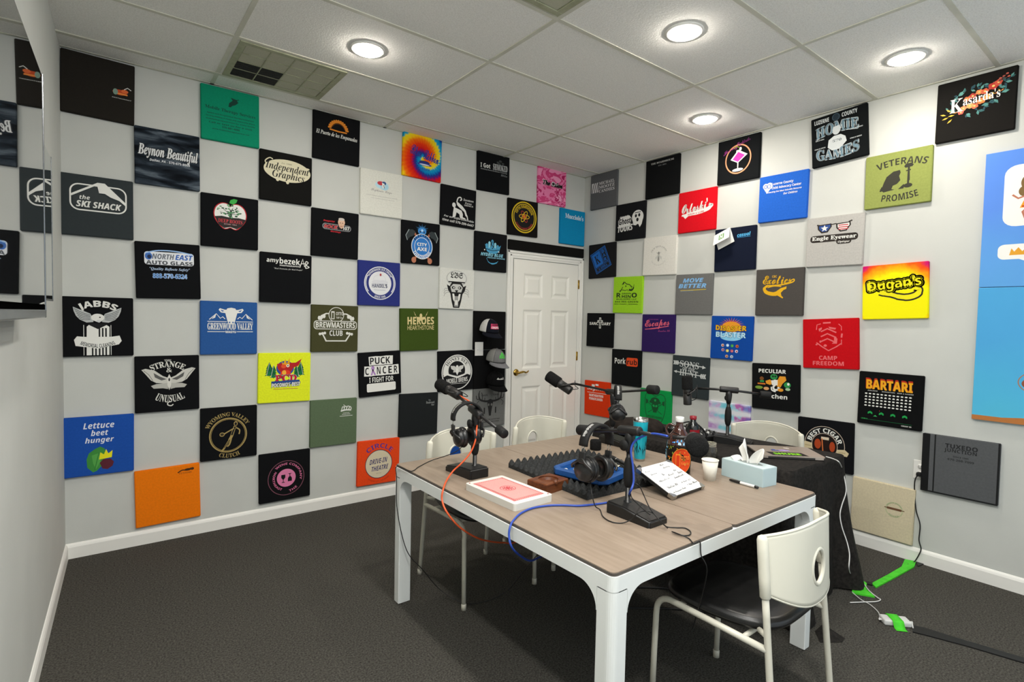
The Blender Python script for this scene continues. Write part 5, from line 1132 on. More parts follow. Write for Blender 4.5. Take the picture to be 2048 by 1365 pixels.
# ------------------------------------------------------------------ stacking chairs
IV = plain('#d9d6c6', .38, 0, .5, 'ivory_plastic'); IVM = plain('#cfccbd', .35, 0, .5, 'ivory_tube'); VINYL = noisy('#0d0d0d', '#141414', 12.0, .33, .05, 3.0, .5, 'black_vinyl', bscale=220.0)
def make_chair(name, label, loc, rz):
    t = thing(name, label, 'chair', loc, rz, 'white backed chairs around the tables')
    HW, HF = .228, .235; r = .0115
    def post(s, z):   # the rear post leans back a little as it rises
        k = z/.80; return Vector((s*(HW+.004-.012*k), -.25+.08*k, z))
    for s in (-1, 1):
        a = MB(); a.tube([post(s, 0.0)] + [post(s, z) for z in (.15, .3, .42, .52, .6)], r, 12); a.lathe([(0, 0), (.0135, 0), (.0135, .03), (r, .032)], 12, M=Matrix.Translation(post(s, 0))); a.build('leg', IVM, t)
        pts = [(s*HF, .225, 0), (s*HF, .222, .2), (s*HF, .218, .36)]
        for q in range(0, 91, 15): pts.append((s*(HF-.002), .218-.06+.06*cos(radians(q)), .375+.06*sin(radians(q))))
        pts += [(s*(HF-.006), .0, .428), tuple(post(s, .418))]
        a = MB(); a.tube(pts, r, 12); a.lathe([(0, 0), (.0135, 0), (.0135, .03), (r, .032)], 12, M=Matrix.Translation((s*HF, .225, 0))); a.build('leg', IVM, t)
    a = MB(); a.tube([(-HF+.02, .13, .424), (HF-.02, .13, .424)], .009, 8); a.tube([(-HW, -.12, .42), (HW, -.12, .42)], .009, 8)
    for s in (-1, 1): a.tube([post(s, .462), (s*.19, -.16, .455)], .009, 8)
    a.build('seat_support', IVM, t)
    def seatpt(u, v):
        th = 2*pi*u; e = 2.0/3.6; cx = abs(cos(th))**e*(1 if cos(th) > 0 else -1); cy = abs(sin(th))**e*(1 if sin(th) > 0 else -1)
        prof = [(.0, .0), (.80, .0), (.96, .008), (1.0, .02), (.985, .034), (.93, .045), (.8, .0505), (.5, .050), (0, .047)]
        x = v*(len(prof)-1); i = min(int(x), len(prof)-2); f = x-i; rr = prof[i][0]*(1-f)+prof[i+1][0]*f; zz = prof[i][1]*(1-f)+prof[i+1][1]*f
        return (cx*rr*.222*(1-.10*max(0, -cy)), .012+cy*rr*.232, .432+zz+.012*(cy*rr)**2*(1 if cy < 0 else -.9))
    a = MB(); a.grid(56, 24, seatpt, wrap=True); a.build('seat', VINYL, t, weld=True)
    # curved back shell with an oval hole
    hu, hv, rx, ry = .49, .44, .098, .20
    def shell(u, v, th=0):
        xx = (2*u-1); z0 = .60-.065*(1-xx*xx); z1 = .785+.035*(1-xx*xx); z = z0+(z1-z0)*v
        pz = post(1, z); bulge = .082*(1-abs(xx)**2.8); return Vector((xx*(pz.x), pz.y-bulge-.02*(v-.5)*(1-xx*xx), z))
    NU, NV = 44, 18; a = MB(); V = []; idx = {}; F = []
    nrm = []
    for i in range(NU+1):
        for j in range(NV+1):
            u, v = i/NU, j/NV; dx, dv = (u-hu)/rx, (v-hv)/ry; rho = sqrt(dx*dx+dv*dv)
            if rho < 1.0 and rho > 0: pass
            if 0 < rho < 1.55:   # pull nearby vertices to the rim of the hole
                if rho < 1.0: k = 1.0/rho; u, v = hu+(u-hu)*k, hv+(v-hv)*k
            V.append(shell(u, v)); 
    def inside(i, j): return sqrt((((i+.5)/NU-hu)/rx)**2+(((j+.5)/NV-hv)/ry)**2) < .92
    for i in range(NU):
        for j in range(NV):
            if not inside(i, j): b = NV+1; F.append((i*b+j, (i+1)*b+j, (i+1)*b+j+1, i*b+j+1))
    a.add(V, F, 0, True); o = a.build('backrest', IV, t, weld=True); sm = o.modifiers.new('thickness', 'SOLIDIFY'); sm.thickness = .007; sm.offset = 0
    a = MB(); a.tube([shell(hu+rx*1.06*cos(q), hv+ry*1.06*sin(q)) for q in [2*pi*k/30 for k in range(30)]], .0075, 8, closed=True); a.build('hole_rim', IV, o)
    a = MB(); a.tube([shell(u/30, 1) for u in range(31)], .0055, 8); a.tube([shell(u/30, 0) for u in range(31)], .0045, 8); a.build('rolled_edge', IV, o)
    for s in (-1, 1):
        a = MB(); a.tube([post(s, .585)]+[post(s, z) for z in (.59, .65, .72, .775, .785, .79)], [.0135, .0175, .0180, .0180, .0175, .014, .005], 14); a.build('post_sleeve', IV, o)
    return t
CH = make_chair('stacking_chair', 'white and black chair nearest the viewer, at the front right corner of the table', (2.125, -3.055, 0), radians(1.5))
copy_tree(CH, (1.885, -1.62, 0), radians(180), 'white backed chair at the far left of the table, blue panel showing through its hole')
copy_tree(CH, (2.55, -1.555, 0), radians(181), 'white backed chair in front of the white door')
copy_tree(CH, (3.56, -2.33, 0), radians(95), 'white backed chair between the black cloth and the right wall')

# ------------------------------------------------------------------ microphones and stands
BLKM = plain('#121212', .45, 0, .5, 'black_powder_coat'); BLKR = plain('#0d0d0d', .7, 0, .35, 'black_rubber'); BLKS = plain('#1a1a1a', .32, 0, .5, 'satin_black'); GUN = plain('#2a2928', .42, .3, .5, 'dark_grey_metal')
FOAMB = noisy('#141414', '#222222', 240.0, .97, .5, 2.0, .1, 'black_foam', bscale=500.0); STEEL = plain('#b8b8b4', .25, 1.0, .5, 'bright_steel')
def wpart(mb, name, mat, t, par=None):
    L = Vector(t.location); mb.v = [tuple(Vector(v)-L) for v in mb.v]; return mb.build(name, mat, par or t)
def mic_stand(label, base_c, base_rz, pole, ztop, cw, tip, zb=ZT, cwr=.021, knob=1):
    """wedge base on the table, pole, grip, T clamp, boom from counterweight cw to tip"""
    t = thing('microphone_stand', label, 'microphone stand', (base_c[0], base_c[1], zb), 0, 'desk microphone stands')
    M = TR(base_c[0], base_c[1], zb, base_rz); a = MB()
    # wedge: thick towards local +y
    L, Wd = .108, .056
    bm = bmesh.new(); bmesh.ops.create_cube(bm, size=1.0)
    for v in bm.verts:
        s = v.co.copy(); v.co = Vector((s.x*2*Wd, s.y*2*L, .0 if s.z < 0 else (.048 if s.y > 0 else .026)))
    g = bmesh.ops.bisect_plane(bm, geom=bm.verts[:]+bm.edges[:]+bm.faces[:], plane_co=(0, .02, 0), plane_no=(0, 1, 0))
    for v in bm.verts:
        if abs(v.co.y-.02) < 1e-4 and v.co.z > .02: v.co.z = .046
    bmesh.ops.bevel(bm, geom=[e for e in bm.edges if abs((e.verts[0].co-e.verts[1].co).z) > .015 or min(e.verts[0].co.z, e.verts[1].co.z) > .015], offset=.007, segments=3, affect='EDGES')
    a.frombm(bm, 0, True, M); wpart(a, 'base', BLKM, t); t.children[-1].data.set_sharp_from_angle(angle=radians(35)) if hasattr(t.children[-1].data, 'set_sharp_from_angle') else None
    P = Vector((pole[0], pole[1], 0)); zt = ztop
    a = MB(); a.tube([P+Vector((0, 0, zb+.03)), P+Vector((0, 0, zb+.05)), P+Vector((0, 0, zb+.052)), P+Vector((0, 0, zt-.04))], [.016, .016, .0105, .0105], 16); wpart(a, 'pole', BLKS, t)
    h = zt-zb; a = MB(); a.tube([P+Vector((0, 0, zb+h*k)) for k in (.32, .34, .40, .50, .60, .66, .68)], [.011, .015, .0195, .0205, .0185, .014, .011], 18); wpart(a, 'height_grip', BLKR, t)
    cw, tip = Vector(cw), Vector(tip); hub = P+Vector((0, 0, zt)); bd = (tip-cw).normalized()
    a = MB(); a.tube([P+Vector((0, 0, zt-.085)), P+Vector((0, 0, zt-.06)), P+Vector((0, 0, zt-.03)), P+Vector((0, 0, zt))], [.013, .017, .02, .016], 16); a.tube([hub-bd*.055, hub-bd*.05, hub+bd*.05, hub+bd*.055], [.0165, .019, .019, .0165], 16)
    wpart(a, 'boom_clamp', BLKM, t)
    sd = bd.cross(Vector((0, 0, 1))).normalized()*knob; a = MB(); kc = P+Vector((0, 0, zt-.055)); a.tube([kc, kc+sd*.03], .006, 10); a.lathe([(0, 0), (.02, 0), (.022, .004), (.021, .010), (0, .012)], 18, M=axisM(kc+sd*.026, kc+sd*.05)); wpart(a, 'clamp_knob', BLKR, t)
    a = MB(); a.tube([cw, hub, tip], .0075, 12); wpart(a, 'boom_arm', BLKS, t)
    a = MB(); e = cw-bd*.03; a.lathe([(0, 0), (cwr*.93, 0), (cwr, .003), (cwr, .057), (cwr*.93, .06), (0, .06)], 26, M=axisM(e, e+bd)); wpart(a, 'counterweight', BLKR, t)
    return t
def microphone(label, front, back, arm, k=1.0, wr=.033, side=1):
    """front: centre of the windscreen's face; back: a point behind, along the body; arm: where the boom ends"""
    f, b = Vector(front), Vector(back); t = thing('microphone', label, 'microphone', f, 0, 'broadcast microphones on booms'); M = axisM(f, b)
    a = MB(); w = wr*k; a.lathe([(0, 0), (w*.75, .0), (w*.94, .004), (w, .014), (w, .078*k), (w*.96, .084*k), (w*.75, .086*k)], 30, M=M); wpart(a, 'windscreen', FOAMB, t)
    a = MB(); r = .0255*k; z0 = .08*k; a.lathe([(0, z0), (r*.9, z0), (r, z0+.006), (r, z0+.03), (r*.93, z0+.032), (r*.93, z0+.036), (r, z0+.038), (r, z0+.098), (r*.94, z0+.102), (0, z0+.102)], 28, M=M); body = wpart(a, 'body', GUN, t)
    a = MB(); a.lathe([(0, z0+.104), (r*.8, z0+.1035), (r*.86, z0+.101)], 24, M=M); wpart(a, 'end_plate', BLKM, t, body)
    a = MB(); Y = M.to_3x3() @ Vector((1, 0, 0)); Z = M.to_3x3() @ Vector((0, 0, 1)); X = M.to_3x3() @ Vector((0, 1, 0))
    c = f+Z*(z0+.035); ar = Vector(arm); da = (ar-c); da = (da - Y*da.dot(Y)).normalized()
    U = [c+Y*(r+.006)*cos(q)*1.05+da*(r+.012)*sin(q)*1.5 for q in [pi*i/12 for i in range(13)]]; a.tube(U, .0055, 8); a.tube([U[6], ar], [.007, .0085], 10)
    for s in (-1, 1): a.lathe([(0, 0), (.010, 0), (.010, .006), (0, .007)], 14, M=axisM(c+Y*s*(r), c+Y*s*(r+.1)))
    wpart(a, 'yoke', BLKM, t)
    a = MB(); q0 = f+Z*(z0+.09)+da*r*.9; a.tube(spline([q0, q0+da*.03+Y*.02*side, c+da*.06+Y*.03*side+Z*.02, ar+Vector((0, 0, .02))], 6), .0022, 6); wpart(a, 'lead', BLKR, t)
    return t
# left stand (orange cable)
hubL = Vector((1.635, -1.93, 1.032)); cwL = dep(1003, 864, 2.44); tipL = dep(914, 790, 2.84); hubd = (tipL-cwL)
mic_stand('desk microphone stand at the left end of the table with the orange cable', (1.62, -1.895), radians(183), (1.64, -1.935), 1.028, cwL, tipL, knob=-1)
microphone('black broadcast microphone in front of the white bee badge panel', dep(877, 768, 2.95), dep(915, 790, 2.84), dep(916, 788, 2.82))
# near stand (blue cable)
NX, NY = 1.850, -2.715
cwN = dep(1168, 861, 2.36); tipN = dep(1338, 876, 1.98)
mic_stand('desk microphone stand nearest the viewer with the blue cable', (1.842, -2.765), radians(0), (NX, NY), 1.052, cwN, tipN, cwr=.023)
microphone('black microphone with its round face towards the viewer, hovering over the paper cup', dep(1396, 895, 1.80), dep(1384, 874, 2.02), dep(1345, 875, 1.98), 1.0, .037)
# stand by the door
p3 = onz(1229, 866, ZT+.04)
p3 = Vector((2.75, -1.83, 0))
cw3 = dep(1306, 780, 3.0); tip3 = dep(1150, 768, 3.5)
mic_stand('desk microphone stand at the far right table corner, its boom reaching towards the white door', (2.745, -1.88), radians(2), (p3.x, p3.y), 1.04, cw3, tip3, cwr=.026)
microphone('black broadcast microphone in front of the white door', dep(1095, 751, 3.62), dep(1136, 779, 3.55), dep(1150, 768, 3.5), 1.15)
# stand on the black cloth
cw4 = dep(1531, 790, 3.30); tip4 = dep(1395, 777, 3.40)
mic_stand('desk microphone stand standing on the black cloth', (3.30, -2.33), radians(20), (3.30, -2.29), 1.073, cw4, tip4, zb=ZB)
microphone('upright black microphone in front of the dark arrow panel', dep(1374, 752, 3.40), dep(1375, 800, 3.40), dep(1394, 777, 3.40))

# ------------------------------------------------------------------ headphones
def headphones(label, top, xdir, k=1.0, spread=.07, tilt=0.0, drop=.0):
    X = Vector(xdir); X.z = 0; X.normalize(); Yv = Vector((-X.y, X.x, 0)); top = Vector(top)
    t = thing('headphones', label, 'headphones', top, 0, 'black studio headphones')
    M = Matrix(((X.x, Yv.x, 0, 0), (X.y, Yv.y, 0, 0), (X.z, Yv.z, 1, 0), (0, 0, 0, 1))) @ Matrix.Rotation(tilt, 4, 'Y') @ Matrix.Scale(k, 4)
    R = .074
    A = [(R*sin(radians(q))*1.0, 0, -R*.95+R*.95*cos(radians(q))) for q in range(-96, 97, 8)]
    a = MB(); n = len(A); V = []
    for x, _, z in A:
        L = sqrt(x*x+(z+R*.95)**2); ux, uz = x/L, (z+R*.95)/L
        for dy, dr in ((-.020, 0), (-.017, .006), (.017, .006), (.020, 0), (.017, -.006), (-.017, -.006)): V.append((x+ux*dr, dy, z+uz*dr))
    F = [(6*i+k_, 6*i+(k_+1) % 6, 6*i+6+(k_+1) % 6, 6*i+6+k_) for i in range(n-1) for k_ in range(6)] + [(0, 1, 2, 3, 4, 5), tuple(6*n-6+q for q in (5, 4, 3, 2, 1, 0))]
    a.add(V, F, 0, True, M); hb = a.build('headband', BLKR, t)
    pr = Print(lambda u, v, kk: M @ Vector(((R+.0066+kk)*sin(radians(-75+60*u)), -.010+.020*v, -R*.95+(R*.95+.0066+kk)*cos(radians(-75+60*u)))), .0004)
    pr.t('audio-technica', .5, .5, .8, .75, '#c9c9c6', 'bold'); pr.build('brand_lettering', hb)
    for s in (-1, 1):
        x0 = s*R; z0 = -R*1.02; xc = s*spread; zc = -.165
        a = MB()
        for dy in (-.006, .006): a.tube([(x0, dy, z0+.006), (x0*1.0, dy, z0-.035)], .0013, 6, M=M)
        a.build('size_slider', STEEL, t)
        a = MB(); a.box(x0-.006, x0+.006, -.014, .014, z0-.066, z0-.024, M=M, bev=.003)
        a.tube(spline([(x0, 0, z0-.045), (x0+s*.004, .02, z0-.062), (xc+s*.028, .046, zc+.01), (xc+s*.022, .048, zc)], 5), .0058, 8, M=M); a.tube(spline([(x0, 0, z0-.045), (x0+s*.004, -.02, z0-.062), (xc+s*.028, -.046, zc+.01), (xc+s*.022, -.048, zc)], 5), .0058, 8, M=M); a.build('yoke', BLKS, t)
        C = M @ Matrix.Translation((xc, 0, zc)) @ Matrix.Rotation(s*pi/2, 4, 'Y')
        a = MB(); a.lathe([(0, .034), (.018, .034), (.022, .031), (.034, .029), (.042, .022), (.0445, .010), (.044, .002)], 30, M=C); cup = a.build('ear_cup', BLKS, t)
        a = MB(); a.lathe([(.0455, .003), (.049, -.003), (.050, -.011), (.046, -.019), (.037, -.021), (.030, -.017), (.027, -.006), (0, -.004)], 30, M=C); a.build('ear_pad', VINYL, cup)
    return t
RV = Vector(RGT); FV = Vector(FWD)
headphones('black headphones hanging on the left microphone stand', dep(934, 806, 2.60), RV+FV*.55, 1.0, .034, radians(-2))
headphones('black headphones hanging above the blue tray', dep(1197, 850, 2.27), RV+FV*.85, 1.12, .044, radians(6))
headphones('black headphones seen edge on, hanging on the far stand by the door', dep(1236, 772, 3.03), FV+RV*.12, .92, .05)

# ------------------------------------------------------------------ things on the tables
# egg crate foam
t_ = noisy('#2b2c2c', '#3a3b3b', 130.0, .95, .3, 3.0, .12, 'charcoal_foam')
fx0, fx1, fy0, fy1 = -.265, .265, -.295, .295
def eg(u, v):
    x = fx0+(fx1-fx0)*u; y = fy0+(fy1-fy0)*v; k = 2*pi/.0415
    s = (cos(k*x)*.5+.5)*(cos(k*y)*.5+.5); e = 1.0
    return (x, y, .016+.026*(s**.8)*e)
a = MB(); NU, NV = 100, 112; a.grid(NU, NV, eg)
ring = [(i, 0) for i in range(NU)] + [(NU, j) for j in range(NV)] + [(i, NV) for i in range(NU, 0, -1)] + [(0, j) for j in range(NV, 0, -1)]
idx = [i*(NV+1)+j for i, j in ring]; b0 = len(a.v); a.v += [(a.v[q][0], a.v[q][1], 0) for q in idx]; n = len(idx)
for i in range(n): a.f.append((idx[i], idx[(i+1) % n], b0+(i+1) % n, b0+i)); a.m.append(0); a.sm.append(False)
a.f.append(tuple(b0+i for i in range(n))); a.m.append(0); a.sm.append(False)
o = a.build('acoustic_foam', t_, loc=(2.105, -2.235, ZT+.0002), rot=(0, 0, radians(-3))); tag(o, 'charcoal egg crate foam sheet lying in the middle of the table', 'foam sheet')
# giant card deck
def quad(p0, p1, p2): return p0, p1, p2
t = thing('card_box', 'giant playing card box with red patterned top on the near left of the table', 'card box', (1.585, -2.275, ZT), radians(2))
a = MB(); w, l, h = .105, .172, .03
a.prism(rrect(-w, w, -l, l, .012), 0.0005, h-.0015, 1); a.prism(rrect(-w, w, -l, l, .012), h-.0015, h, 0); a.build('box_body', [plain('#e2dfd8', .3), plain('#d3d2cb', .4)], t)
pr = Print(lambda u, v, k: (w*(2*u-1), l*(1-2*v), h+.0001+k), .00002)
pk = noisy('#e8a6a0', '#dd8f8c', 600.0, .4, 0, 1.0, .4, 'pink_card_pattern', .45, .55)
pr.r(.10, .90, .08, .92, pk)
for v0, v1, u0, u1, hor in ((.105, .105, .12, .88, 1), (.895, .895, .12, .88, 1), (.1, .9, .135, .135, 0), (.1, .9, .865, .865, 0)):
    for k in range(17 if hor else 27):
        if hor: u = u0+(u1-u0)*k/16; pr.p([(u-.014, v0-.010), (u+.014, v0), (u-.014, v0+.010)], '#b02a38')
        else: v = v0+(v1-v0)*k/26; pr.p([(u0-.018, v-.008), (u0+.018, v-.008), (u0, v+.008)], '#b02a38')
pr.r(.165, .835, .13, .87, '#e9a29c'); pr.r(.18, .82, .14, .86, pk)
for k in range(8):
    q = radians(45*k); pr.e(.5+.085*cos(q), .5+.052*sin(q), .035, .022, '#b8323e', 12); pr.e(.5+.085*cos(q), .5+.052*sin(q), .018, .011, '#ecb0aa', 10)
pr.e(.5, .5, .04, .025, '#b8323e'); pr.ring(.5, .5, .17, .10, .012, '#c24a52'); 
for u, v in ((.06, .05), (.94, .95)): pr.e(u, v, .018, .011, '#b02a38', 10)
pr.build('card_back_design', t)
# wooden ash tray
WOOD = noisy('#4a2412', '#74401f', 9.0, .45, .08, 5.0, .4, 'walnut_wood', .3, .7, (1.0, 9.0, 9.0))
t = thing('wooden_ashtray', 'small dark wooden block with a round hollow, beside the card box', 'ash tray', (1.795, -2.30, ZT), radians(8))
bm = bmesh.new(); R0 = .046; hw, hd, hh = .075, .058, .045; ring_r = []; NS = 48
circ = [(R0*cos(2*pi*k/NS)+.002, R0*sin(2*pi*k/NS)) for k in range(NS)]
def edge_pt(q):
    c, s = cos(q), sin(q); m = min(hw/abs(c) if abs(c) > 1e-6 else 9, hd/abs(s) if abs(s) > 1e-6 else 9); return (c*m, s*m)
out = [edge_pt(2*pi*k/NS) for k in range(NS)]
cq = [(hw, hd), (-hw, hd), (-hw, -hd), (hw, -hd)]
for c in cq:
    i = min(range(NS), key=lambda k: (out[k][0]-c[0])**2+(out[k][1]-c[1])**2); out[i] = c
V = [(x, y, 0) for x, y in out] + [(x, y, hh-.004) for x, y in out] + [(x*.96, y*.95, hh) for x, y in out] + [(x, y, hh) for x, y in circ] + [(x, y, hh-.006) for x, y in circ] + [(x*.86, y*.86, hh-.018) for x, y in circ] + [(0, 0, hh-.020)]
F = []
for r_ in range(5):
    for k in range(NS): j = (k+1) % NS; F.append((r_*NS+k, r_*NS+j, (r_+1)*NS+j, (r_+1)*NS+k))
for k in range(NS): F.append((5*NS+k, 5*NS+(k+1) % NS, 6*NS))
F.append(tuple(range(NS)))
a = MB(); a.add(V, F, 0, False); a.build('block', WOOD, t)
a = MB(); a.tube([(-.02, -hd-.001, hh-.002), (.0, -.044, hh-.003)], .011, 12); a.build('cigar_rest', WOOD, t)
# blue tray with bits
TB = plain('#114a8a', .4); bl = onz(1115, 949, .748); bb = onz(1194, 985, .748); br = onz(1246, 962, .748)
ux = (br-bb); uy = (bl-bb); cc = (bl+br)/2; Lx, Ly = ux.length/2, uy.length/2; rz_ = atan2(ux.y, ux.x)
t = thing('dice_tray', 'blue tray full of small red and white bits, on the foam sheet', 'tray', (cc.x, cc.y, ZT+.037), rz_)
def oct_(a_, b_, c_): return [(a_, -b_+c_), (a_, b_-c_), (a_-c_, b_), (-a_+c_, b_), (-a_, b_-c_), (-a_, -b_+c_), (-a_+c_, -b_), (a_-c_, -b_)]
a = MB(); Ls = [(oct_(Lx*.93, Ly*.93, .03), 0.0), (oct_(Lx, Ly, .032), .008), (oct_(Lx, Ly, .032), .030), (oct_(Lx-.006, Ly-.006, .03), .036), (oct_(Lx-.022, Ly-.022, .024), .036), (oct_(Lx-.026, Ly-.026, .022), .030), (oct_(Lx-.030, Ly-.030, .02), .008)]
V = [(x, y, z) for L, z in Ls for x, y in L]; F = [(8*r_+k, 8*r_+(k+1) % 8, 8*r_+8+(k+1) % 8, 8*r_+8+k) for r_ in range(6) for k in range(8)] + [tuple(range(8)), tuple(48+k for k in range(8))]
a.add(V, F); a.build('tray_body', TB, t)
rr_ = random.Random(11)
for k in range(16):
    x, y = rr_.uniform(-1, 1)*(Lx-.05), rr_.uniform(-1, 1)*(Ly-.045); c = ['#c9242a', '#e3dfd8', '#e3dfd8', '#b0a8a0'][k % 4]
    w = t.matrix_basis @ Vector((x, y, .0))
    a = MB(); a.box(-.012, .012, -.008, .008, 0, .007+.004*(k % 3), bev=.0015)
    o = a.build('game_piece', plain(c, .35), loc=(w.x, w.y, ZT+.0455+.0002*k), rot=(0, 0, rr_.uniform(0, 3)))
    tag(o, {'#c9242a': 'small red piece lying in the blue tray', '#e3dfd8': 'small white piece lying in the blue tray', '#b0a8a0': 'small greyish piece lying in the blue tray'}[c], 'game piece', 'small bits in the blue tray')
# bits on the foam behind the tray
for (u, v, lb, c) in ((1229, 931, 'small shiny foil packet on the foam, behind the blue tray', '#c9c4b0'), (1242, 948, 'small crumpled silver packet on the foam, right of the blue tray', '#b9b6a0')):
    p = onz(u, v, ZT+.045); a = MB(); a.grid(8, 6, lambda q, w: ((q-.5)*.06, (w-.5)*.035, .004*sin(q*9)*cos(w*7)+.004)); o = a.build('foil_packet', plain(c, .25, .7), loc=(p.x, p.y, ZT+.043), rot=(.1, 0, .8+u*.1)); sm = o.modifiers.new('thickness', 'SOLIDIFY'); sm.thickness = .002; tag(o, lb, 'packet')
# loose windscreen and torch
p = onz(1191, 900, ZT); a = MB(); a.lathe([(0, 0), (.03, 0), (.033, .005), (.034, .05), (.030, .058), (0, .06)], 28); tag(a.build('foam_windscreen', FOAMB, loc=(p.x, p.y, ZT+.0003)), 'short black foam windscreen standing behind the foam sheet', 'windscreen')
p0 = onz(1221, 914, ZT+.055); p1 = onz(1262, 934, ZT+.055); t = thing('pocket_torch', 'thin black rod lying on the foam sheet behind the headphones', 'rod', p0)
a = MB(); a.tube([p0, p0.lerp(p1, .25), p0.lerp(p1, .27), p1], [.011, .011, .009, .009], 16); wpart(a, 'barrel', BLKM, t); a = MB(); a.tube([p0.lerp(p1, .30), p0.lerp(p1, .33)], .0098, 14); wpart(a, 'steel_band', STEEL, t)
# teal tumbler
tp = onz(1279, 921, ZT); TEAL = noisy('#0f9fb4', '#22b8ca', 9.0, .25, 0, 3.0, .5, 'teal_enamel')
t = thing('tumbler', 'tall teal steel tumbler with black scrawl pattern, left of the patterned jug', 'tumbler', (tp.x, tp.y, ZT))
hh = .235; a = MB(); a.lathe([(.0285, .012), (.0305, .016), (.040, hh-.03), (.0405, hh-.018)], 32); a.build('painted_body', TEAL, t)
a = MB(); a.lathe([(0, .0), (.026, 0), (.0285, .004), (.0285, .013)], 28); a.build('steel_base', STEEL, t); a = MB(); a.lathe([(.0405, hh-.018), (.041, hh), (.038, hh), (.036, hh-.02), (.0, hh-.03)], 32); a.build('steel_rim', STEEL, t)
pr = Print(lambda u, v, k: ((.0306+.0095*(1-v)+k)*cos(-3.8+2.6*u), (.0306+.0095*(1-v)+k)*sin(-3.8+2.6*u), .02+(hh-.05)*(1-v)), .0002)
rr_ = random.Random(4)
for k in range(30):
    x, y = rr_.uniform(.05, .9), rr_.uniform(.03, .8); pr.s([(x, y), (x+rr_.uniform(-.05, .06), y+.06), (x+rr_.uniform(-.08, .09), y+rr_.uniform(.10, .2))], [.02, .045, .012], '#0c2026', curve=3)
pr.build('scrawl_pattern', t)
# patterned jug
jp = onz(1356, 946, ZT); AMB = plain('#3a1408', .08, 0, .6, 'amber_glass', 1.0)
t = thing('growler_jug', 'patterned jug with orange disc label and white cap in the middle of the table', 'jug', (jp.x, jp.y, ZT))
a = MB(); a.lathe([(0, .002), (.05, 0), (.058, .004), (.0615, .014), (.0615, .15), (.058, .172), (.045, .198), (.027, .222), (.0185, .242), (.0175, .262), (.019, .266)], 40); a.build('glass_body', AMB, t)
a = MB(); a.lathe([(.0195, .262), (.0215, .264), (.0215, .284), (.020, .287), (0, .288)], 28); a.build('screw_cap', plain('#e6e6e2', .35), t)
th0 = atan2(CAMP.y-jp.y, CAMP.x-jp.x)
a = MB(); hx_, hy_ = cos(th0-1.75), sin(th0-1.75); hq = [(.020, .236), (.045, .245), (.062, .232), (.066, .215), (.060, .198), (.052, .188)]; a.tube(spline([(hx_*r, hy_*r, z) for r, z in hq], 5), .006, 10); a.build('loop_handle', AMB, t)
def jugfn(u, v, k): q = th0-1.15+2.3*u; r = .0617+k; return (r*cos(q), r*sin(q), .15-.142*v)
pr = Print(jugfn, .00015)
for i in range(40):
    for j in range(14): pass
V = [(i/40, j/2) for i in range(41) for j in range(3)]; F = [(i*3+j, i*3+3+j, i*3+4+j, i*3+1+j) for i in range(40) for j in range(2)]; pr.put(V, F, '#1b1410')
rr_ = random.Random(8)
for k in range(46):
    x, y = rr_.uniform(.10, .96), rr_.uniform(.02, .98); s_ = rr_.uniform(.03, .07); c = rr_.choice(['#c8962a', '#9a8a2a', '#c86a24', '#7a8a34', '#d8b04a']); q = rr_.uniform(0, 6.28)
    pr.p([(x+s_*cos(q), y+s_*1.2*sin(q)), (x+s_*.5*cos(q+1.6), y+s_*.6*sin(q+1.6)), (x-s_*.8*cos(q), y-s_*sin(q)), (x+s_*.5*cos(q-1.6), y+s_*.6*sin(q-1.6))], c)
for k in range(16): x, y = rr_.uniform(.0, .10), rr_.uniform(.02, .98); pr.e(x+.01, y, .018, .03, rr_.choice(['#5ab0d4', '#2a7ab0', '#bfe0ee']), 8)
pr.e(.60, .50, .30, .43, '#d8471c', 40); pr.ring(.60, .50, .30, .43, .012, '#e8a03a'); pr.r(.42, .55, .27, .73, '#f0902a'); pr.r(.435, .535, .31, .70, '#d23c18'); pr.t('OTTO', .70, .40, .26, .13, '#ef8a3a', 'bold'); pr.t('TAP Co', .70, .60, .24, .09, '#ef8a3a', 'bold'); pr.build('printed_wrap', t)
def shf(u, v, k): q = th0-1.0+2.0*u; z = .158+.055*(1-v); r = (.0615 if z < .16 else .0615-(z-.16)*.62)+.0012+k; return (r*cos(q), r*sin(q), z)
pr = Print(shf, .0002)
for k in range(22): x, y = rr_.uniform(.2, .9), rr_.uniform(.2, .95); pr.p([(x-.03, y+.1), (x, y-.14), (x+.035, y+.08), (x, y+.14)], rr_.choice(['#5aa8e0', '#2a6ac0', '#d8ecf8', '#8cc4ee']))
pr.build('shoulder_print', t)
# dark bottle behind the jug with red label
rp = onz(1391, 905, ZB); rp = Vector((3.01, -2.235, 0)); t = thing('dark_bottle', 'dark bottle with red label partly hidden behind the patterned jug', 'bottle', (rp.x, rp.y, ZB))
a = MB(); a.lathe([(0, 0), (.036, 0), (.038, .006), (.038, .11), (.03, .135), (.017, .15), (.017, .175), (0, .176)], 28); a.build('glass_body', plain('#0a0a0b', .12, 0, .6), t)
pr = Print(lambda u, v, k: ((.0383+k)*cos(3.3+1.9*u), (.0383+k)*sin(3.3+1.9*u), .105-.09*v), .0002); V = [(i/16, j) for i in range(17) for j in range(2)]; pr.put(V, [(2*i, 2*i+2, 2*i+3, 2*i+1) for i in range(16)], '#8a1420'); pr.r(.35, .6, .3, .5, '#d8a8a8'); pr.build('label', t)
a = MB(); a.lathe([(.018, .162), (.020, .165), (.020, .182), (0, .184)], 20); a.build('cap', plain('#8a1624', .4), t)
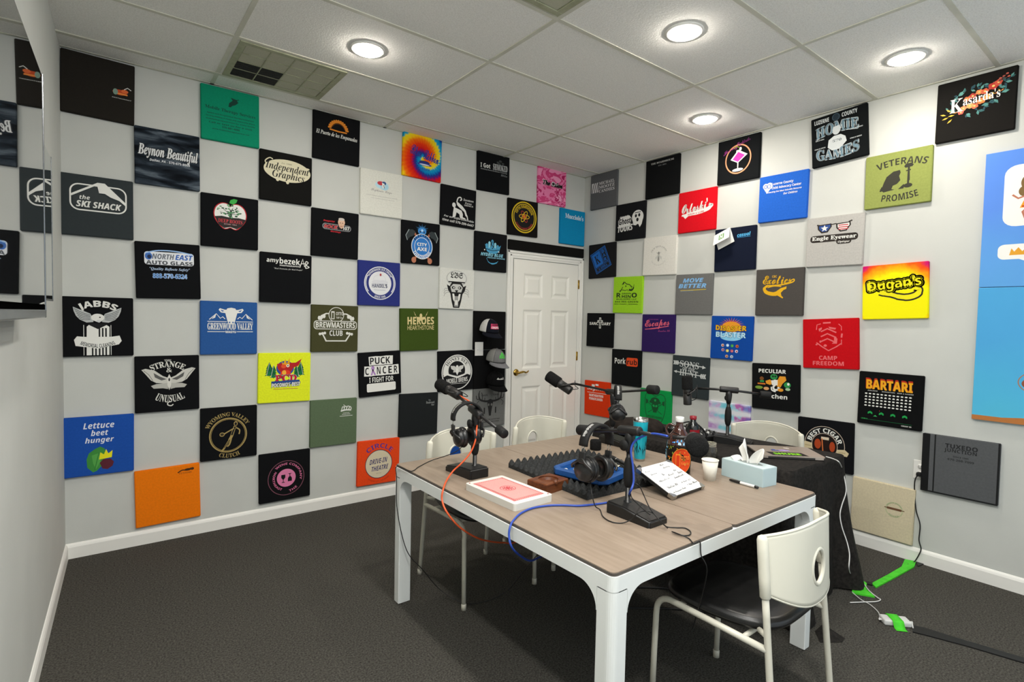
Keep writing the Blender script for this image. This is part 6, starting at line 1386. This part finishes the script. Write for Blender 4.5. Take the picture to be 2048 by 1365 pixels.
# whiteboard tablet
b0, b1 = onz(1345, 999, ZT+.006), onz(1407, 977, ZT+.006); top0, top1 = onz(1277, 941, ZT+.085), onz(1340, 924, ZT+.085)
ex = (b1-b0).normalized(); up = ((top0+top1)/2-(b0+b1)/2); up = (up-ex*up.dot(ex)); hL = up.length; up.normalize(); nz = ex.cross(up); wL = (b1-b0).length
t = thing('whiteboard_tablet', 'small tilted whiteboard with handwriting, leaning on the foam sheet', 'whiteboard', b0)
Mb = Matrix(((ex.x, up.x, nz.x, b0.x), (ex.y, up.y, nz.y, b0.y), (ex.z, up.z, nz.z, b0.z), (0, 0, 0, 1)))
a = MB(); a.prism(rrect(0, wL, 0, hL, .015), -.004, .010, 0, Mb); wpart(a, 'board_back', BLKS, t)
a = MB(); a.prism(rrect(.002, wL-.002, .002, hL-.002, .014), .0098, .0125, 0, Mb); wpart(a, 'white_face', plain('#e8e8e6', .2), t)
for x, y in ((0, 0), (wL, 0), (0, hL), (wL, hL)):
    a = MB(); sx, sy = (1 if x == 0 else -1), (1 if y == 0 else -1); P = [(x-.002*sx, y-.002*sy), (x+.026*sx, y-.002*sy), (x+.024*sx, y+.008*sy), (x+.008*sx, y+.024*sy), (x-.002*sx, y+.026*sy)]; a.prism(P, -.0045, .0137, 0, Mb); wpart(a, 'metal_corner', STEEL, t)
a = MB(); m0 = Mb @ Vector((wL/2, hL*.78, -.004)); a.prism([(wL*.3, hL*.55), (wL*.7, hL*.55), (wL*.7, hL*.95), (wL*.3, hL*.95)], -.010, -.004, 0, Mb); wpart(a, 'back_flap', BLKS, t)
o0 = Vector(b0); pr = Print(lambda u, v, k: (Mb @ Vector((u*wL, (1-v)*hL, .0126+k))) - o0, .0001); ik = '#4a4a4c'
for s_, x, y, w_, h_ in (('Eric', .14, .16, .14, .06), ('Kevin', .20, .27, .20, .06), ('Rob', .66, .08, .14, .06), ('Bobby', .70, .19, .22, .07), ('&', .40, .36, .06, .07), ('Sports is', .27, .52, .34, .075), ('Heart', .58, .42, .2, .06), ('vs', .80, .34, .08, .05), ('Talk', .86, .43, .16, .07), ('hundreds', .72, .53, .34, .06), ('Dallas Pd', .28, .73, .34, .07), ('A Time off', .72, .72, .34, .06), ('+ Our Show', .80, .82, .34, .06), ('A Summer Cup', .30, .90, .42, .07)): pr.t(s_, x, y, w_, h_, ik, 'script', rot=4)
pr.build('handwriting', t)
# paper cup, glass jar, tissue box, pen
cp = onz(1419, 960, ZT); t = thing('paper_cup', 'plain white paper cup left of the tissue box', 'cup', (cp.x, cp.y, ZT)); PAP = plain('#e2ded2', .7)
a = MB(); a.lathe([(0, .006), (.0255, .006), (.0262, 0), (.0275, 0), (.0385, .098), (.0375, .098), (.027, .012)], 36); a.build('cup_body', PAP, t)
a = MB(); a.tube([(.0392*cos(q), .0392*sin(q), .0985) for q in [2*pi*k/36 for k in range(36)]], .0018, 8, closed=True); a.build('rolled_rim', PAP, t)
gp = Vector((2.715, -2.535, 0)); GLS = glass_mat('clear_glass', (.97, .99, .97, 1), 0, 1.3)
t = thing('glass_jar', 'clear glass jar between the paper cup and the microphone stand', 'jar', (gp.x, gp.y, ZT))
a = MB(); a.lathe([(0, .002), (.032, .002), (.036, .008), (.037, .09), (.035, .11), (.029, .125), (.029, .142), (.0275, .142), (.0275, .124), (.033, .108), (.0345, .09), (.0335, .010), (0, .008)], 36); a.build('glass_body', GLS, t)
a = MB(); [a.tube([(.0295*cos(q), .0295*sin(q), z) for q in [2*pi*k/30 for k in range(30)]], .0014, 6, closed=True) for z in (.126, .134, .141)]; a.build('screw_thread', plain('#b8b2a0', .2), t)
bx = (2.705, -2.752); t = thing('tissue_box', 'pale blue tissue box with a white tissue, on the right of the table', 'tissue box', (bx[0], bx[1], ZT), radians(-8)); BXM = plain('#b3c8cc', .6); BXT = plain('#c2d2d4', .6)
w, l, h = .052, .116, .088; a = MB(); a.box(-w, w, -l, l, 0, h-.002, bev=.0015); a.build('carton', BXM, t)
a = MB(); a.prism(rrect(-w+.001, w-.001, -l+.001, l-.001, .002), h-.002, h); a.build('top_panel', BXT, t)
a = MB(); a.prism([(.026*cos(q), .075*sin(q)) for q in [2*pi*k/36 for k in range(36)]], h, h+.0006); a.build('opening', plain('#8f9896', .8), t)
TIS = plain('#e6e5e0', .85)
def tis(cx, cy, ht, wd, lean, ph):
    def f(u, v):
        q = (u-.5)*2; wv = wd*(.45+.75*v-.55*v*v*(1 if lean > 0 else .6)); x = cx+.016*sin(q*2.4+ph)*(1-.3*v)+.012*v*sin(3*q+ph); y = cy+q*wv+lean*v*v; return (x, y, h-.004+ht*v*(1-.42*abs(q)**1.6)-.004*abs(q))
    return f
a = MB(); a.grid(22, 16, tis(0, .012, .115, .040, .022, .4)); a.grid(22, 16, tis(.006, -.03, .080, .034, -.024, 1.9)); a.grid(18, 12, tis(-.012, .045, .028, .03, .02, 2.8))
o = a.build('tissue', TIS, t); sm = o.modifiers.new('thickness', 'SOLIDIFY'); sm.thickness = .001
q0, q1 = onz(1459, 960, ZT+.008), onz(1517, 976, ZT+.008); t = thing('marker_pen', 'black and white marker pen in front of the tissue box', 'pen', q0); dl = (q1-q0).normalized(); Mq = axisM(q0, q1); Lp = (q1-q0).length
a = MB(); a.lathe([(0, 0), (.0045, .001), (.006, .012), (.007, Lp*.36), (.0074, Lp*.37), (.0074, Lp*.39)], 16, M=Mq); wpart(a, 'cap', BLKS, t)
a = MB(); a.lathe([(.0068, Lp*.39), (.0068, Lp*.88)], 16, M=Mq); wpart(a, 'white_barrel', plain('#dcdcd8', .4), t); a = MB(); a.lathe([(.0068, Lp*.88), (.0066, Lp*.97), (.004, Lp), (0, Lp)], 16, M=Mq); wpart(a, 'end_plug', BLKS, t)
# laptop with stickers on the black cloth
l0, l1, l2 = onz(1521, 910, ZB+.02), onz(1652, 916, ZB+.02), onz(1612, 897, ZB+.02)
ex = (l1-l0); Lw = ex.length; ex.normalize(); ey = Vector((-ex.y, ex.x, 0)); Ld = .245
t = thing('laptop', 'closed silver laptop with stickers on the black cloth', 'laptop', (l0.x, l0.y, ZB), atan2(ex.y, ex.x)); AL = plain('#b4a79a', .35, .6, .5, 'brushed_aluminium')
a = MB(); a.prism(rrect(0, Lw, 0, Ld, .012), .003, .012); a.build('base', plain('#3a3836', .4, .5), t)
a = MB(); a.prism(rrect(0, Lw, 0, Ld, .012), .0135, .020); a.build('lid', AL, t)
a = MB(); [a.box(x0, x1, -.001, .002, .004, .018, bev=.0008) for x0, x1 in ((.0, Lw*.12), (Lw*.84, Lw*.97))]; a.build('silver_end', AL, t)
pr = Print(lambda u, v, k: (u*Lw, Ld*(1-v), .0202+k), .00015); pr.p([(.16, .66), (.72, .66), (.76, .96), (.20, .96)], '#1a1a18'); pr.t('SHURE', .46, .81, .42, .16, '#8ad82a', 'bold', off=.06); pr.t('Bank', .40, .46, .22, .16, '#5a6ab8', 'script', off=.05); pr.e(.50, .48, .09, .07, '#a08ac0'); pr.e(.60, .24, .05, .08, '#b8aea4'); pr.build('stickers', t)
# audio mixer behind
mp_ = onz(1452, 872, ZB+.03); mp_ = Vector((3.28, -2.06, 0)); t = thing('audio_mixer', 'flat black audio mixer with white markings on the black cloth, behind a microphone stand', 'mixer', (mp_.x, mp_.y, ZB), radians(-12))
a = MB(); a.box(-.10, .13, -.17, .17, .001, .032, bev=.005); a.build('case', BLKM, t)
for i in range(8):
    for j in range(4):
        a = MB(); a.lathe([(.0075, 0), (.0068, .012), (.0055, .013), (0, .013)], 12, M=Matrix.Translation((-.07+.05*j, -.14+.04*i, .032))); o = a.build('knob', BLKR if (i+j) % 3 else plain('#c9c9c6', .4), t)
pr = Print(lambda u, v, k: (-.095+.22*u, .165-.33*v, .0323+k), .0002)
for i in range(8):
    for j in range(4): pr.ring(.11+.227*j, .075+.121*i, .055, .04, .01, '#b8b8b4', 18, -30, 210)
pr.build('white_markings', t)
pA, pB = onz(1464, 884, ZB+.008), onz(1494, 892, ZB+.008); t = thing('steel_pen', 'thin silver pen lying on the black cloth behind the tissue', 'pen', pA)
a = MB(); a.tube([pA, pA.lerp(pB, .05), pA.lerp(pB, .9), pB], [.002, .0055, .005, .002], 10); wpart(a, 'barrel', STEEL, t); a = MB(); a.box(-.001, .001, -.002, .002, .01, .05, M=axisM(pA, pB) @ Matrix.Translation((0, .0062, 0))); wpart(a, 'clip', STEEL, t)
# black cloth bag at the far end of the covered table
BAG = noisy('#1d1815', '#2a2420', 24.0, .95, .2, 4.0, .15, 'dark_brown_cloth', bscale=220.0)
def bag(u, v):
    q = 2*pi*u; f = v*pi/2; rx, ry, rz = .21, .15, .085; n_ = 1+.05*sin(3*q+1)+.04*sin(5*q)*cos(f); return (rx*cos(q)*cos(f)**.65*n_, ry*sin(q)*cos(f)**.65*n_, max(0.0005, rz*sin(f)**.8*(1+.10*sin(2*q+.6)*cos(f))))
a = MB(); a.grid(60, 18, bag, wrap=True); o = a.build('cloth_bundle', BAG, loc=(3.07, -1.74, ZB+.0004), rot=(0, 0, radians(-30)), weld=True); tag(o, 'low dark brown cloth bundle on the far end of the black cloth', 'cloth bundle')
a = MB(); a.tube(spline([dep(1372, 846, 3.15), dep(1385, 838, 3.18), dep(1402, 842, 3.2), dep(1413, 851, 3.22), dep(1408, 860, 3.24), dep(1402, 866, 3.26)], 6), .0045, 8)
pts_ = spline([Vector((3.03, -2.05, ZB+.006)), Vector((3.05, -2.09, ZB+.09)), Vector((3.11, -2.16, ZB+.125)), Vector((3.17, -2.21, ZB+.07)), Vector((3.19, -2.22, ZB+.006))], 6)
a = MB(); a.tube(pts_, .0045, 8); tag(a.build('cable_loop', BLKR), 'stiff black cable loop rising from the cloth beside the dark bottle', 'cable')

# ------------------------------------------------------------------ caps hanging by the door
def cap(label, px, z, yaw, front, mesh, brim, draw=None, scale=1.0, roll=0.0):
    t = thing('baseball_cap', label, 'cap', (px, -.024, z), yaw, 'caps hanging on black panels'); t.rotation_euler = (radians(8), radians(roll), yaw)
    S = scale; rx, ry, rz = .082*S, .098*S, .112*S; cy = -.098*S
    def dome(u, v, k=0): q = 2*pi*u; f = v*pi/2; return ((rx+k)*cos(q)*cos(f)**.82, cy+(ry+k)*sin(q)*cos(f)**.82, (rz+k)*sin(f))
    def part(u0, u1, n): 
        a = MB(); a.grid(n, 16, lambda u, v: dome(u0+(u1-u0)*u, v)); return a
    a = part(.58, .92, 22); o = a.build('front_panel', front, t); sm = o.modifiers.new('thickness', 'SOLIDIFY'); sm.thickness = .002
    a = part(-.08, .58, 36); o = a.build('mesh_back', mesh, t); sm = o.modifiers.new('thickness', 'SOLIDIFY'); sm.thickness = .002
    a = MB(); a.lathe([(0, .006), (.004, .005), (.006, 0)], 12, M=Matrix.Translation((0, cy, rz))); a.build('top_button', front, t)
    def br(u, v): 
        q = pi+pi*u; qq = pi+pi*(.04+.92*u); L = .068*S*sin(pi*u)**.55*v
        x = rx*cos(qq)*(1+.05*v); y = cy+ry*sin(qq)-L; return (x, y, -.004-.42*L-.018*v*abs(cos(qq))**2)
    a = MB(); a.grid(24, 6, br); o = a.build('brim', brim, t); sm = o.modifiers.new('thickness', 'SOLIDIFY'); sm.thickness = .004
    if draw:
        pr = Print(lambda u, v, k: dome(.62+.26*u, .12+.55*(1-v), .0022+k), .0002); draw(pr); pr.build('printed_logo', t)
    return t
NAVY, MESHW, GREY_, BLKC = fabric('#15171f'), fabric('#c9c8c4'), fabric('#6f6f6f'), fabric('#0b0b0c')
def sub(p, pts_fn): pass
def rectg(p, u0, u1, v0, v1, c, n=10):
    V = [(u0+(u1-u0)*i/n, v0+(v1-v0)*j) for i in range(n+1) for j in (0, 1)]; p.put(V, [(2*i, 2*i+2, 2*i+3, 2*i+1) for i in range(n)], c)
def d(p): rectg(p, .14, .86, .34, .86, '#d83a6a'); p.t('CHOPUS', .5, .47, .62, .2, '#15171f', 'bold', off=.03); p.t('CHOPUS', .5, .73, .62, .2, '#e8e4e4', 'bold', off=.03)
cap('navy cap with white mesh back and pink patch, topmost of the three hanging caps', 2.995, 1.385, radians(2), NAVY, MESHW, NAVY, d)
def d(p): p.t('KRZ', .5, .62, .55, .36, '#4fbf4a', 'bi', off=.06); p.p([(.35, .34), (.45, .2), (.55, .12), (.6, .3), (.66, .42), (.38, .44)], '#4fbf4a')
cap('grey cap with green lettering, middle of the three hanging caps', 3.068, 1.115, radians(6), GREY_, fabric('#7f7f7c'), fabric('#77777a'), d)
def d(p): p.t('Marshall', .5, .5, .62, .2, '#dcdcd8', 'script', off=.03); p.s([(.74, .62), (.80, .38)], .02, '#dcdcd8'); p.s([(.80, .62), (.86, .38)], .02, '#dcdcd8')
cap('all black cap with white script, lowest of the three hanging caps', 3.085, .905, radians(-4), BLKC, BLKC, BLKC, d)

# ------------------------------------------------------------------ cables
ORG, BLU = plain('#d8582a', .45), plain('#2a4aa8', .4); BLC = plain('#101010', .5); GRY = plain('#a8a8a6', .5); WHC = plain('#cfcfcc', .45)
def cable(label, pts, r, mat, n=8, name='cable', group=None):
    a = MB(); a.tube(spline(pts, n), r, 8); return tag(a.build(name, mat), label, 'cable', group)
zt = ZT+.0055
cable('orange microphone cable running down the left stand and over the table edge',
      [dep(915, 790, 2.84), dep(928, 797, 2.80), dep(941, 806, 2.76), dep(951, 826, 2.72), dep(954, 846, 2.64), dep(953, 862, 2.59), dep(951, 880, 2.58), dep(945, 898, 2.575), dep(935, 914, 2.565), onz(920, 930, .79), onz(906, 943, .76), onz(893, 962, .735), onx(886, 981, 1.385), onx(884, 1000, 1.372), onx(893, 1024, 1.372), onx(917, 1053, 1.42), onx(949, 1074, 1.50), onx(977, 1083, 1.60), onx(1007, 1086, 1.72), onx(1035, 1083, 1.85), Vector((2.1, -2.0, .42)), Vector((2.5, -1.9, .2)), Vector((2.75, -1.9, .02))], .0042, ORG)
cable('blue microphone cable from the near stand, over the card box side and table edge',
      [dep(1335, 873, 1.95), dep(1305, 868, 2.04), dep(1280, 876, 2.10), dep(1266, 888, 2.12), dep(1262, 905, 2.12), dep(1266, 935, 2.12), dep(1267, 965, 2.115), dep(1260, 985, 2.115), onz(1252, 1001, ZT+.012), onz(1238, 1002, zt), onz(1200, 1008, zt), onz(1160, 1012, zt), onz(1125, 1011, zt), onz(1095, 1012, zt), onz(1065, 1017, zt), onz(1042, 1027, zt), onz(1028, 1040, zt), onx(1021, 1052, 1.388), onx(1018, 1072, 1.376), onx(1024, 1096, 1.382), onx(1043, 1114, 1.46), onx(1062, 1122, 1.55), onx(1085, 1113, 1.70), Vector((1.95, -2.2, .33)), Vector((2.3, -2.0, .1)), Vector((2.5, -1.9, .012))], .0042, BLU)
cable('thin black headphone cable over the far left table corner, drooping to the floor',
      [dep(931, 886, 2.62), onz(915, 902, .80), onz(890, 913, .755), onz(862, 922, ZT+.004), onz(838, 934, ZT+.004), onz(822, 943, ZT+.004), Vector((1.389, -1.60, ZT+.001)), Vector((1.385, -1.607, .66)), Vector((1.385, -1.62, .5)), Vector((1.42, -1.66, .30)), onx(846, 1141, 1.5), onx(880, 1180, 1.60), onz(922, 1205, .012), onz(962, 1206, .012), onz(1010, 1186, .03), onx(1050, 1140, 1.98), onx(1075, 1110, 2.02), onx(1110, 1075, 2.1)], .0022, BLC)
cable('thin black headphone cable curling across the table to the near stand and its front edge',
      [dep(1180, 955, 2.25), dep(1183, 985, 2.18), onz(1190, 1012, ZT+.02), onz(1200, 1020, ZT+.0035), onz(1206, 1034, ZT+.0035), onz(1222, 1044, ZT+.0035), onz(1243, 1047, ZT+.0035), onz(1262, 1040, ZT+.02), onz(1276, 1026, ZT+.052), onz(1292, 1023, ZT+.052), onz(1306, 1027, ZT+.048), onz(1320, 1042, ZT+.034), onz(1333, 1054, ZT+.004), onz(1352, 1056, ZT+.0035), onz(1370, 1057, ZT+.0035), onz(1381, 1064, ZT+.0035), onz(1378, 1071, ZT+.0035), onz(1362, 1071, ZT+.0035), onz(1344, 1064, ZT+.006), onz(1360, 1070, ZT+.009), onz(1378, 1078, ZT+.0035), onz(1388, 1088, ZT+.0035), Vector((1.848, -3.043, ZT-.003)), Vector((1.852, -3.047, ZT-.05)), Vector((1.87, -3.06, .60)), Vector((1.92, -2.98, .35))], .0022, BLC)
cable('second thin black cable looping from the near stand pole down over its base',
      [dep(1266, 967, 2.12), dep(1278, 972, 2.10), onz(1288, 992, .79), onz(1297, 1012, ZT+.060), onz(1306, 1026, ZT+.0525), onz(1318, 1040, ZT+.043), onz(1335, 1057, ZT+.005)], .0022, BLC)
cable('third thin black cable hanging against the near stand pole onto its base',
      [dep(1260, 978, 2.115), onz(1263, 995, .79), onz(1277, 1010, ZT+.062), onz(1288, 1020, ZT+.056), onz(1300, 1030, ZT+.0515)], .0022, BLC)
for k, (p, q) in enumerate((((2.3, -2.3), (2.75, -2.75)), ((2.4, -2.1), (2.85, -2.55)))):
    cable(['black cable on the carpet under the table, nearer the left chair', 'black cable on the carpet under the table, nearer the black cloth'][k], [Vector((p[0], p[1], .006)), Vector(((p[0]+q[0])/2+.06, (p[1]+q[1])/2, .006)), Vector((q[0], q[1], .006))], .005, BLC)
# power cord from the wall socket
cable('black power cord from the wall socket to the green tape on the floor',
      [Vector((W-.03, -3.03, .565)), Vector((W-.035, -3.015, .53)), onx(1829, 980, W-.012), onx(1832, 1020, W-.012), onx(1840, 1050, W-.012), onx(1838, 1080, W-.018), onx(1842, 1098, W-.02), onx(1838, 1110, W-.03), onz(1828, 1125, .008), onz(1815, 1130, .006)], .0035, BLC)
a = MB(); a.box(W-.042, W-.0062, -3.042, -3.018, .553, .577, bev=.005); tag(a.build('power_plug', BLKR), 'black plug in the lower half of the wall socket', 'plug')
# floor tape
GT = noisy('#3fc024', '#4fd030', 30.0, .6, .1, 3.0, .3, 'green_tape')
def floor_poly(name, label, px, mat, z=.004, cat='tape'):
    P = [onz(u, v, z) for u, v in px]; a = MB(); a.prism([(p.x, p.y) for p in P], .0005, z); return tag(a.build(name, mat), label, cat)
floor_poly('tape_strip', 'long strip of bright green tape on the carpet by the right wall', [(1809.8, 1119), (1832, 1123), (1828.5, 1133.7), (1790, 1155), (1752.3, 1175), (1743, 1167), (1775, 1150), (1803, 1133.7)], GT, .0085)
floor_poly('tape_strip', 'bent piece of bright green tape at the foot of the black cloth', [(1705.5, 1156), (1720, 1157.8), (1733.6, 1167), (1732, 1177.8), (1749.6, 1193.9), (1704, 1185.8)], GT, .0085)
floor_poly('tape_strip', 'short black tape end against the right baseboard', [(1832, 1124), (1846, 1123), (1848, 1128), (1836, 1133)], BLC, .006)
floor_poly('tape_strip', 'long black tape strip covering a cord on the carpet, running right', [(1824.5, 1251), (1850, 1256), (1900, 1272), (2048, 1316), (2120, 1338), (2120, 1350), (2048, 1326), (1940, 1294), (1858, 1272), (1825.5, 1264)], BLC, .006)
floor_poly('tape_strip', 'small black tape end between the two green tapes', [(1733, 1163), (1745, 1166), (1745, 1170), (1734, 1168)], BLC, .009)
pa = onz(1790, 1248, 0); t = thing('power_adapter', 'white laptop power adapter taped to the carpet', 'adapter', (pa.x, pa.y, 0), radians(-48))
a = MB(); a.box(-.062, .062, -.032, .032, .0005, .028, bev=.007, seg=3); a.build('adapter_body', WHC, t)
a = MB(); a.tube([(.060, 0, .014), (.078, 0, .014)], .006, 10); a.tube([(-.060, 0, .014), (-.075, 0, .014)], .005, 10); a.build('strain_relief', WHC, t)
w_ = t.matrix_basis
def tapew(u, v): 
    y = -.075+.125*v; x = -.028+.05*u; z = .0305 if -.034 < y < .034 else max(.0025, .0305-(abs(y)-.034)*1.6); return tuple(w_ @ Vector((x, y, z)))
a = MB(); a.grid(2, 24, tapew); o = a.build('tape_strip', GT); sm = o.modifiers.new('thickness', 'SOLIDIFY'); sm.thickness = .0012; sm.offset = 1; tag(o, 'green tape piece wrapped over the white power adapter', 'tape')
e0 = t.matrix_basis @ Vector((-.072, 0, .014)); e1 = t.matrix_basis @ Vector((.076, 0, .014))
cable('white laptop cable hanging down the black cloth to the floor',
      [onz(1652, 914, ZB+.014), onz(1668, 919, ZB+.012), Vector(onz(1678, 925, ZB+.01)), dep(1684, 938, 3.10), dep(1690, 962, 3.07), dep(1692, 985, 3.05), dep(1684, 1010, 3.02), dep(1680, 1030, 3.0), dep(1684, 1055, 2.98), dep(1694, 1085, 2.95), dep(1699, 1110, 2.92), dep(1698, 1140, 2.90), onz(1705, 1152, .03), onz(1722, 1162, .012), onz(1738, 1182, .013), onz(1755, 1196, .006), onz(1761, 1200, .006), onz(1752, 1204, .006), onz(1725, 1205, .006), onz(1700, 1206, .006)], .003, WHC)
cable('white cable on the carpet from the black cloth to the power adapter', [onz(1704, 1185, .012), onz(1722, 1200, .006), onz(1740, 1210, .006), onz(1757, 1226, .008), e0], .0025, WHC)
cable('short white lead from the power adapter to the black tape strip', [e1, onz(1826, 1257, .007)], .003, WHC)
